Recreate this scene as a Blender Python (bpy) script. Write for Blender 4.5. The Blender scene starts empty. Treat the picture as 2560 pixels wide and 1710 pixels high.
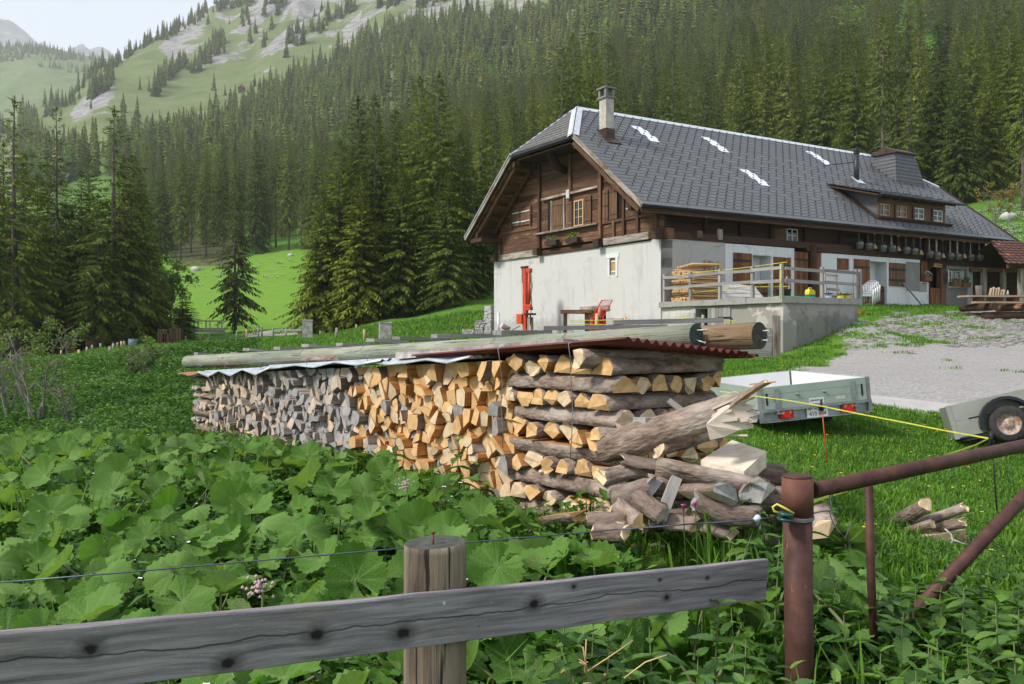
import bpy, bmesh, math, random
import numpy as np
from math import sin, cos, pi, radians, sqrt, atan2
from mathutils import Vector, Matrix, Euler
SC = bpy.context.scene
COL = SC.collection
random.seed(7)
RNG = np.random.default_rng(11)
# ------------------------------------------------------------------ camera, sky, sun, exposure
EYE = 1.6
FPX = 2238.0
cam = bpy.data.cameras.new("camera")
cam.sensor_width = 36.0
cam.lens = 36.0 * FPX / 2560.0
cam.clip_start = 0.05
cam.clip_end = 30000
co = bpy.data.objects.new("camera", cam)
COL.objects.link(co)
co.location = (0, 0, EYE)
co.rotation_euler = (pi / 2 - 0.007, 0, 0)
SC.camera = co
SUN_EL, SUN_AZ = radians(44), radians(-112)      # azimuth measured from +Y towards +X
w = bpy.data.worlds.new("World")
SC.world = w
w.use_nodes = True
wn = w.node_tree
bg = wn.nodes["Background"]
sky = wn.nodes.new("ShaderNodeTexSky")
sky.sky_type = 'NISHITA'
sky.sun_disc = False
sky.sun_elevation = SUN_EL
sky.sun_rotation = SUN_AZ
sky.altitude = 1300
sky.air_density = 1.0
sky.dust_density = 3.0
sky.ozone_density = 1.0
hs = wn.nodes.new("ShaderNodeMixRGB")
hs.inputs[0].default_value = 0.80
hs.inputs[2].default_value = (6.3, 6.75, 7.4, 1)
wn.links.new(sky.outputs[0], hs.inputs[1])
wn.links.new(hs.outputs[0], bg.inputs[0])
bg.inputs[1].default_value = 0.125
sl = bpy.data.lights.new("sun", 'SUN')
sl.energy = 3.4
sl.angle = radians(10)
sl.color = (1.0, 0.95, 0.86)
so = bpy.data.objects.new("sun", sl)
COL.objects.link(so)
sd = Vector((cos(SUN_EL) * sin(SUN_AZ), cos(SUN_EL) * cos(SUN_AZ), sin(SUN_EL)))
so.rotation_euler = sd.to_track_quat('Z', 'Y').to_euler()
so.location = (-20, -5, 40)
vs = SC.view_settings
SC.display_settings.display_device = 'sRGB'
vs.view_transform = 'Standard'
vs.look = 'None'
vs.exposure = 0.30
vs.gamma = 1.0
vs.use_curve_mapping = False
cy = SC.cycles
cy.max_bounces = 6
cy.diffuse_bounces = 3
cy.glossy_bounces = 2
cy.transmission_bounces = 3
cy.transparent_max_bounces = 4
cy.volume_bounces = 1
cy.use_denoising = True
cy.sample_clamp_indirect = 6.0
cy.caustics_reflective = False
cy.caustics_refractive = False
# ------------------------------------------------------------------ helpers
def at(px, py, Y):
    """a point of the place from where the photograph shows it and its distance"""
    x = (px - 1280) / FPX
    y = (855 - py) / FPX
    p = -0.007
    d = Vector((x, cos(p) - y * sin(p), sin(p) + y * cos(p)))
    return d * (Y / d.y) + Vector((0, 0, EYE))

def V(*a):
    return Vector(a)

class MB:
    """collects primitives; every vertex keeps a grain coordinate (x along the piece) and a random number"""
    def __init__(s):
        s.v = []; s.f = []; s.m = []; s.g = []; s.r = []; s.sm = []
    def add(s, vs_, fs, mat=0, g=None, smooth=False, rnd=None):
        o = len(s.v)
        if rnd is None:
            rnd = random.random()
        off = Vector((rnd * 37.0, (rnd * 91.7) % 13.0, (rnd * 53.1) % 7.0))
        for i, q in enumerate(vs_):
            s.v.append(tuple(q))
            gg = Vector(g[i]) if g is not None else Vector(q)
            s.g.append(tuple(gg + off))
            s.r.append(rnd)
        for k, fc in enumerate(fs):
            s.f.append([o + i for i in fc])
            s.m.append(mat[k] if isinstance(mat, (list, tuple)) else mat)
            s.sm.append(smooth[k] if isinstance(smooth, (list, tuple)) else smooth)
        return s
    def box(s, c, d, rot=None, mat=0, jit=0.0, rnd=None):
        """d = full sizes; grain runs along the longest side"""
        hx, hy, hz = d[0] / 2, d[1] / 2, d[2] / 2
        R = rot if rot is not None else Matrix.Identity(3)
        pts, g = [], []
        ax = max(range(3), key=lambda i: d[i])
        for i in (-1, 1):
            for j in (-1, 1):
                for k in (-1, 1):
                    l = Vector((i * hx + random.uniform(-jit, jit), j * hy + random.uniform(-jit, jit), k * hz + random.uniform(-jit, jit)))
                    pts.append(R @ l + Vector(c))
                    g.append((l[ax], l[(ax + 1) % 3], l[(ax + 2) % 3]))
        fs = [(0, 1, 3, 2), (4, 6, 7, 5), (0, 4, 5, 1), (2, 3, 7, 6), (0, 2, 6, 4), (1, 5, 7, 3)]
        return s.add(pts, fs, mat, g, rnd=rnd)
    def beam(s, a, b, w_, h_, up=(0, 0, 1), mat=0, jit=0.0, rnd=None, ends=None):
        """bar from a to b; w across, h along up"""
        a = Vector(a); b = Vector(b)
        x = (b - a); L = x.length; x.normalize()
        u = Vector(up)
        if abs(x.dot(u)) > .99:
            u = Vector((0, 1, 0))
        y = u.cross(x).normalized(); z = x.cross(y)
        pts, g = [], []
        for i in (0, 1):
            for j in (-1, 1):
                for k in (-1, 1):
                    l = Vector((i * L, j * w_ / 2 + random.uniform(-jit, jit), k * h_ / 2 + random.uniform(-jit, jit)))
                    pts.append(a + x * l.x + y * l.y + z * l.z); g.append(l)
        fs = [(0, 1, 3, 2), (4, 6, 7, 5), (0, 4, 5, 1), (2, 3, 7, 6), (0, 2, 6, 4), (1, 5, 7, 3)]
        mt = mat if ends is None else [ends, ends, mat, mat, mat, mat]
        return s.add(pts, fs, mt, g, rnd=rnd)
    def tube(s, pts, rad, n=8, mat=0, caps=True, capmat=None, smooth=True, rnd=None, wob=0.0):
        pts = [Vector(p) for p in pts]
        if not isinstance(rad, (list, tuple)):
            rad = [rad] * len(pts)
        vs_, g, fs, mt, sm = [], [], [], [], []
        L = 0
        prev = None
        for i, p in enumerate(pts):
            if i == 0: t = pts[1] - pts[0]
            elif i == len(pts) - 1: t = pts[-1] - pts[-2]
            else: t = (pts[i + 1] - pts[i - 1])
            t = t.normalized()
            if i: L += (pts[i] - pts[i - 1]).length
            if prev is None:
                u = Vector((0, 0, 1)) if abs(t.z) < .9 else Vector((1, 0, 0))
                a = t.cross(u).normalized()
            else:
                a = (prev - t * prev.dot(t)).normalized()
            prev = a
            b = t.cross(a)
            for k in range(n):
                an = 2 * pi * k / n
                rr = rad[i] * (1 + random.uniform(-wob, wob))
                vs_.append(p + a * (cos(an) * rr) + b * (sin(an) * rr))
                g.append((L, cos(an) * rad[i], sin(an) * rad[i]))
        m = len(pts)
        for i in range(m - 1):
            for k in range(n):
                k2 = (k + 1) % n
                fs.append((i * n + k, i * n + k2, (i + 1) * n + k2, (i + 1) * n + k)); mt.append(mat); sm.append(smooth)
        if caps:
            cm = mat if capmat is None else capmat
            fs.append(tuple(range(n - 1, -1, -1))); mt.append(cm); sm.append(False)
            fs.append(tuple(range((m - 1) * n, m * n))); mt.append(cm); sm.append(False)
        return s.add(vs_, fs, mt, g, sm, rnd=rnd)
    def cyl(s, a, b, r, r2=None, n=12, mat=0, capmat=None, rnd=None, smooth=True):
        return s.tube([a, b], [r, r if r2 is None else r2], n, mat, True, capmat, smooth, rnd)
    def lathe(s, prof, n=12, c=(0, 0, 0), rot=None, mat=0, smooth=True, close=True):
        R = rot if rot is not None else Matrix.Identity(3)
        vs_, fs = [], []
        for (r, z) in prof:
            for k in range(n):
                an = 2 * pi * k / n
                vs_.append(R @ Vector((r * cos(an), r * sin(an), z)) + Vector(c))
        for i in range(len(prof) - 1):
            for k in range(n):
                k2 = (k + 1) % n
                fs.append((i * n + k, i * n + k2, (i + 1) * n + k2, (i + 1) * n + k))
        if close:
            fs.append(tuple(range(n - 1, -1, -1)))
            fs.append(tuple(range((len(prof) - 1) * n, len(prof) * n)))
        return s.add(vs_, fs, mat, None, smooth)
    def prism(s, poly, ext, mat=0, capmat=None, rnd=None):
        """poly: 3-D outline, ext: vector"""
        n = len(poly); e = Vector(ext)
        P = [Vector(p) for p in poly]
        vs_ = P + [p + e for p in P]
        fs = [tuple(range(n - 1, -1, -1)), tuple(range(n, 2 * n))]
        cm = mat if capmat is None else capmat
        mt = [cm, cm]
        for i in range(n):
            j = (i + 1) % n
            fs.append((i, j, n + j, n + i)); mt.append(mat)
        return s.add(vs_, fs, mt, None, rnd=rnd)
    def quad(s, a, b, c, d, mat=0, rnd=None):
        return s.add([a, b, c, d], [(0, 1, 2, 3)], mat, rnd=rnd)
    def mesh(s, name, mats):
        me = bpy.data.meshes.new(name)
        me.from_pydata(s.v, [], s.f)
        for m in (mats if isinstance(mats, (list, tuple)) else [mats]):
            me.materials.append(m)
        me.polygons.foreach_set("material_index", s.m)
        me.polygons.foreach_set("use_smooth", s.sm)
        a = me.attributes.new("gco", 'FLOAT_VECTOR', 'POINT')
        a.data.foreach_set("vector", np.array(s.g, dtype=np.float32).ravel())
        b = me.attributes.new("rnd", 'FLOAT', 'POINT')
        b.data.foreach_set("value", np.array(s.r, dtype=np.float32))
        me.update()
        return me
    def build(s, name, mats, parent=None, **kw):
        return obj(name, s.mesh(name, mats), parent, **kw)

def obj(name, me, parent=None, loc=None, rot=None, scale=None, kind=None, label=None):
    o = bpy.data.objects.new(name, me)
    COL.objects.link(o)
    if parent is not None: o.parent = parent
    if loc is not None: o.location = loc
    if rot is not None: o.rotation_euler = rot
    if scale is not None: o.scale = scale if hasattr(scale, '__len__') else (scale,) * 3
    if kind: o["kind"] = kind
    if label: o["label"] = label
    return o

def tag(o, label, cat, group=None, kind=None):
    o["label"] = label; o["category"] = cat
    if group: o["group"] = group
    if kind: o["kind"] = kind
    return o

def empty(name, loc=(0, 0, 0), rz=0.0, label=None, cat=None, group=None, kind=None):
    o = bpy.data.objects.new(name, None)
    o.empty_display_size = 0.1
    COL.objects.link(o)
    o.location = loc; o.rotation_euler = (0, 0, rz)
    if label: tag(o, label, cat, group)
    if kind: o["kind"] = kind
    return o

def copy_tree(o, parent=None):
    c = o.copy(); COL.objects.link(c)
    if parent is not None: c.parent = parent
    for ch in KIDS.get(o, []) or [x for x in o.children]:
        copy_tree(ch, c)
    return c
KIDS = {}

# ------------------------------------------------------------------ materials
def N(nt, typ, **kw):
    n = nt.nodes.new(typ)
    for k, v_ in kw.items():
        setattr(n, k, v_)
    return n

def ramp(nt, fac, stops):
    r = N(nt, "ShaderNodeValToRGB")
    e = r.color_ramp.elements
    while len(e) < len(stops):
        e.new(0.5)
    for i, (p, c) in enumerate(stops):
        e[i].position = p
        e[i].color = (c[0], c[1], c[2], 1) if hasattr(c, '__len__') else (c, c, c, 1)
    nt.links.new(fac, r.inputs[0])
    return r.outputs[0]

def coords(nt, src, scale):
    """texture coordinate stretched by scale (3)"""
    if src == 'gco':
        a = N(nt, "ShaderNodeAttribute"); a.attribute_name = "gco"; out = a.outputs['Vector']
    elif src == 'world':
        out = N(nt, "ShaderNodeNewGeometry").outputs['Position']
    else:
        out = N(nt, "ShaderNodeTexCoord").outputs['Object']
    m = N(nt, "ShaderNodeMapping")
    m.inputs['Scale'].default_value = scale
    nt.links.new(out, m.inputs['Vector'])
    return m.outputs[0]

def noise(nt, vec, scale=1.0, detail=4.0, rough=.55, dist=0.0):
    n = N(nt, "ShaderNodeTexNoise")
    n.inputs['Scale'].default_value = scale
    n.inputs['Detail'].default_value = detail
    n.inputs['Roughness'].default_value = rough
    n.inputs['Distortion'].default_value = dist
    if vec is not None:
        nt.links.new(vec, n.inputs['Vector'])
    return n.outputs['Fac']

def mix(nt, fac, a, b, mode='MIX'):
    m = N(nt, "ShaderNodeMixRGB", blend_type=mode)
    for i, x in ((0, fac), (1, a), (2, b)):
        if hasattr(x, 'is_output') or isinstance(x, bpy.types.NodeSocket):
            nt.links.new(x, m.inputs[i])
        elif i == 0:
            m.inputs[0].default_value = x
        else:
            m.inputs[i].default_value = (x[0], x[1], x[2], 1)
    return m.outputs[0]

def math_(nt, op, a, b=None, clamp=False):
    m = N(nt, "ShaderNodeMath", operation=op)
    m.use_clamp = clamp
    for i, x in enumerate((a, b)):
        if x is None: continue
        if isinstance(x, bpy.types.NodeSocket): nt.links.new(x, m.inputs[i])
        else: m.inputs[i].default_value = x
    return m.outputs[0]

def attr(nt, name):
    a = N(nt, "ShaderNodeAttribute"); a.attribute_name = name
    return a.outputs['Fac']

def rnd_any(nt):
    """random per piece and per object"""
    a = attr(nt, "rnd")
    o = N(nt, "ShaderNodeObjectInfo").outputs['Random']
    return math_(nt, 'FRACT', math_(nt, 'ADD', a, o))

def newmat(name):
    m = bpy.data.materials.new(name)
    m.use_nodes = True
    nt = m.node_tree
    b = nt.nodes["Principled BSDF"]
    b.inputs['Roughness'].default_value = .8
    b.inputs['Specular IOR Level'].default_value = .3
    return m, nt, b

def bump(nt, b, h, strength=.4, dist=.01):
    n = N(nt, "ShaderNodeBump")
    n.inputs['Strength'].default_value = strength
    n.inputs['Distance'].default_value = dist
    nt.links.new(h, n.inputs['Height'])
    nt.links.new(n.outputs[0], b.inputs['Normal'])

def wood(name, c0, c1, c2=None, grain=22.0, along=1.2, var=.35, rough=.85, bstr=.5, spots=None, src='gco'):
    """c0 dark grain, c1 light grain, c2 blotches"""
    m, nt, b = newmat(name)
    g = noise(nt, coords(nt, src, (along, grain, grain)), 1.0, 5, .6, .6)
    col = ramp(nt, g, [(.30, c0), (.68, c1)])
    if c2 is not None:
        bl = noise(nt, coords(nt, src, (1.3, 5, 5)), 1.0, 3, .6)
        col = mix(nt, ramp(nt, bl, [(.45, 0), (.68, 1)]), col, c2)
    if spots is not None:
        bl = noise(nt, coords(nt, src, (1.1, 9, 9)), 1.0, 4, .7)
        col = mix(nt, ramp(nt, bl, [(.58, 0), (.70, 1)]), col, spots)
    v = math_(nt, 'ADD', math_(nt, 'MULTIPLY', rnd_any(nt), 2 * var), 1 - var)
    cv = N(nt, "ShaderNodeCombineColor")
    for i in range(3): nt.links.new(v, cv.inputs[i])
    col = mix(nt, 1.0, col, cv.outputs[0], 'MULTIPLY')
    nt.links.new(col, b.inputs['Base Color'])
    b.inputs['Roughness'].default_value = rough
    bump(nt, b, g, bstr, .006)
    return m

def plain(name, c, rough=.6, metal=0.0, var=.12, scale=6.0, c2=None, bstr=.0, spec=.3):
    m, nt, b = newmat(name)
    n = noise(nt, coords(nt, 'obj', (1, 1, 1)), scale, 5, .6)
    d = c2 if c2 is not None else tuple(x * (1 - 2 * var) for x in c)
    col = ramp(nt, n, [(.35, d), (.62, c)])
    nt.links.new(col, b.inputs['Base Color'])
    b.inputs['Roughness'].default_value = rough
    b.inputs['Metallic'].default_value = metal
    b.inputs['Specular IOR Level'].default_value = spec
    if bstr: bump(nt, b, n, bstr, .01)
    return m

def leafmat(name, c, var=.3, trans=.35, hue=.02, rough=.5, tip=None, spec=.3):
    m, nt, b = newmat(name)
    r = rnd_any(nt)
    r2 = attr(nt, "rnd")
    a = tuple(x * (1 - var) for x in c)
    d = tuple(min(1, x * (1 + var)) for x in (c[0] * 1.12, c[1], c[2] * .8))
    col = ramp(nt, r, [(0, a), (1, d)])
    if tip is not None:
        col = mix(nt, math_(nt, 'POWER', r2, 3.0), col, tip)
    oi = N(nt, "ShaderNodeObjectInfo").outputs['Random']
    col = mix(nt, 1.0, col, ramp(nt, oi, [(0, (.58, .64, .74)), (.5, (.98, 1.0, .95)), (1, (1.52, 1.36, 1.0))]), 'MULTIPLY')
    nt.links.new(col, b.inputs['Base Color'])
    b.inputs['Roughness'].default_value = rough
    b.inputs['Specular IOR Level'].default_value = spec
    if trans:
        t = N(nt, "ShaderNodeBsdfTranslucent")
        tc = mix(nt, 1.0, col, (1.25, 1.35, .45), 'MULTIPLY')
        nt.links.new(tc, t.inputs[0])
        ms = N(nt, "ShaderNodeMixShader")
        ms.inputs[0].default_value = trans
        nt.links.new(b.outputs[0], ms.inputs[1]); nt.links.new(t.outputs[0], ms.inputs[2])
        nt.links.new(ms.outputs[0], nt.nodes["Material Output"].inputs[0])
    return m

# ------------------------------------------------------------------ scattering of what nobody could count
def scatter(name, pts, rz, sc, protos, label=None, idx=None, tilt=None):
    """one object of kind stuff: copies of prototype meshes on points"""
    me = bpy.data.meshes.new(name)
    pts = np.asarray(pts, dtype=np.float32)
    n = len(pts)
    me.vertices.add(n)
    me.vertices.foreach_set("co", pts.ravel())
    ra = np.zeros((n, 3), np.float32); ra[:, 2] = rz
    if tilt is not None: ra[:, :2] = tilt
    a = me.attributes.new("ro", 'FLOAT_VECTOR', 'POINT'); a.data.foreach_set("vector", ra.ravel())
    sc = np.asarray(sc, np.float32)
    if sc.ndim == 1: sc = np.repeat(sc[:, None], 3, 1)
    a = me.attributes.new("sc", 'FLOAT_VECTOR', 'POINT'); a.data.foreach_set("vector", sc.ravel().astype(np.float32))
    if idx is None: idx = RNG.integers(0, len(protos), n)
    a = me.attributes.new("ix", 'INT', 'POINT'); a.data.foreach_set("value", np.asarray(idx, np.int32))
    pc = bpy.data.collections.new(name + "_kinds")
    for i, p in enumerate(protos):
        po = bpy.data.objects.new("%s_kind_%02d" % (name, i), p)
        pc.objects.link(po)
    ng = bpy.data.node_groups.new(name, 'GeometryNodeTree')
    ng.interface.new_socket("Geometry", in_out='INPUT', socket_type='NodeSocketGeometry')
    ng.interface.new_socket("Geometry", in_out='OUTPUT', socket_type='NodeSocketGeometry')
    gi = ng.nodes.new("NodeGroupInput"); go = ng.nodes.new("NodeGroupOutput")
    ci = ng.nodes.new("GeometryNodeCollectionInfo")
    ci.inputs[0].default_value = pc
    ci.inputs['Separate Children'].default_value = True
    ci.inputs['Reset Children'].default_value = True
    ip = ng.nodes.new("GeometryNodeInstanceOnPoints")
    ip.inputs['Pick Instance'].default_value = True
    def na(nm, ty):
        x = ng.nodes.new("GeometryNodeInputNamedAttribute"); x.data_type = ty
        x.inputs[0].default_value = nm
        return [o for o in x.outputs if o.enabled][0]
    e2r = ng.nodes.new("FunctionNodeEulerToRotation")
    ng.links.new(na("ro", 'FLOAT_VECTOR'), e2r.inputs[0])
    ng.links.new(gi.outputs[0], ip.inputs['Points'])
    ng.links.new(ci.outputs[0], ip.inputs['Instance'])
    ng.links.new(na("ix", 'INT'), ip.inputs['Instance Index'])
    ng.links.new(e2r.outputs[0], ip.inputs['Rotation'])
    ng.links.new(na("sc", 'FLOAT_VECTOR'), ip.inputs['Scale'])
    ng.links.new(ip.outputs[0], go.inputs[0])
    o = bpy.data.objects.new(name, me)
    COL.objects.link(o)
    md = o.modifiers.new("scatter", 'NODES'); md.node_group = ng
    o["kind"] = "stuff"
    if label: o["label"] = label
    return o
# ------------------------------------------------------------------ the lie of the land
HTH = 0.549
HX, HY = 5.406, 32.53
HU = V(cos(HTH), sin(HTH), 0); HV = V(-sin(HTH), cos(HTH), 0)
def house(u, v, z):
    return V(HX, HY, 0) + HU * u + HV * v + V(0, 0, z)

_cp = [(0, 0, 0), (-3, 0, 0), (3, 0, 0), (0, -6, 0), (-12, -4, -.1), (14, -4, 0), (-1, 3, 0), (1, 3.3, .02), (-4, 6, -.05), (-2, 6, .03), (-.4, 4.6, .1),
       (.59, 5.3, .34), (1.4, 5.9, .38), (-1.7, 8.2, .28), (-3.98, 11.1, .22), (1.3, 8, .62), (-2.5, 12.6, .55), (1.6, 5.0, .42), (.7, 4.75, .40), (1.1, 4.4, .36), (2.3, 6.2, .34),
       (-6, 8.6, -.02), (-8.5, 9.6, -.1), (-12, 9, -.2), (-9, 13, -.55), (-6.2, 12.6, .0), (-13, 14, -.6),
       (3.6, 12.3, .26), (4.9, 13, .27), (3, 9, .18), (3.4, 6, .05), (5.5, 7, .0), (6.6, 12.3, .04), (8.6, 11.6, .05), (8, 6, 0), (12, 9, .1),
       (3, 20, 1.02), (1.5, 15, .85), (-1, 20, 1.0), (11, 17, .5), (16, 17, .5)]
_pp = [(450, 1060, 13.5), (330, 1040, 15.5), (450, 980, 18), (480, 890, 28), (330, 920, 30), (180, 985, 22), (40, 985, 22), (100, 935, 32),
       (0, 908, 60), (200, 905, 60), (340, 885, 50), (430, 875, 45), (640, 856, 45), (840, 862, 42), (960, 872, 38), (800, 838, 60), (560, 862, 60), (1100, 850, 30), (1180, 846, 40),
       (1300, 850, 33), (1500, 853, 28), (1750, 900, 25), (1965, 884, 27.6), (1860, 892, 26), (2300, 1000, 16), (2400, 900, 25), (2100, 872, 27), (2230, 850, 30), (2440, 850, 30),
       (2300, 790, 36), (2480, 790, 36), (2150, 802, 29.5), (2190, 766, 36), (2060, 850, 28.4), (2700, 800, 36), (2750, 900, 25), (2060, 930, 19), (1900, 945, 19)]
_cp += [tuple(at(*q)) for q in _pp]
for (u, v, z) in [(3, .5, 1.5), (0, 6, 1.45), (0, 12.3, 1.45), (6, -.2, 2.4), (10.5, -.3, 2.86), (13, -.3, 2.92), (16.5, -.3, 2.96), (19, -.3, 2.9), (22, 0, 2.9), (22, 12, 3.3), (10, 13, 2.9), (4, 13, 2.0)]:
    q = house(u, v, z); _cp.append(tuple(q))
_C = np.array(_cp)
_D = np.sqrt(((_C[:, None, :2] - _C[None, :, :2]) ** 2).sum(-1))
_K = _D + np.eye(len(_C)) * .12
_A = np.block([[_K, np.ones((len(_C), 1)), _C[:, :2]], [np.vstack([np.ones((1, len(_C))), _C[:, :2].T]), np.zeros((3, 3))]])
_W = np.linalg.solve(_A, np.concatenate([_C[:, 2], np.zeros(3)]))
def z_near(x, y):
    x = np.asarray(x, float); y = np.asarray(y, float)
    out = np.full(x.shape, _W[-3]) + _W[-2] * x + _W[-1] * y
    for i in range(len(_C)):
        out = out + _W[i] * np.sqrt((x - _C[i, 0]) ** 2 + (y - _C[i, 1]) ** 2)
    return out

_prof = {
    -900: [(45, 925), (75, 915), (110, 880), (200, 720), (350, 560), (600, 470), (900, 430), (1150, 430), (2000, 470)],
    0: [(45, 920), (75, 903), (110, 872), (200, 720), (350, 560), (600, 430), (900, 330), (1100, 340), (2000, 380)],
    150: [(45, 900), (75, 893), (110, 862), (200, 690), (400, 500), (700, 350), (950, 262), (1200, 280), (2000, 380)],
    270: [(45, 880), (80, 868), (120, 835), (200, 670), (400, 460), (700, 310), (1100, 163), (1300, 185), (2000, 300)],
    400: [(45, 872), (85, 855), (105, 825), (190, 662), (400, 485), (700, 330), (1200, 100), (1400, 120), (2000, 240)],
    560: [(45, 866), (85, 850), (105, 822), (190, 660), (400, 470), (800, 270), (1300, 18), (1500, 30), (2000, 150)],
    770: [(45, 862), (90, 828), (108, 812), (190, 640), (400, 440), (900, 180), (1400, -110), (2000, -60)],
    1000: [(45, 838), (62, 806), (80, 780), (120, 700), (190, 590), (400, 375), (900, 75), (1300, -150), (2000, -120)],
    1200: [(45, 825), (57, 785), (75, 745), (120, 630), (190, 520), (300, 400), (500, 250), (900, 20), (1200, -150), (2000, -120)],
    1600: [(45, 810), (60, 760), (80, 660), (120, 540), (190, 420), (300, 290), (500, 90), (700, -60), (1000, -250), (2000, -250)],
    2000: [(45, 775), (58, 765), (75, 670), (100, 560), (150, 430), (250, 260), (400, 60), (600, -120), (900, -300), (2000, -300)],
    2300: [(45, 768), (54, 745), (75, 590), (100, 500), (150, 390), (250, 200), (400, 0), (600, -150), (900, -330), (2000, -330)],
    2560: [(45, 768), (52, 720), (66, 600), (80, 525), (110, 460), (150, 370), (250, 170), (400, -50), (900, -350), (2000, -350)],
    3400: [(45, 768), (52, 720), (66, 600), (80, 525), (110, 460), (150, 370), (250, 170), (400, -50), (900, -350), (2000, -350)],
}
_pk = sorted(_prof)
_ly = np.linspace(math.log(45), math.log(2000), 240)
_tab = []
for k in _pk:
    a = np.array(_prof[k], float)
    t = np.interp(_ly, np.log(a[:, 0]), a[:, 1])
    ker = np.exp(-np.linspace(-2, 2, 13) ** 2); ker /= ker.sum()
    t = np.convolve(np.pad(t, 6, mode='edge'), ker, 'valid')
    _tab.append(t)
_tab = np.array(_tab)
def z_far(x, y):
    x = np.asarray(x, float); y = np.maximum(np.asarray(y, float), 45.0)
    px = np.clip(1280 + FPX * x / y, _pk[0], _pk[-1] - 1e-3)
    j = np.clip(np.searchsorted(_pk, px, side='right') - 1, 0, len(_pk) - 2)
    pk = np.array(_pk, float)
    a = (px - pk[j]) / (pk[j + 1] - pk[j])
    a = a * a * (3 - 2 * a)
    q = np.clip((np.log(y) - _ly[0]) / (_ly[1] - _ly[0]), 0, len(_ly) - 1.001)
    i = q.astype(int); b = q - i
    p0 = _tab[j, i] * (1 - b) + _tab[j, i + 1] * b
    p1 = _tab[j + 1, i] * (1 - b) + _tab[j + 1, i + 1] * b
    py = p0 * (1 - a) + p1 * a
    return EYE + (839.87 - py) / FPX * y

def vnoise(x, y, seed=0, oct_=4):
    """value noise, numpy"""
    x = np.asarray(x, float); y = np.asarray(y, float)
    out = np.zeros(x.shape); amp = 1.0; tot = 0
    for o in range(oct_):
        xi = np.floor(x).astype(np.int64); yi = np.floor(y).astype(np.int64)
        fx = x - xi; fy = y - yi
        fx = fx * fx * (3 - 2 * fx); fy = fy * fy * (3 - 2 * fy)
        def h(a, b):
            n = (a * 374761393 + b * 668265263 + (seed + o) * 974711) & 0x7fffffff
            n = ((n ^ (n >> 13)) * 1274126177) & 0x7fffffff
            n = n ^ (n >> 16)
            return (n & 0xffff) / 65535.0
        v = (h(xi, yi) * (1 - fx) + h(xi + 1, yi) * fx) * (1 - fy) + (h(xi, yi + 1) * (1 - fx) + h(xi + 1, yi + 1) * fx) * fy
        out += amp * v; tot += amp; amp *= .5; x = x * 2.03 + 17.1; y = y * 2.03 + 9.7
    return out / tot

def gz(x, y):
    """ground height"""
    x = np.asarray(x, float); y = np.asarray(y, float)
    t = np.clip((y - 45) / 18, 0, 1); t = t * t * (3 - 2 * t)
    z = z_near(x, np.minimum(y, 66)) * (1 - t) + z_far(x, y) * t
    big = np.clip((y - 90) / 300, 0, 1)
    z = z + (vnoise(x / 60, y / 60, 3) - .5) * np.minimum(y, 900) * .028 * big
    # crags on the mountain: benches and steps
    px = 1280 + FPX * x / np.maximum(y, 1)
    cl = np.clip((px - 590) / 60, 0, 1) * np.clip((960 - px) / 120, 0, 1) * np.clip((y - 980) / 80, 0, 1)
    z = z + cl * ((vnoise(x / 34, y / 22, 8, 5) - .45) * 52)
    cl2 = np.clip((px - 395) / 30, 0, 1) * np.clip((590 - px) / 40, 0, 1) * np.clip((y - 1100) / 80, 0, 1)
    z = z + cl2 * ((vnoise(x / 22, y / 22, 9, 4) - .45) * 22)
    return z
def gz1(x, y):
    return float(gz(np.array([x]), np.array([y]))[0])
def inpoly(x, y, poly):
    x = np.asarray(x); y = np.asarray(y)
    r = np.zeros(x.shape, bool); n = len(poly)
    for i in range(n):
        x0, y0 = poly[i]; x1, y1 = poly[(i + 1) % n]
        c = ((y0 > y) != (y1 > y)) & (x < (x1 - x0) * (y - y0) / ((y1 - y0) if y1 != y0 else 1e-9) + x0)
        r ^= c
    return r
def gpt(px, py):
    """where the sight line of a pixel meets the near ground (x, y)"""
    ys = np.geomspace(2.5, 1500, 4000)
    d = at(px, py, 1.0) - V(0, 0, EYE)
    zz = EYE + d.z * ys
    g = gz(d.x * ys, ys)
    k = int(np.argmax(zz < g)) or 3990
    return V(d.x * ys[k], ys[k], g[k])

GRAVEL = [gpt(*q) for q in [(1960, 930), (2040, 905), (2130, 885), (2260, 868)]]
GRAVEL = [(p.x, p.y) for p in GRAVEL] + [(20, 30.2), (40, 31), (40, 15.2), (12, 15.5), (6.9, 15.2), (6.0, 15.8), (6.2, 18.0)]
COBBLE = [(p.x, p.y) for p in [gpt(*q) for q in [(2120, 880), (2070, 820), (2230, 783), (2420, 776), (2620, 782), (2700, 840), (2560, 866), (2300, 868)]]]

def sheet(name, xs, ys, mat):
    """grid of points X, Y (2-D arrays) draped on the ground"""
    ny, nx = xs.shape
    z = gz(xs, ys)
    co_ = np.stack([xs, ys, z], -1).reshape(-1, 3).astype(np.float32)
    i = np.arange(ny * nx).reshape(ny, nx)
    f = np.stack([i[:-1, :-1], i[:-1, 1:], i[1:, 1:], i[1:, :-1]], -1).reshape(-1, 4)
    me = bpy.data.meshes.new(name)
    me.vertices.add(len(co_)); me.vertices.foreach_set("co", co_.ravel())
    me.loops.add(f.size); me.loops.foreach_set("vertex_index", f.ravel().astype(np.int32))
    me.polygons.add(len(f)); me.polygons.foreach_set("loop_start", np.arange(0, f.size, 4, dtype=np.int32))
    me.polygons.foreach_set("use_smooth", np.ones(len(f), bool))
    me.materials.append(mat)
    me.update(); me.validate()
    def at_(nm, val):
        a = me.attributes.new(nm, 'FLOAT', 'POINT'); a.data.foreach_set("value", val.ravel().astype(np.float32))
    return me, at_

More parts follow.
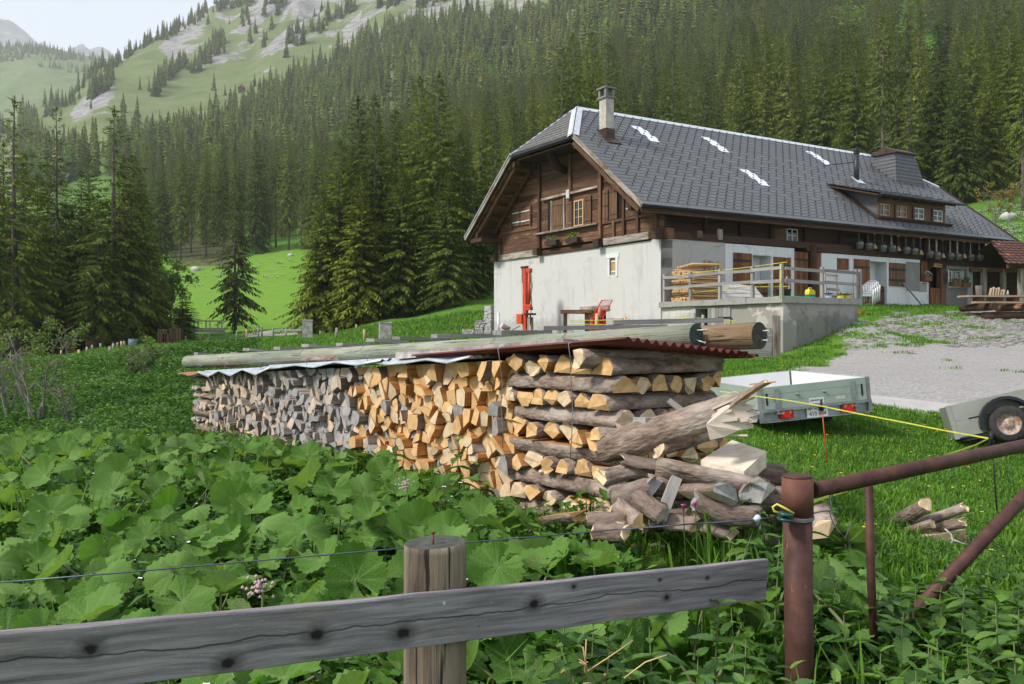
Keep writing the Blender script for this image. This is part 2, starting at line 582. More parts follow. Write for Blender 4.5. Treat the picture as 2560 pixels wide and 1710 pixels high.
# ground material: grass of several kinds, gravel, trampled soil, rock
def ground_material():
    m, nt, b = newmat("ground")
    P = coords(nt, 'world', (1, 1, 1))
    n1 = noise(nt, P, 1.2, 6, .65); n2 = noise(nt, P, .12, 5, .6); n3 = noise(nt, P, 14, 4, .7); n4 = noise(nt, P, .018, 6, .6)
    grass = ramp(nt, n1, [(.30, (.034, .086, .010)), (.52, (.068, .172, .018)), (.75, (.115, .225, .030))])
    grass = mix(nt, ramp(nt, n2, [(.40, 0), (.70, 1)]), grass, (.105, .205, .028))
    alp = ramp(nt, noise(nt, P, .03, 8, .65), [(.28, (.095, .128, .048)), (.50, (.135, .175, .065)), (.72, (.185, .200, .105))])
    col = mix(nt, attr(nt, "alp"), grass, alp)
    mead = ramp(nt, n1, [(.3, (.095, .215, .018)), (.7, (.145, .285, .030))])
    mead = mix(nt, ramp(nt, noise(nt, P, .35, 6, .7), [(.42, 0), (.68, .75)]), mead, (.165, .25, .045))
    col = mix(nt, attr(nt, "mead"), col, mead)
    grav = ramp(nt, n3, [(.25, (.14, .134, .13)), (.5, (.30, .285, .278)), (.8, (.45, .43, .415))])
    grav = mix(nt, ramp(nt, n1, [(.45, 0), (.75, .6)]), grav, (.25, .23, .205))
    gm = math_(nt, 'ADD', attr(nt, "grav"), math_(nt, 'MULTIPLY', math_(nt, 'SUBTRACT', noise(nt, P, 2.2, 6, .75), .5), 1.3))
    col = mix(nt, ramp(nt, gm, [(.46, 0), (.56, 1)]), col, grav)
    soil = ramp(nt, n3, [(.3, (.045, .033, .022)), (.7, (.095, .072, .05))])
    sm = math_(nt, 'ADD', attr(nt, "soil"), math_(nt, 'MULTIPLY', math_(nt, 'SUBTRACT', noise(nt, P, .9, 6, .75), .5), 1.0))
    col = mix(nt, ramp(nt, sm, [(.45, 0), (.65, 1)]), col, soil)
    rk = noise(nt, coords(nt, 'world', (.06, .06, .16)), 1.0, 9, .72, .4)
    rock = ramp(nt, rk, [(.30, (.11, .105, .10)), (.48, (.25, .24, .235)), (.70, (.42, .40, .38))])
    rm = math_(nt, 'ADD', attr(nt, "rock"), math_(nt, 'MULTIPLY', math_(nt, 'SUBTRACT', noise(nt, P, .045, 7, .72), .5), 1.5))
    col = mix(nt, ramp(nt, rm, [(.46, 0), (.58, 1)]), col, rock)
    nt.links.new(col, b.inputs['Base Color'])
    b.inputs['Roughness'].default_value = .95
    b.inputs['Specular IOR Level'].default_value = .1
    h = mix(nt, .5, n1, n3)
    bump(nt, b, h, .6, .05)
    return m
M_GROUND = ground_material()

def ground_attrs(put, x, y):
    px = 1280 + FPX * x / np.maximum(y, .5)
    wx, wy = x + (vnoise(x * .5, y * .5, 61, 4) - .5) * 2.2, y + (vnoise(x * .5, y * .5, 62, 4) - .5) * 2.2
    g = inpoly(wx, wy, GRAVEL).astype(float)
    g = np.maximum(g, .56 * inpoly(x, y, COBBLE))
    g = np.maximum(g, .55 * (np.hypot((x - 6.9) / 1.7, (y - 8.6) / .8) < 1))
    put("grav", g)
    mead = ((y > 96) & (y < 205) & (px > 330) & (px < 860)).astype(float)
    put("mead", mead)
    put("alp", np.clip((y - 330) / 250, 0, 1))
    soil = .62 * ((y > 182) & (y < 260) & (px > 420) & (px < 620)) + .45 * ((y > 62) & (y < 95) & (px < 380))
    soil = np.maximum(soil, .42 * ((x > -6) & (x < 6) & (y < 5.2)))
    put("soil", soil)
    rock = np.zeros_like(x)
    def patch(a, b_, c, d_, v):
        wx = px + (vnoise(x / 60, y / 60, 51, 4) - .5) * (b_ - a) * .8; wy = y + (vnoise(x / 50, y / 50, 52, 4) - .5) * (d_ - c) * .8
        q = np.clip((wx - a) / 45, 0, 1) * np.clip((b_ - wx) / 45, 0, 1) * np.clip((wy - c) / 70, 0, 1) * np.clip((d_ - wy) / 70, 0, 1) * v
        np.maximum(rock, q, out=rock)
    patch(550, 960, 1030, 1700, 1.3)
    patch(400, 540, 1060, 1500, .8)
    patch(150, 310, 740, 920, 1.0)
    patch(560, 1000, 950, 1150, .46)
    patch(900, 1450, 700, 1300, .55)
    put("rock", rock)

xs, ys = np.meshgrid(np.arange(-45, 65, .42), np.concatenate([np.arange(-9, 0, .9), np.arange(0, 40, .3), np.arange(40, 76, .6)]))
me, put = sheet("ground", xs, ys, M_GROUND)
ground_attrs(put, xs, ys)
obj("ground", me, kind="structure")
yy = np.geomspace(float(ys.max()), 1900, 210)
ss = np.linspace(-1.0, 1.0, 320)
xs, ys = ss[None, :] * yy[:, None], np.repeat(yy[:, None], len(ss), 1)
me, put = sheet("hills", xs, ys, M_GROUND)
ground_attrs(put, xs, ys)
obj("hills", me, kind="structure")

# the farther wooded ridge and the rock peaks at the head of the valley
def ridge(name, sky_, Y, depth, foot, mats, seed, attrs=None, rough_=.03):
    px = np.linspace(-700, 1500, 260)
    k = np.array(sky_, float)
    top = np.interp(px, k[:, 0], k[:, 1])
    rows = 46
    X = []; Yy = []; Z = []
    for r in range(rows):
        t = r / (rows - 1)
        yr = Y - depth * (1 - t)
        zt = EYE + (839.87 - top) / FPX * Y
        zf = EYE + (839.87 - foot) / FPX * (Y - depth)
        xx = (px - 1280) / FPX * yr
        n = vnoise(xx / (Y * .03), np.full_like(xx, yr) / (Y * .03), seed, 5) - .5
        z = zf + (zt - zf) * t ** .9 + n * Y * rough_ * (1 - t * .75) * min(1, t * 4)
        X.append(xx); Yy.append(np.full_like(xx, yr)); Z.append(z)
    X.append(X[-1] * 1.25); Yy.append(Yy[-1] * 1.25); Z.append(Z[-1] * .6)
    X = np.array(X); Yy = np.array(Yy); Z = np.array(Z)
    ny, nx = X.shape
    i = np.arange(ny * nx).reshape(ny, nx)
    f = np.stack([i[:-1, :-1], i[:-1, 1:], i[1:, 1:], i[1:, :-1]], -1).reshape(-1, 4).tolist()
    me = bpy.data.meshes.new(name)
    me.from_pydata(np.stack([X, Yy, Z], -1).reshape(-1, 3).tolist(), [], f)
    me.materials.append(mats)
    me.polygons.foreach_set("use_smooth", np.ones(len(f), bool))
    if attrs:
        for nm, val in attrs.items():
            a = me.attributes.new(nm, 'FLOAT', 'POINT'); a.data.foreach_set("value", np.full(ny * nx, val, np.float32))
    obj(name, me, kind="structure")
    return X, Yy, Z
RB = ridge("wooded_ridge", [(-700, 100), (0, 117), (60, 114), (120, 122), (190, 133), (230, 142), (262, 160), (300, 215), (420, 330), (1500, 500)], 2300, 700, 420, M_GROUND, 21, {"alp": .85})
def peak_material():
    m, nt, b = newmat("bare_rock")
    n = noise(nt, coords(nt, 'world', (.004, .004, .009)), 1.0, 10, .72, .6)
    s = noise(nt, coords(nt, 'world', (.012, .012, .002)), 1.0, 6, .65)
    col = ramp(nt, n, [(.30, (.045, .045, .05)), (.50, (.13, .128, .13)), (.72, (.24, .235, .23))])
    col = mix(nt, ramp(nt, s, [(.62, 0), (.68, .9)]), col, (.42, .42, .43))
    nt.links.new(col, b.inputs['Base Color'])
    bump(nt, b, n, .9, 20)
    return m
M_PEAK = peak_material()
ridge("rock_peaks", [(-700, 20), (-200, 25), (-60, 48), (0, 51), (12, 57), (28, 55), (45, 66), (62, 76), (78, 90), (95, 108), (108, 122), (150, 150), (175, 130), (185, 121), (193, 119), (203, 112), (212, 113), (222, 126), (229, 128), (238, 122), (250, 119), (262, 124), (274, 131), (284, 140), (310, 175), (420, 260), (1500, 300)],
      6200, 1400, 330, M_PEAK, 33, None, .05)

# ------------------------------------------------------------------ air
hz = MB()
hz.box((0, 3990, 690), (10400, 8040, 1500))
hm = bpy.data.materials.new("mountain_air")
hm.use_nodes = True
hn = hm.node_tree
hn.nodes.remove(hn.nodes["Principled BSDF"])
pv = hn.nodes.new("ShaderNodeVolumePrincipled")
pv.inputs['Color'].default_value = (.93, .95, 1.0, 1)
pv.inputs['Density'].default_value = 0.00015
hn.links.new(pv.outputs[0], hn.nodes["Material Output"].inputs['Volume'])
obj("haze", hz.mesh("haze", hm), kind="stuff")
# ------------------------------------------------------------------ spruces
M_NEEDLE = leafmat("spruce_needles", (.070, .110, .017), .42, .18, rough=.7, tip=(.170, .205, .034), spec=.15)
M_NEEDLE_F = leafmat("spruce_needles_slope", (.090, .128, .027), .42, .14, rough=.75, tip=(.180, .210, .050), spec=.1)
M_BARKT = wood("spruce_bark", (.04, .032, .027), (.11, .088, .075), (.17, .148, .132), 9, 3, .2, .9, .8)
M_TWIG = wood("dead_twigs", (.12, .10, .085), (.26, .235, .21), None, 9, 3, .2, .9, .3)

def spruce(seed, H=20.0, R=3.1, base=1.5, dz=.42, nbr=6, nsp=9, gaps=.1, ragged=.25, bare=0.0, deadtw=0):
    """crown and trunk meshes of one spruce"""
    rr = random.Random(seed)
    c = MB()
    z = base
    lop = [rr.uniform(.75, 1.15) for _ in range(8)]
    while z < H - .25:
        t = (z - base) / (H - base)
        prof = (1 - t) ** .78 * min(1, .55 + t * 3.2) if bare == 0 else (1 - t) ** .7 * min(1, .35 + t * 2.2)
        nb = max(3, int(nbr * (.55 + .45 * (1 - t)) + rr.random()))
        a0 = rr.uniform(0, 6.28)
        for b in range(nb):
            if rr.random() < gaps: continue
            az = a0 + 6.283 * b / nb + rr.uniform(-.35, .35)
            L = R * prof * lop[int(az * 8 / 6.283) % 8] * rr.uniform(1 - ragged, 1 + ragged * .7) + .12
            rise = .55 * t + rr.uniform(-.12, .1) - .12
            d = Vector((cos(az), sin(az), 0)); sd_ = Vector((-sin(az), cos(az), 0))
            zz = z + rr.uniform(-.5, .5) * dz
            P = []
            for k in range(5):
                q = k / 4
                P.append(d * (L * q) + Vector((0, 0, zz + L * (rise * q - (.62 - .5 * t) * q * q + .22 * max(0, q - .6)))))
            # the limb with its hanging sprays
            m_ = max(3, int(nsp * (.35 + .65 * L / R)))
            for k in range(m_):
                q = (k + rr.random()) / m_
                q = .12 + .88 * q
                i = min(3, int(q * 4)); f = q * 4 - i
                p = P[i].lerp(P[i + 1], f)
                tan = (P[i + 1] - P[i]).normalized()
                for sgn in (-1, 1):
                    if rr.random() < .12: continue
                    sl_ = (.17 + .23 * L * (1.2 - q) + rr.uniform(0, .13)) * min(1, .35 + L / R)
                    dr = (tan * rr.uniform(.5, 1.0) + sd_ * sgn * rr.uniform(.35, .9) + Vector((0, 0, rr.uniform(-1.15, .05)))).normalized()
                    wv = dr.cross(Vector((rr.uniform(-.6, .6), rr.uniform(-.6, .6), 1))).normalized() * (sl_ * rr.uniform(.13, .21))
                    mid = p + dr * (sl_ * .45)
                    c.add([p, mid + wv, p + dr * sl_ + Vector((0, 0, -sl_ * .18)), mid - wv + Vector((0, 0, -sl_ * .1))], [(0, 1, 2), (0, 2, 3)], 0, rnd=rr.random())
            tp = P[-1]
            wv = sd_ * .1
            c.add([tp - d * .3 + wv, tp + d * .22 + Vector((0, 0, .06)), tp - d * .3 - wv], [(0, 1, 2)], 0, rnd=rr.random())
        z += dz * (1.0 - .45 * t) * rr.uniform(.85, 1.15)
    for k in range(14):
        az = rr.uniform(0, 6.28); zz = H - rr.uniform(0, 1.1)
        d = Vector((cos(az), sin(az), .9)).normalized()
        L = .12 + .35 * (H - zz)
        wv = d.cross(Vector((0, 0, 1))).normalized() * .05
        p = Vector((0, 0, zz))
        c.add([p + wv, p + d * L, p - wv], [(0, 1, 2)], 0, rnd=rr.random())
    t_ = MB()
    r0 = H * .0098
    pts = [Vector((rr.uniform(-.05, .05), rr.uniform(-.05, .05), -1.2 + (H + 1.2) * k / 6)) for k in range(7)]
    t_.tube(pts, [r0 * 1.15, r0, r0 * .85, r0 * .65, r0 * .45, r0 * .25, .02], 7)
    for k in range(deadtw):
        zz = rr.uniform(.12, .8) * H; az = rr.uniform(0, 6.28)
        L = rr.uniform(.8, 2.3) * (1.1 - zz / H)
        d = Vector((cos(az), sin(az), rr.uniform(-.35, .15)))
        p = Vector((0, 0, zz))
        t_.tube([p, p + d * L * .6 + V(0, 0, .05), p + d * L + V(0, 0, -.25 * L)], [.035, .022, .006], 4, mat=1, caps=False)
    return c, t_

def spruce_low(seed, H=20.0, R=2.9, layers=15, n=9):
    """a spruce far off: tiers of ragged drooping boughs"""
    rr = random.Random(seed)
    c = MB()
    for l in range(layers):
        t = l / layers
        z = H * (.06 + .9 * t)
        Rr = R * (1 - t) ** .85 * rr.uniform(.85, 1.1) + .15
        a0 = rr.uniform(0, 6.28)
        nn = max(4, int(n * (.6 + .4 * (1 - t))))
        for k in range(nn):
            az = a0 + 6.283 * k / nn + rr.uniform(-.3, .3)
            d = Vector((cos(az), sin(az), 0)); s = Vector((-sin(az), cos(az), 0))
            L = Rr * rr.uniform(.65, 1.15)
            w_ = L * rr.uniform(.30, .48) + .1
            up = H / layers * rr.uniform(.75, 1.2)
            drp = L * rr.uniform(.22, .5)
            p0 = Vector((0, 0, z + up)); p1 = d * L * .62 + s * w_ + Vector((0, 0, z - drp * .25 + rr.uniform(-.2, .2)))
            p2 = d * L + Vector((0, 0, z - drp)); p3 = d * L * .62 - s * w_ + Vector((0, 0, z - drp * .25 + rr.uniform(-.2, .2)))
            q1 = d * L * .8 + s * w_ * .45 + Vector((0, 0, z - drp * .9))
            q3 = d * L * .8 - s * w_ * .45 + Vector((0, 0, z - drp * .9))
            c.add([p0, p1, q1, p2, q3, p3], [(0, 1, 2, 3), (0, 3, 4, 5)], 0, rnd=rr.random())
    p = Vector((0, 0, H))
    for k in range(4):
        az = k * 1.57 + rr.random()
        d = Vector((cos(az), sin(az), 0)) * .28
        c.add([p, d + Vector((0, 0, H * .93)), d.cross(V(0, 0, 1)) * .8 + Vector((0, 0, H * .935))], [(0, 1, 2)], 0, rnd=rr.random())
    t_ = MB()
    t_.tube([V(0, 0, -1), V(0, 0, H * .5), V(0, 0, H * .97)], [.24, .15, .02], 5)
    return c, t_

def meshes(c, t, nm, mat=None):
    return c.mesh(nm + "_crown", mat or M_NEEDLE), t.mesh(nm + "_trunk", [M_BARKT, M_TWIG])
NEAR = [meshes(*spruce(100, 20, 3.9, 1.2, .40, 7, 18, .06, .22, 0, 14), "spruce_a"),
        meshes(*spruce(101, 20, 3.5, 1.6, .42, 7, 18, .08, .28, 0, 18), "spruce_b"),
        meshes(*spruce(102, 20, 4.2, .6, .40, 7, 18, .05, .25, 0, 10), "spruce_c"),
        meshes(*spruce(103, 20, 3.0, 3.0, .44, 6, 16, .12, .3, .5, 30), "spruce_d")]
RAG = [meshes(*spruce(110, 20, 3.4, 1.6, .46, 6, 15, .20, .38, 0, 40), "spruce_ragged_a"),
       meshes(*spruce(111, 20, 3.1, 2.4, .50, 5, 15, .26, .42, 0, 46), "spruce_ragged_b")]
TALL = [meshes(*spruce(120, 20, 2.6, 7.0, .46, 5, 13, .15, .35, .8, 40), "spruce_bare_a"),
        meshes(*spruce(121, 20, 2.4, 8.5, .5, 5, 13, .18, .35, .8, 44), "spruce_bare_b")]
MID = [meshes(*spruce(130 + k, 20, rr_, 1.0, .48, 6, 11, .06, .3), "spruce_mid_%s" % "abcd"[k], M_NEEDLE_F) for k, rr_ in enumerate((2.9, 3.3, 2.5, 3.6))]
LOW = [meshes(*spruce_low(140 + k, 20, rr_), "spruce_far_%s" % "abcd"[k], M_NEEDLE_F) for k, rr_ in enumerate((3.1, 2.6, 3.6, 2.9))]
def joined(ct, nm, mats):
    c, t = ct
    base = len(c.v)
    c.v += t.v; c.g += t.g; c.r += t.r; c.sm += t.sm
    c.f += [[i + base for i in f] for f in t.f]
    c.m += [m + 1 for m in t.m]
    return c.mesh(nm, mats)
LOWJ = [joined(spruce_low(150 + k, 20, rr_, 13, 8), "spruce_distant_%s" % "abcdef"[k], [M_NEEDLE_F, M_BARKT, M_TWIG]) for k, rr_ in enumerate((3.2, 2.5, 4.0, 2.9, 3.6, 2.2))]

MIDJ = [joined(spruce(170 + k, 20, rr_, 1.0, .50, 6, 9, .08, .3), "spruce_slope_%s" % "abcd"[k], [M_NEEDLE_F, M_BARKT, M_TWIG]) for k, rr_ in enumerate((2.8, 3.3, 2.5, 3.7))]
def put_spruce(px, Y, top, kinds, label, group, rad=1.0, k=None):
    x = (px - 1280) / FPX * Y
    z = gz1(x, Y)
    H = EYE + (839.87 - top) / FPX * Y - z
    return put_spruce_xy(x, Y, z, H, kinds, label, group, rad)
def put_spruce_xy(x, Y, z, H, kinds, label, group, rad=1.0):
    c, t = random.choice(kinds)
    s = H / 20.0
    e = empty("spruce_tree", (x, Y, z - .1), random.uniform(0, 6.28), label, "tree", group)
    sr = s ** .75 * rad
    e.scale = (sr, sr, s)
    obj("crown", c, e); obj("trunk", t, e)
    return e

# the dark row on the near side of the valley
G = "dark spruces beyond the hollow"
for px, Y, top, kd, rad, lab in [
    (38, 74, 236, RAG, 1.45, "dark ragged spruce, tallest at the picture's edge beyond the hollow"),
    (142, 82, 258, RAG, 1.0, "dark spruce with a thin pointed top, second tall one beyond the hollow"),
    (287, 78, 260, RAG, 1.5, "dark broad ragged spruce standing alone high above the little cabin"),
    (-40, 70, 330, NEAR, 1.2, None), (95, 80, 430, NEAR, 1.2, None), (205, 84, 420, NEAR, 1.2, None), (330, 80, 380, NEAR, 1.15, None),
    (245, 76, 480, NEAR, 1.2, None), (60, 88, 400, NEAR, 1.2, None), (10, 84, 350, NEAR, 1.2, None), (360, 84, 470, NEAR, 1.0, None), (165, 90, 450, NEAR, 1.2, None), (120, 96, 400, NEAR, 1.2, None), (300, 92, 420, NEAR, 1.2, None), (225, 98, 380, NEAR, 1.1, None), (-10, 98, 380, NEAR, 1.2, None), (-90, 84, 360, NEAR, 1.2, None), (375, 92, 520, NEAR, .9, None)]:
    put_spruce(px, Y, top, kd, lab or "dark spruce filling the row beyond the hollow, in shade", G, rad)
# the lit row at the top of the bright meadow
G = "spruces along the top of the meadow"
for px, Y, top, kd in [(405, 200, 372, NEAR), (452, 196, 348, NEAR), (478, 208, 362, TALL), (515, 200, 345, NEAR), (560, 203, 338, NEAR), (600, 215, 372, NEAR), (640, 200, 322, NEAR), (690, 207, 345, TALL),
                       (722, 200, 322, NEAR), (755, 206, 352, TALL), (790, 200, 330, NEAR), (430, 216, 400, MID), (535, 219, 390, MID), (585, 226, 380, MID), (665, 220, 365, MID), (705, 226, 380, MID), (380, 214, 400, MID), (350, 206, 395, NEAR), (320, 216, 420, MID), (825, 206, 350, NEAR)]:
    put_spruce(px, Y, top, kd, "tall spruce in the row at the top of the bright meadow", G, .95)
put_spruce(588, 97, 425, RAG, "dark spruce standing alone on the bright meadow beside the bridge", None, 1.05)
put_spruce(457, 84, 712, NEAR, "little young spruce beside the footbridge on the meadow's edge", None, 1.5)
# the tall group between the meadow and the chalet
G = "tall spruces beside the chalet"
for px, Y, top, rad, lab in [
    (896, 77, 240, 1.15, "tall spruce beside the meadow, first of the twin tops"), (938, 74, 234, 1.1, "tall spruce beside the meadow, second of the twin tops"),
    (1050, 77, 184, 1.15, "tall spruce of the pair with the highest tops, nearer the meadow"), (1098, 73, 176, 1.2, "tallest spruce of the group, in front of the chalet's gable"),
    (1205, 84, 244, .8, "slim spruce close behind the chalet's left roof edge"),
    (850, 72, 340, 1.25, None), (805, 71, 470, 1.3, None), (990, 80, 270, 1.15, None), (1150, 79, 330, 1.15, None), (1005, 70, 400, 1.3, None), (905, 69, 430, 1.3, None), (1120, 68, 420, 1.3, None), (1185, 74, 420, 1.2, None), (955, 84, 330, 1.1, None), (1240, 82, 330, 1.0, None), (1080, 85, 300, 1.0, None)]:
    put_spruce(px, Y, top, [NEAR[0], NEAR[1], NEAR[2]] if px != 1205 else [NEAR[3]], lab or "full spruce within the thick group between meadow and chalet", G, rad)
# those close behind the roof on the right
G = "spruces on the slope behind the chalet roof"
for px, Y, top, kd, lab in [
    (1894, 135, 163, NEAR, None), (1990, 120, 188, NEAR, None), (2054, 118, 100, NEAR, None), (2140, 112, 100, NEAR, None),
    (2206, 104, 38, TALL, "tall spruce with a long pale bare trunk behind the flue pipe"),
    (2275, 98, 160, RAG, "thin grey spruce with bare twigs behind the slated chimney"), (2397, 94, 150, NEAR, None), (2470, 96, 143, NEAR, None), (2340, 100, 60, NEAR, None), (2430, 112, 40, NEAR, None), (2520, 104, 20, NEAR, None),
    (2556, 80, 90, TALL, "big spruce with a thick reddish bare trunk at the picture's edge"), (1714, 150, 245, NEAR, None), (1790, 146, 215, NEAR, None), (1610, 158, 225, NEAR, None), (1540, 150, 230, NEAR, None), (1660, 170, 170, NEAR, None), (2100, 128, 60, NEAR, None), (2260, 124, 30, NEAR, None), (2600, 92, 60, NEAR, None), (1470, 140, 245, NEAR, None), (1400, 128, 255, NEAR, None), (1330, 118, 255, NEAR, None), (1280, 105, 270, NEAR, None)]:
    put_spruce(px, Y, top, kd, lab or "full green spruce close behind the chalet's grey roof", G, 1.0)

# ------------------------------------------------------------------ leafy trees and bushes
M_LEAF_LIGHT = leafmat("spring_leaves", (.105, .205, .022), .3, .35, tip=(.17, .27, .05))
M_LEAF_BUSH = leafmat("bush_leaves", (.095, .160, .040), .35, .3, tip=(.22, .28, .11))
M_LEAF_GREY = leafmat("grey_leaves", (.20, .25, .16), .3, .2)
M_LEAF_BRON = leafmat("bronze_leaves", (.13, .11, .035), .35, .3, tip=(.22, .17, .06))
def leafy(seed, H, R, stems, nleaf, size, mat, spread=.5, low=.25, clumps=26, upright=False):
    rr = random.Random(seed)
    st = MB(); lf = MB()
    tips = []
    for k in range(stems):
        az = rr.uniform(0, 6.28); le = rr.uniform(.75, 1.0)
        d = Vector((cos(az) * spread, sin(az) * spread, 1))
        pts = [Vector((cos(az) * .06 * H * .2, sin(az) * .06 * H * .2, -.3))]
        for q in range(1, 6):
            f = q / 5
            pts.append(Vector((d.x * R * f ** 1.3 + rr.uniform(-.08, .08) * R, d.y * R * f ** 1.3 + rr.uniform(-.08, .08) * R, H * le * f * .92)))
        r0 = H * .016 / sqrt(stems) + .012
        st.tube(pts, [r0, r0 * .9, r0 * .7, r0 * .5, r0 * .32, r0 * .12], 5, caps=False)
        for q in (2, 3, 4):
            for _ in range(3):
                a2 = rr.uniform(0, 6.28)
                e = pts[q] + Vector((cos(a2) * R * .45, sin(a2) * R * .45, rr.uniform(.05, .3) * H * .6))
                st.tube([pts[q], (pts[q] + e) / 2 + V(0, 0, .04 * H), e], [r0 * .35, r0 * .22, r0 * .06], 4, caps=False)
                tips.append(e)
        tips.append(pts[-1])
    cs = []
    for k in range(clumps):
        if upright or rr.random() < .6:
            p = rr.choice(tips) + Vector((rr.gauss(0, .12) * R, rr.gauss(0, .12) * R, rr.gauss(0, .06) * H))
        else:
            a, r, zz = rr.uniform(0, 6.28), sqrt(rr.random()), rr.uniform(low, 1)
            wd = R * sqrt(max(.05, 1 - abs(2 * (zz - low) / (1 - low) - .9) ** 2.2))
            p = Vector((cos(a) * r * wd, sin(a) * r * wd, zz * H))
        cs.append((p, rr.uniform(.12, .27) * R))
    for k in range(nleaf):
        p, r = rr.choice(cs)
        q = Vector((rr.gauss(0, 1), rr.gauss(0, 1), rr.gauss(0, .8)))
        q = q.normalized() * r * rr.random() ** .4
        c = p + q
        n = Vector((rr.gauss(0, 1), rr.gauss(0, 1), rr.gauss(.7, 1))).normalized()
        u = n.orthogonal().normalized(); u = Matrix.Rotation(rr.uniform(0, 6.28), 3, n) @ u
        v_ = n.cross(u); s = size * rr.uniform(.6, 1.3)
        lf.add([c - u * s, c + v_ * s * .5, c + u * s, c - v_ * s * .5], [(0, 1, 2, 3)], 0, rnd=rr.random())
    return st, lf
BROAD = []
for k_ in range(2):
    st__, lf__ = leafy(260 + k_, 20, 9, 3, 420, .9, None, spread=.4, low=.12, clumps=30)
    st__.v += []; base__ = len(lf__.v); BROAD.append(lf__.mesh("broadleaf_distant", M_LEAF_LIGHT))
# the wooded slope: random stand, the ones that show largest as objects, the rest as one mass
def roofline(px):
    return np.interp(px, [1150, 1170, 1280, 1440, 2180, 2340, 2550, 2560], [900, 590, 388, 270, 385, 470, 600, 900])
def stand():
    P = []
    line = [(-200, -400), (120, 400), (250, 392), (450, 335), (560, 288), (640, 252), (720, 208), (830, 150), (950, 92), (1050, 60), (1200, 40), (1330, 40), (1480, -30), (1700, -200), (2900, -500)]
    lx, ly = zip(*line)
    cell = {}
    Y = 112.0
    while Y < 1250:
        sp = 7.4 if Y < 260 else (7.6 if Y < 600 else 8.4)
        smin, smax = (60 - 1280) / FPX, (2760 - 1280) / FPX
        n = int((smax - smin) * Y / sp)
        xs_ = (np.arange(n) + RNG.uniform(-.45, .45, n)) * sp + smin * Y
        yy_ = Y + RNG.uniform(-.45, .45, n) * sp
        zz_ = gz(xs_, yy_)
        px = 1280 + FPX * xs_ / yy_
        py = 839.87 - (zz_ - EYE) / yy_ * FPX
        ok = py > np.interp(px, lx, ly) + (vnoise(px / 25, yy_ / 12, 4) - .5) * 34
        ok &= ~((yy_ < 226) & (px < 870) & (px > 300))
        ok &= ~((yy_ < 420) & (px < 330))
        ok &= ~((yy_ < 150) & (px < 1240))
        ok &= vnoise(xs_ / 21, yy_ / 21, 15, 2) > .27
        ok &= ~(np.hypot((px - 2262) / 38, (py - 120) / 70) < 1) & ~(np.hypot((px - 2310) / 34, (py - 195) / 48) < 1)
        ok &= ~(np.hypot((px - 1395) / 42, (py - 158) / 22) < 1)
        ok &= py < 800
        for a in np.nonzero(ok)[0]:
            P.append((xs_[a], yy_[a], zz_[a], px[a], py[a]))
        Y += sp
    return np.array(P)
ST = stand()
h_ = RNG.uniform(14, 27, len(ST)) * np.where(RNG.random(len(ST)) < .28, .6, 1)
top_py = 839.87 - (ST[:, 2] + h_ - EYE) / ST[:, 1] * FPX
hid = (top_py > roofline(ST[:, 3]) - 6) & (ST[:, 3] > 1160) & (ST[:, 3] < 2550)
hid |= (ST[:, 3] > 2600) & (ST[:, 1] < 160)
ST, h_, top_py = ST[~hid], h_[~hid], top_py[~hid]
od = np.argsort(ST[:, 1] / h_)
near_ = [i for i in od if -40 < ST[i, 3] < 2600 and ST[i, 4] > -5][:205]
mask = np.ones(len(ST), bool); mask[near_] = False
for i in near_:
    x, y, z, px, py = ST[i]
    d = y > 240
    put_spruce_xy(x, y, z, h_[i], NEAR[:3] + MID if y < 330 else MID, ("spruce in the forest on the slope above the chalet" if px > 1240 else "spruce in the forest climbing behind the meadow"),
                  "forest spruces above the chalet" if px > 1240 else "forest spruces behind the meadow", random.uniform(.9, 1.2))
rest = ST[mask]; hr = h_[mask]
inn = (rest[:, 3] > -300) & (rest[:, 4] > -260)
rest, hr = rest[inn], hr[inn]
s_ = hr / 20.0
ix = RNG.integers(0, len(LOWJ), len(rest)); bro = RNG.random(len(rest)) < .045; ix[bro] = len(LOWJ) + RNG.integers(0, 2, bro.sum()); s_[bro] *= .62; cl_ = (rest[:, 1] < 430) & ~bro; ix[cl_] = len(LOWJ) + 2 + RNG.integers(0, 4, cl_.sum())
scatter("forest", rest[:, :3] - [0, 0, .3], RNG.uniform(0, 6.28, len(rest)), np.stack([s_ * RNG.uniform(.9, 1.35, len(rest))] * 2 + [s_], 1), LOWJ + BROAD + MIDJ, "spruce forest rising up the mountainside behind the chalet", ix)

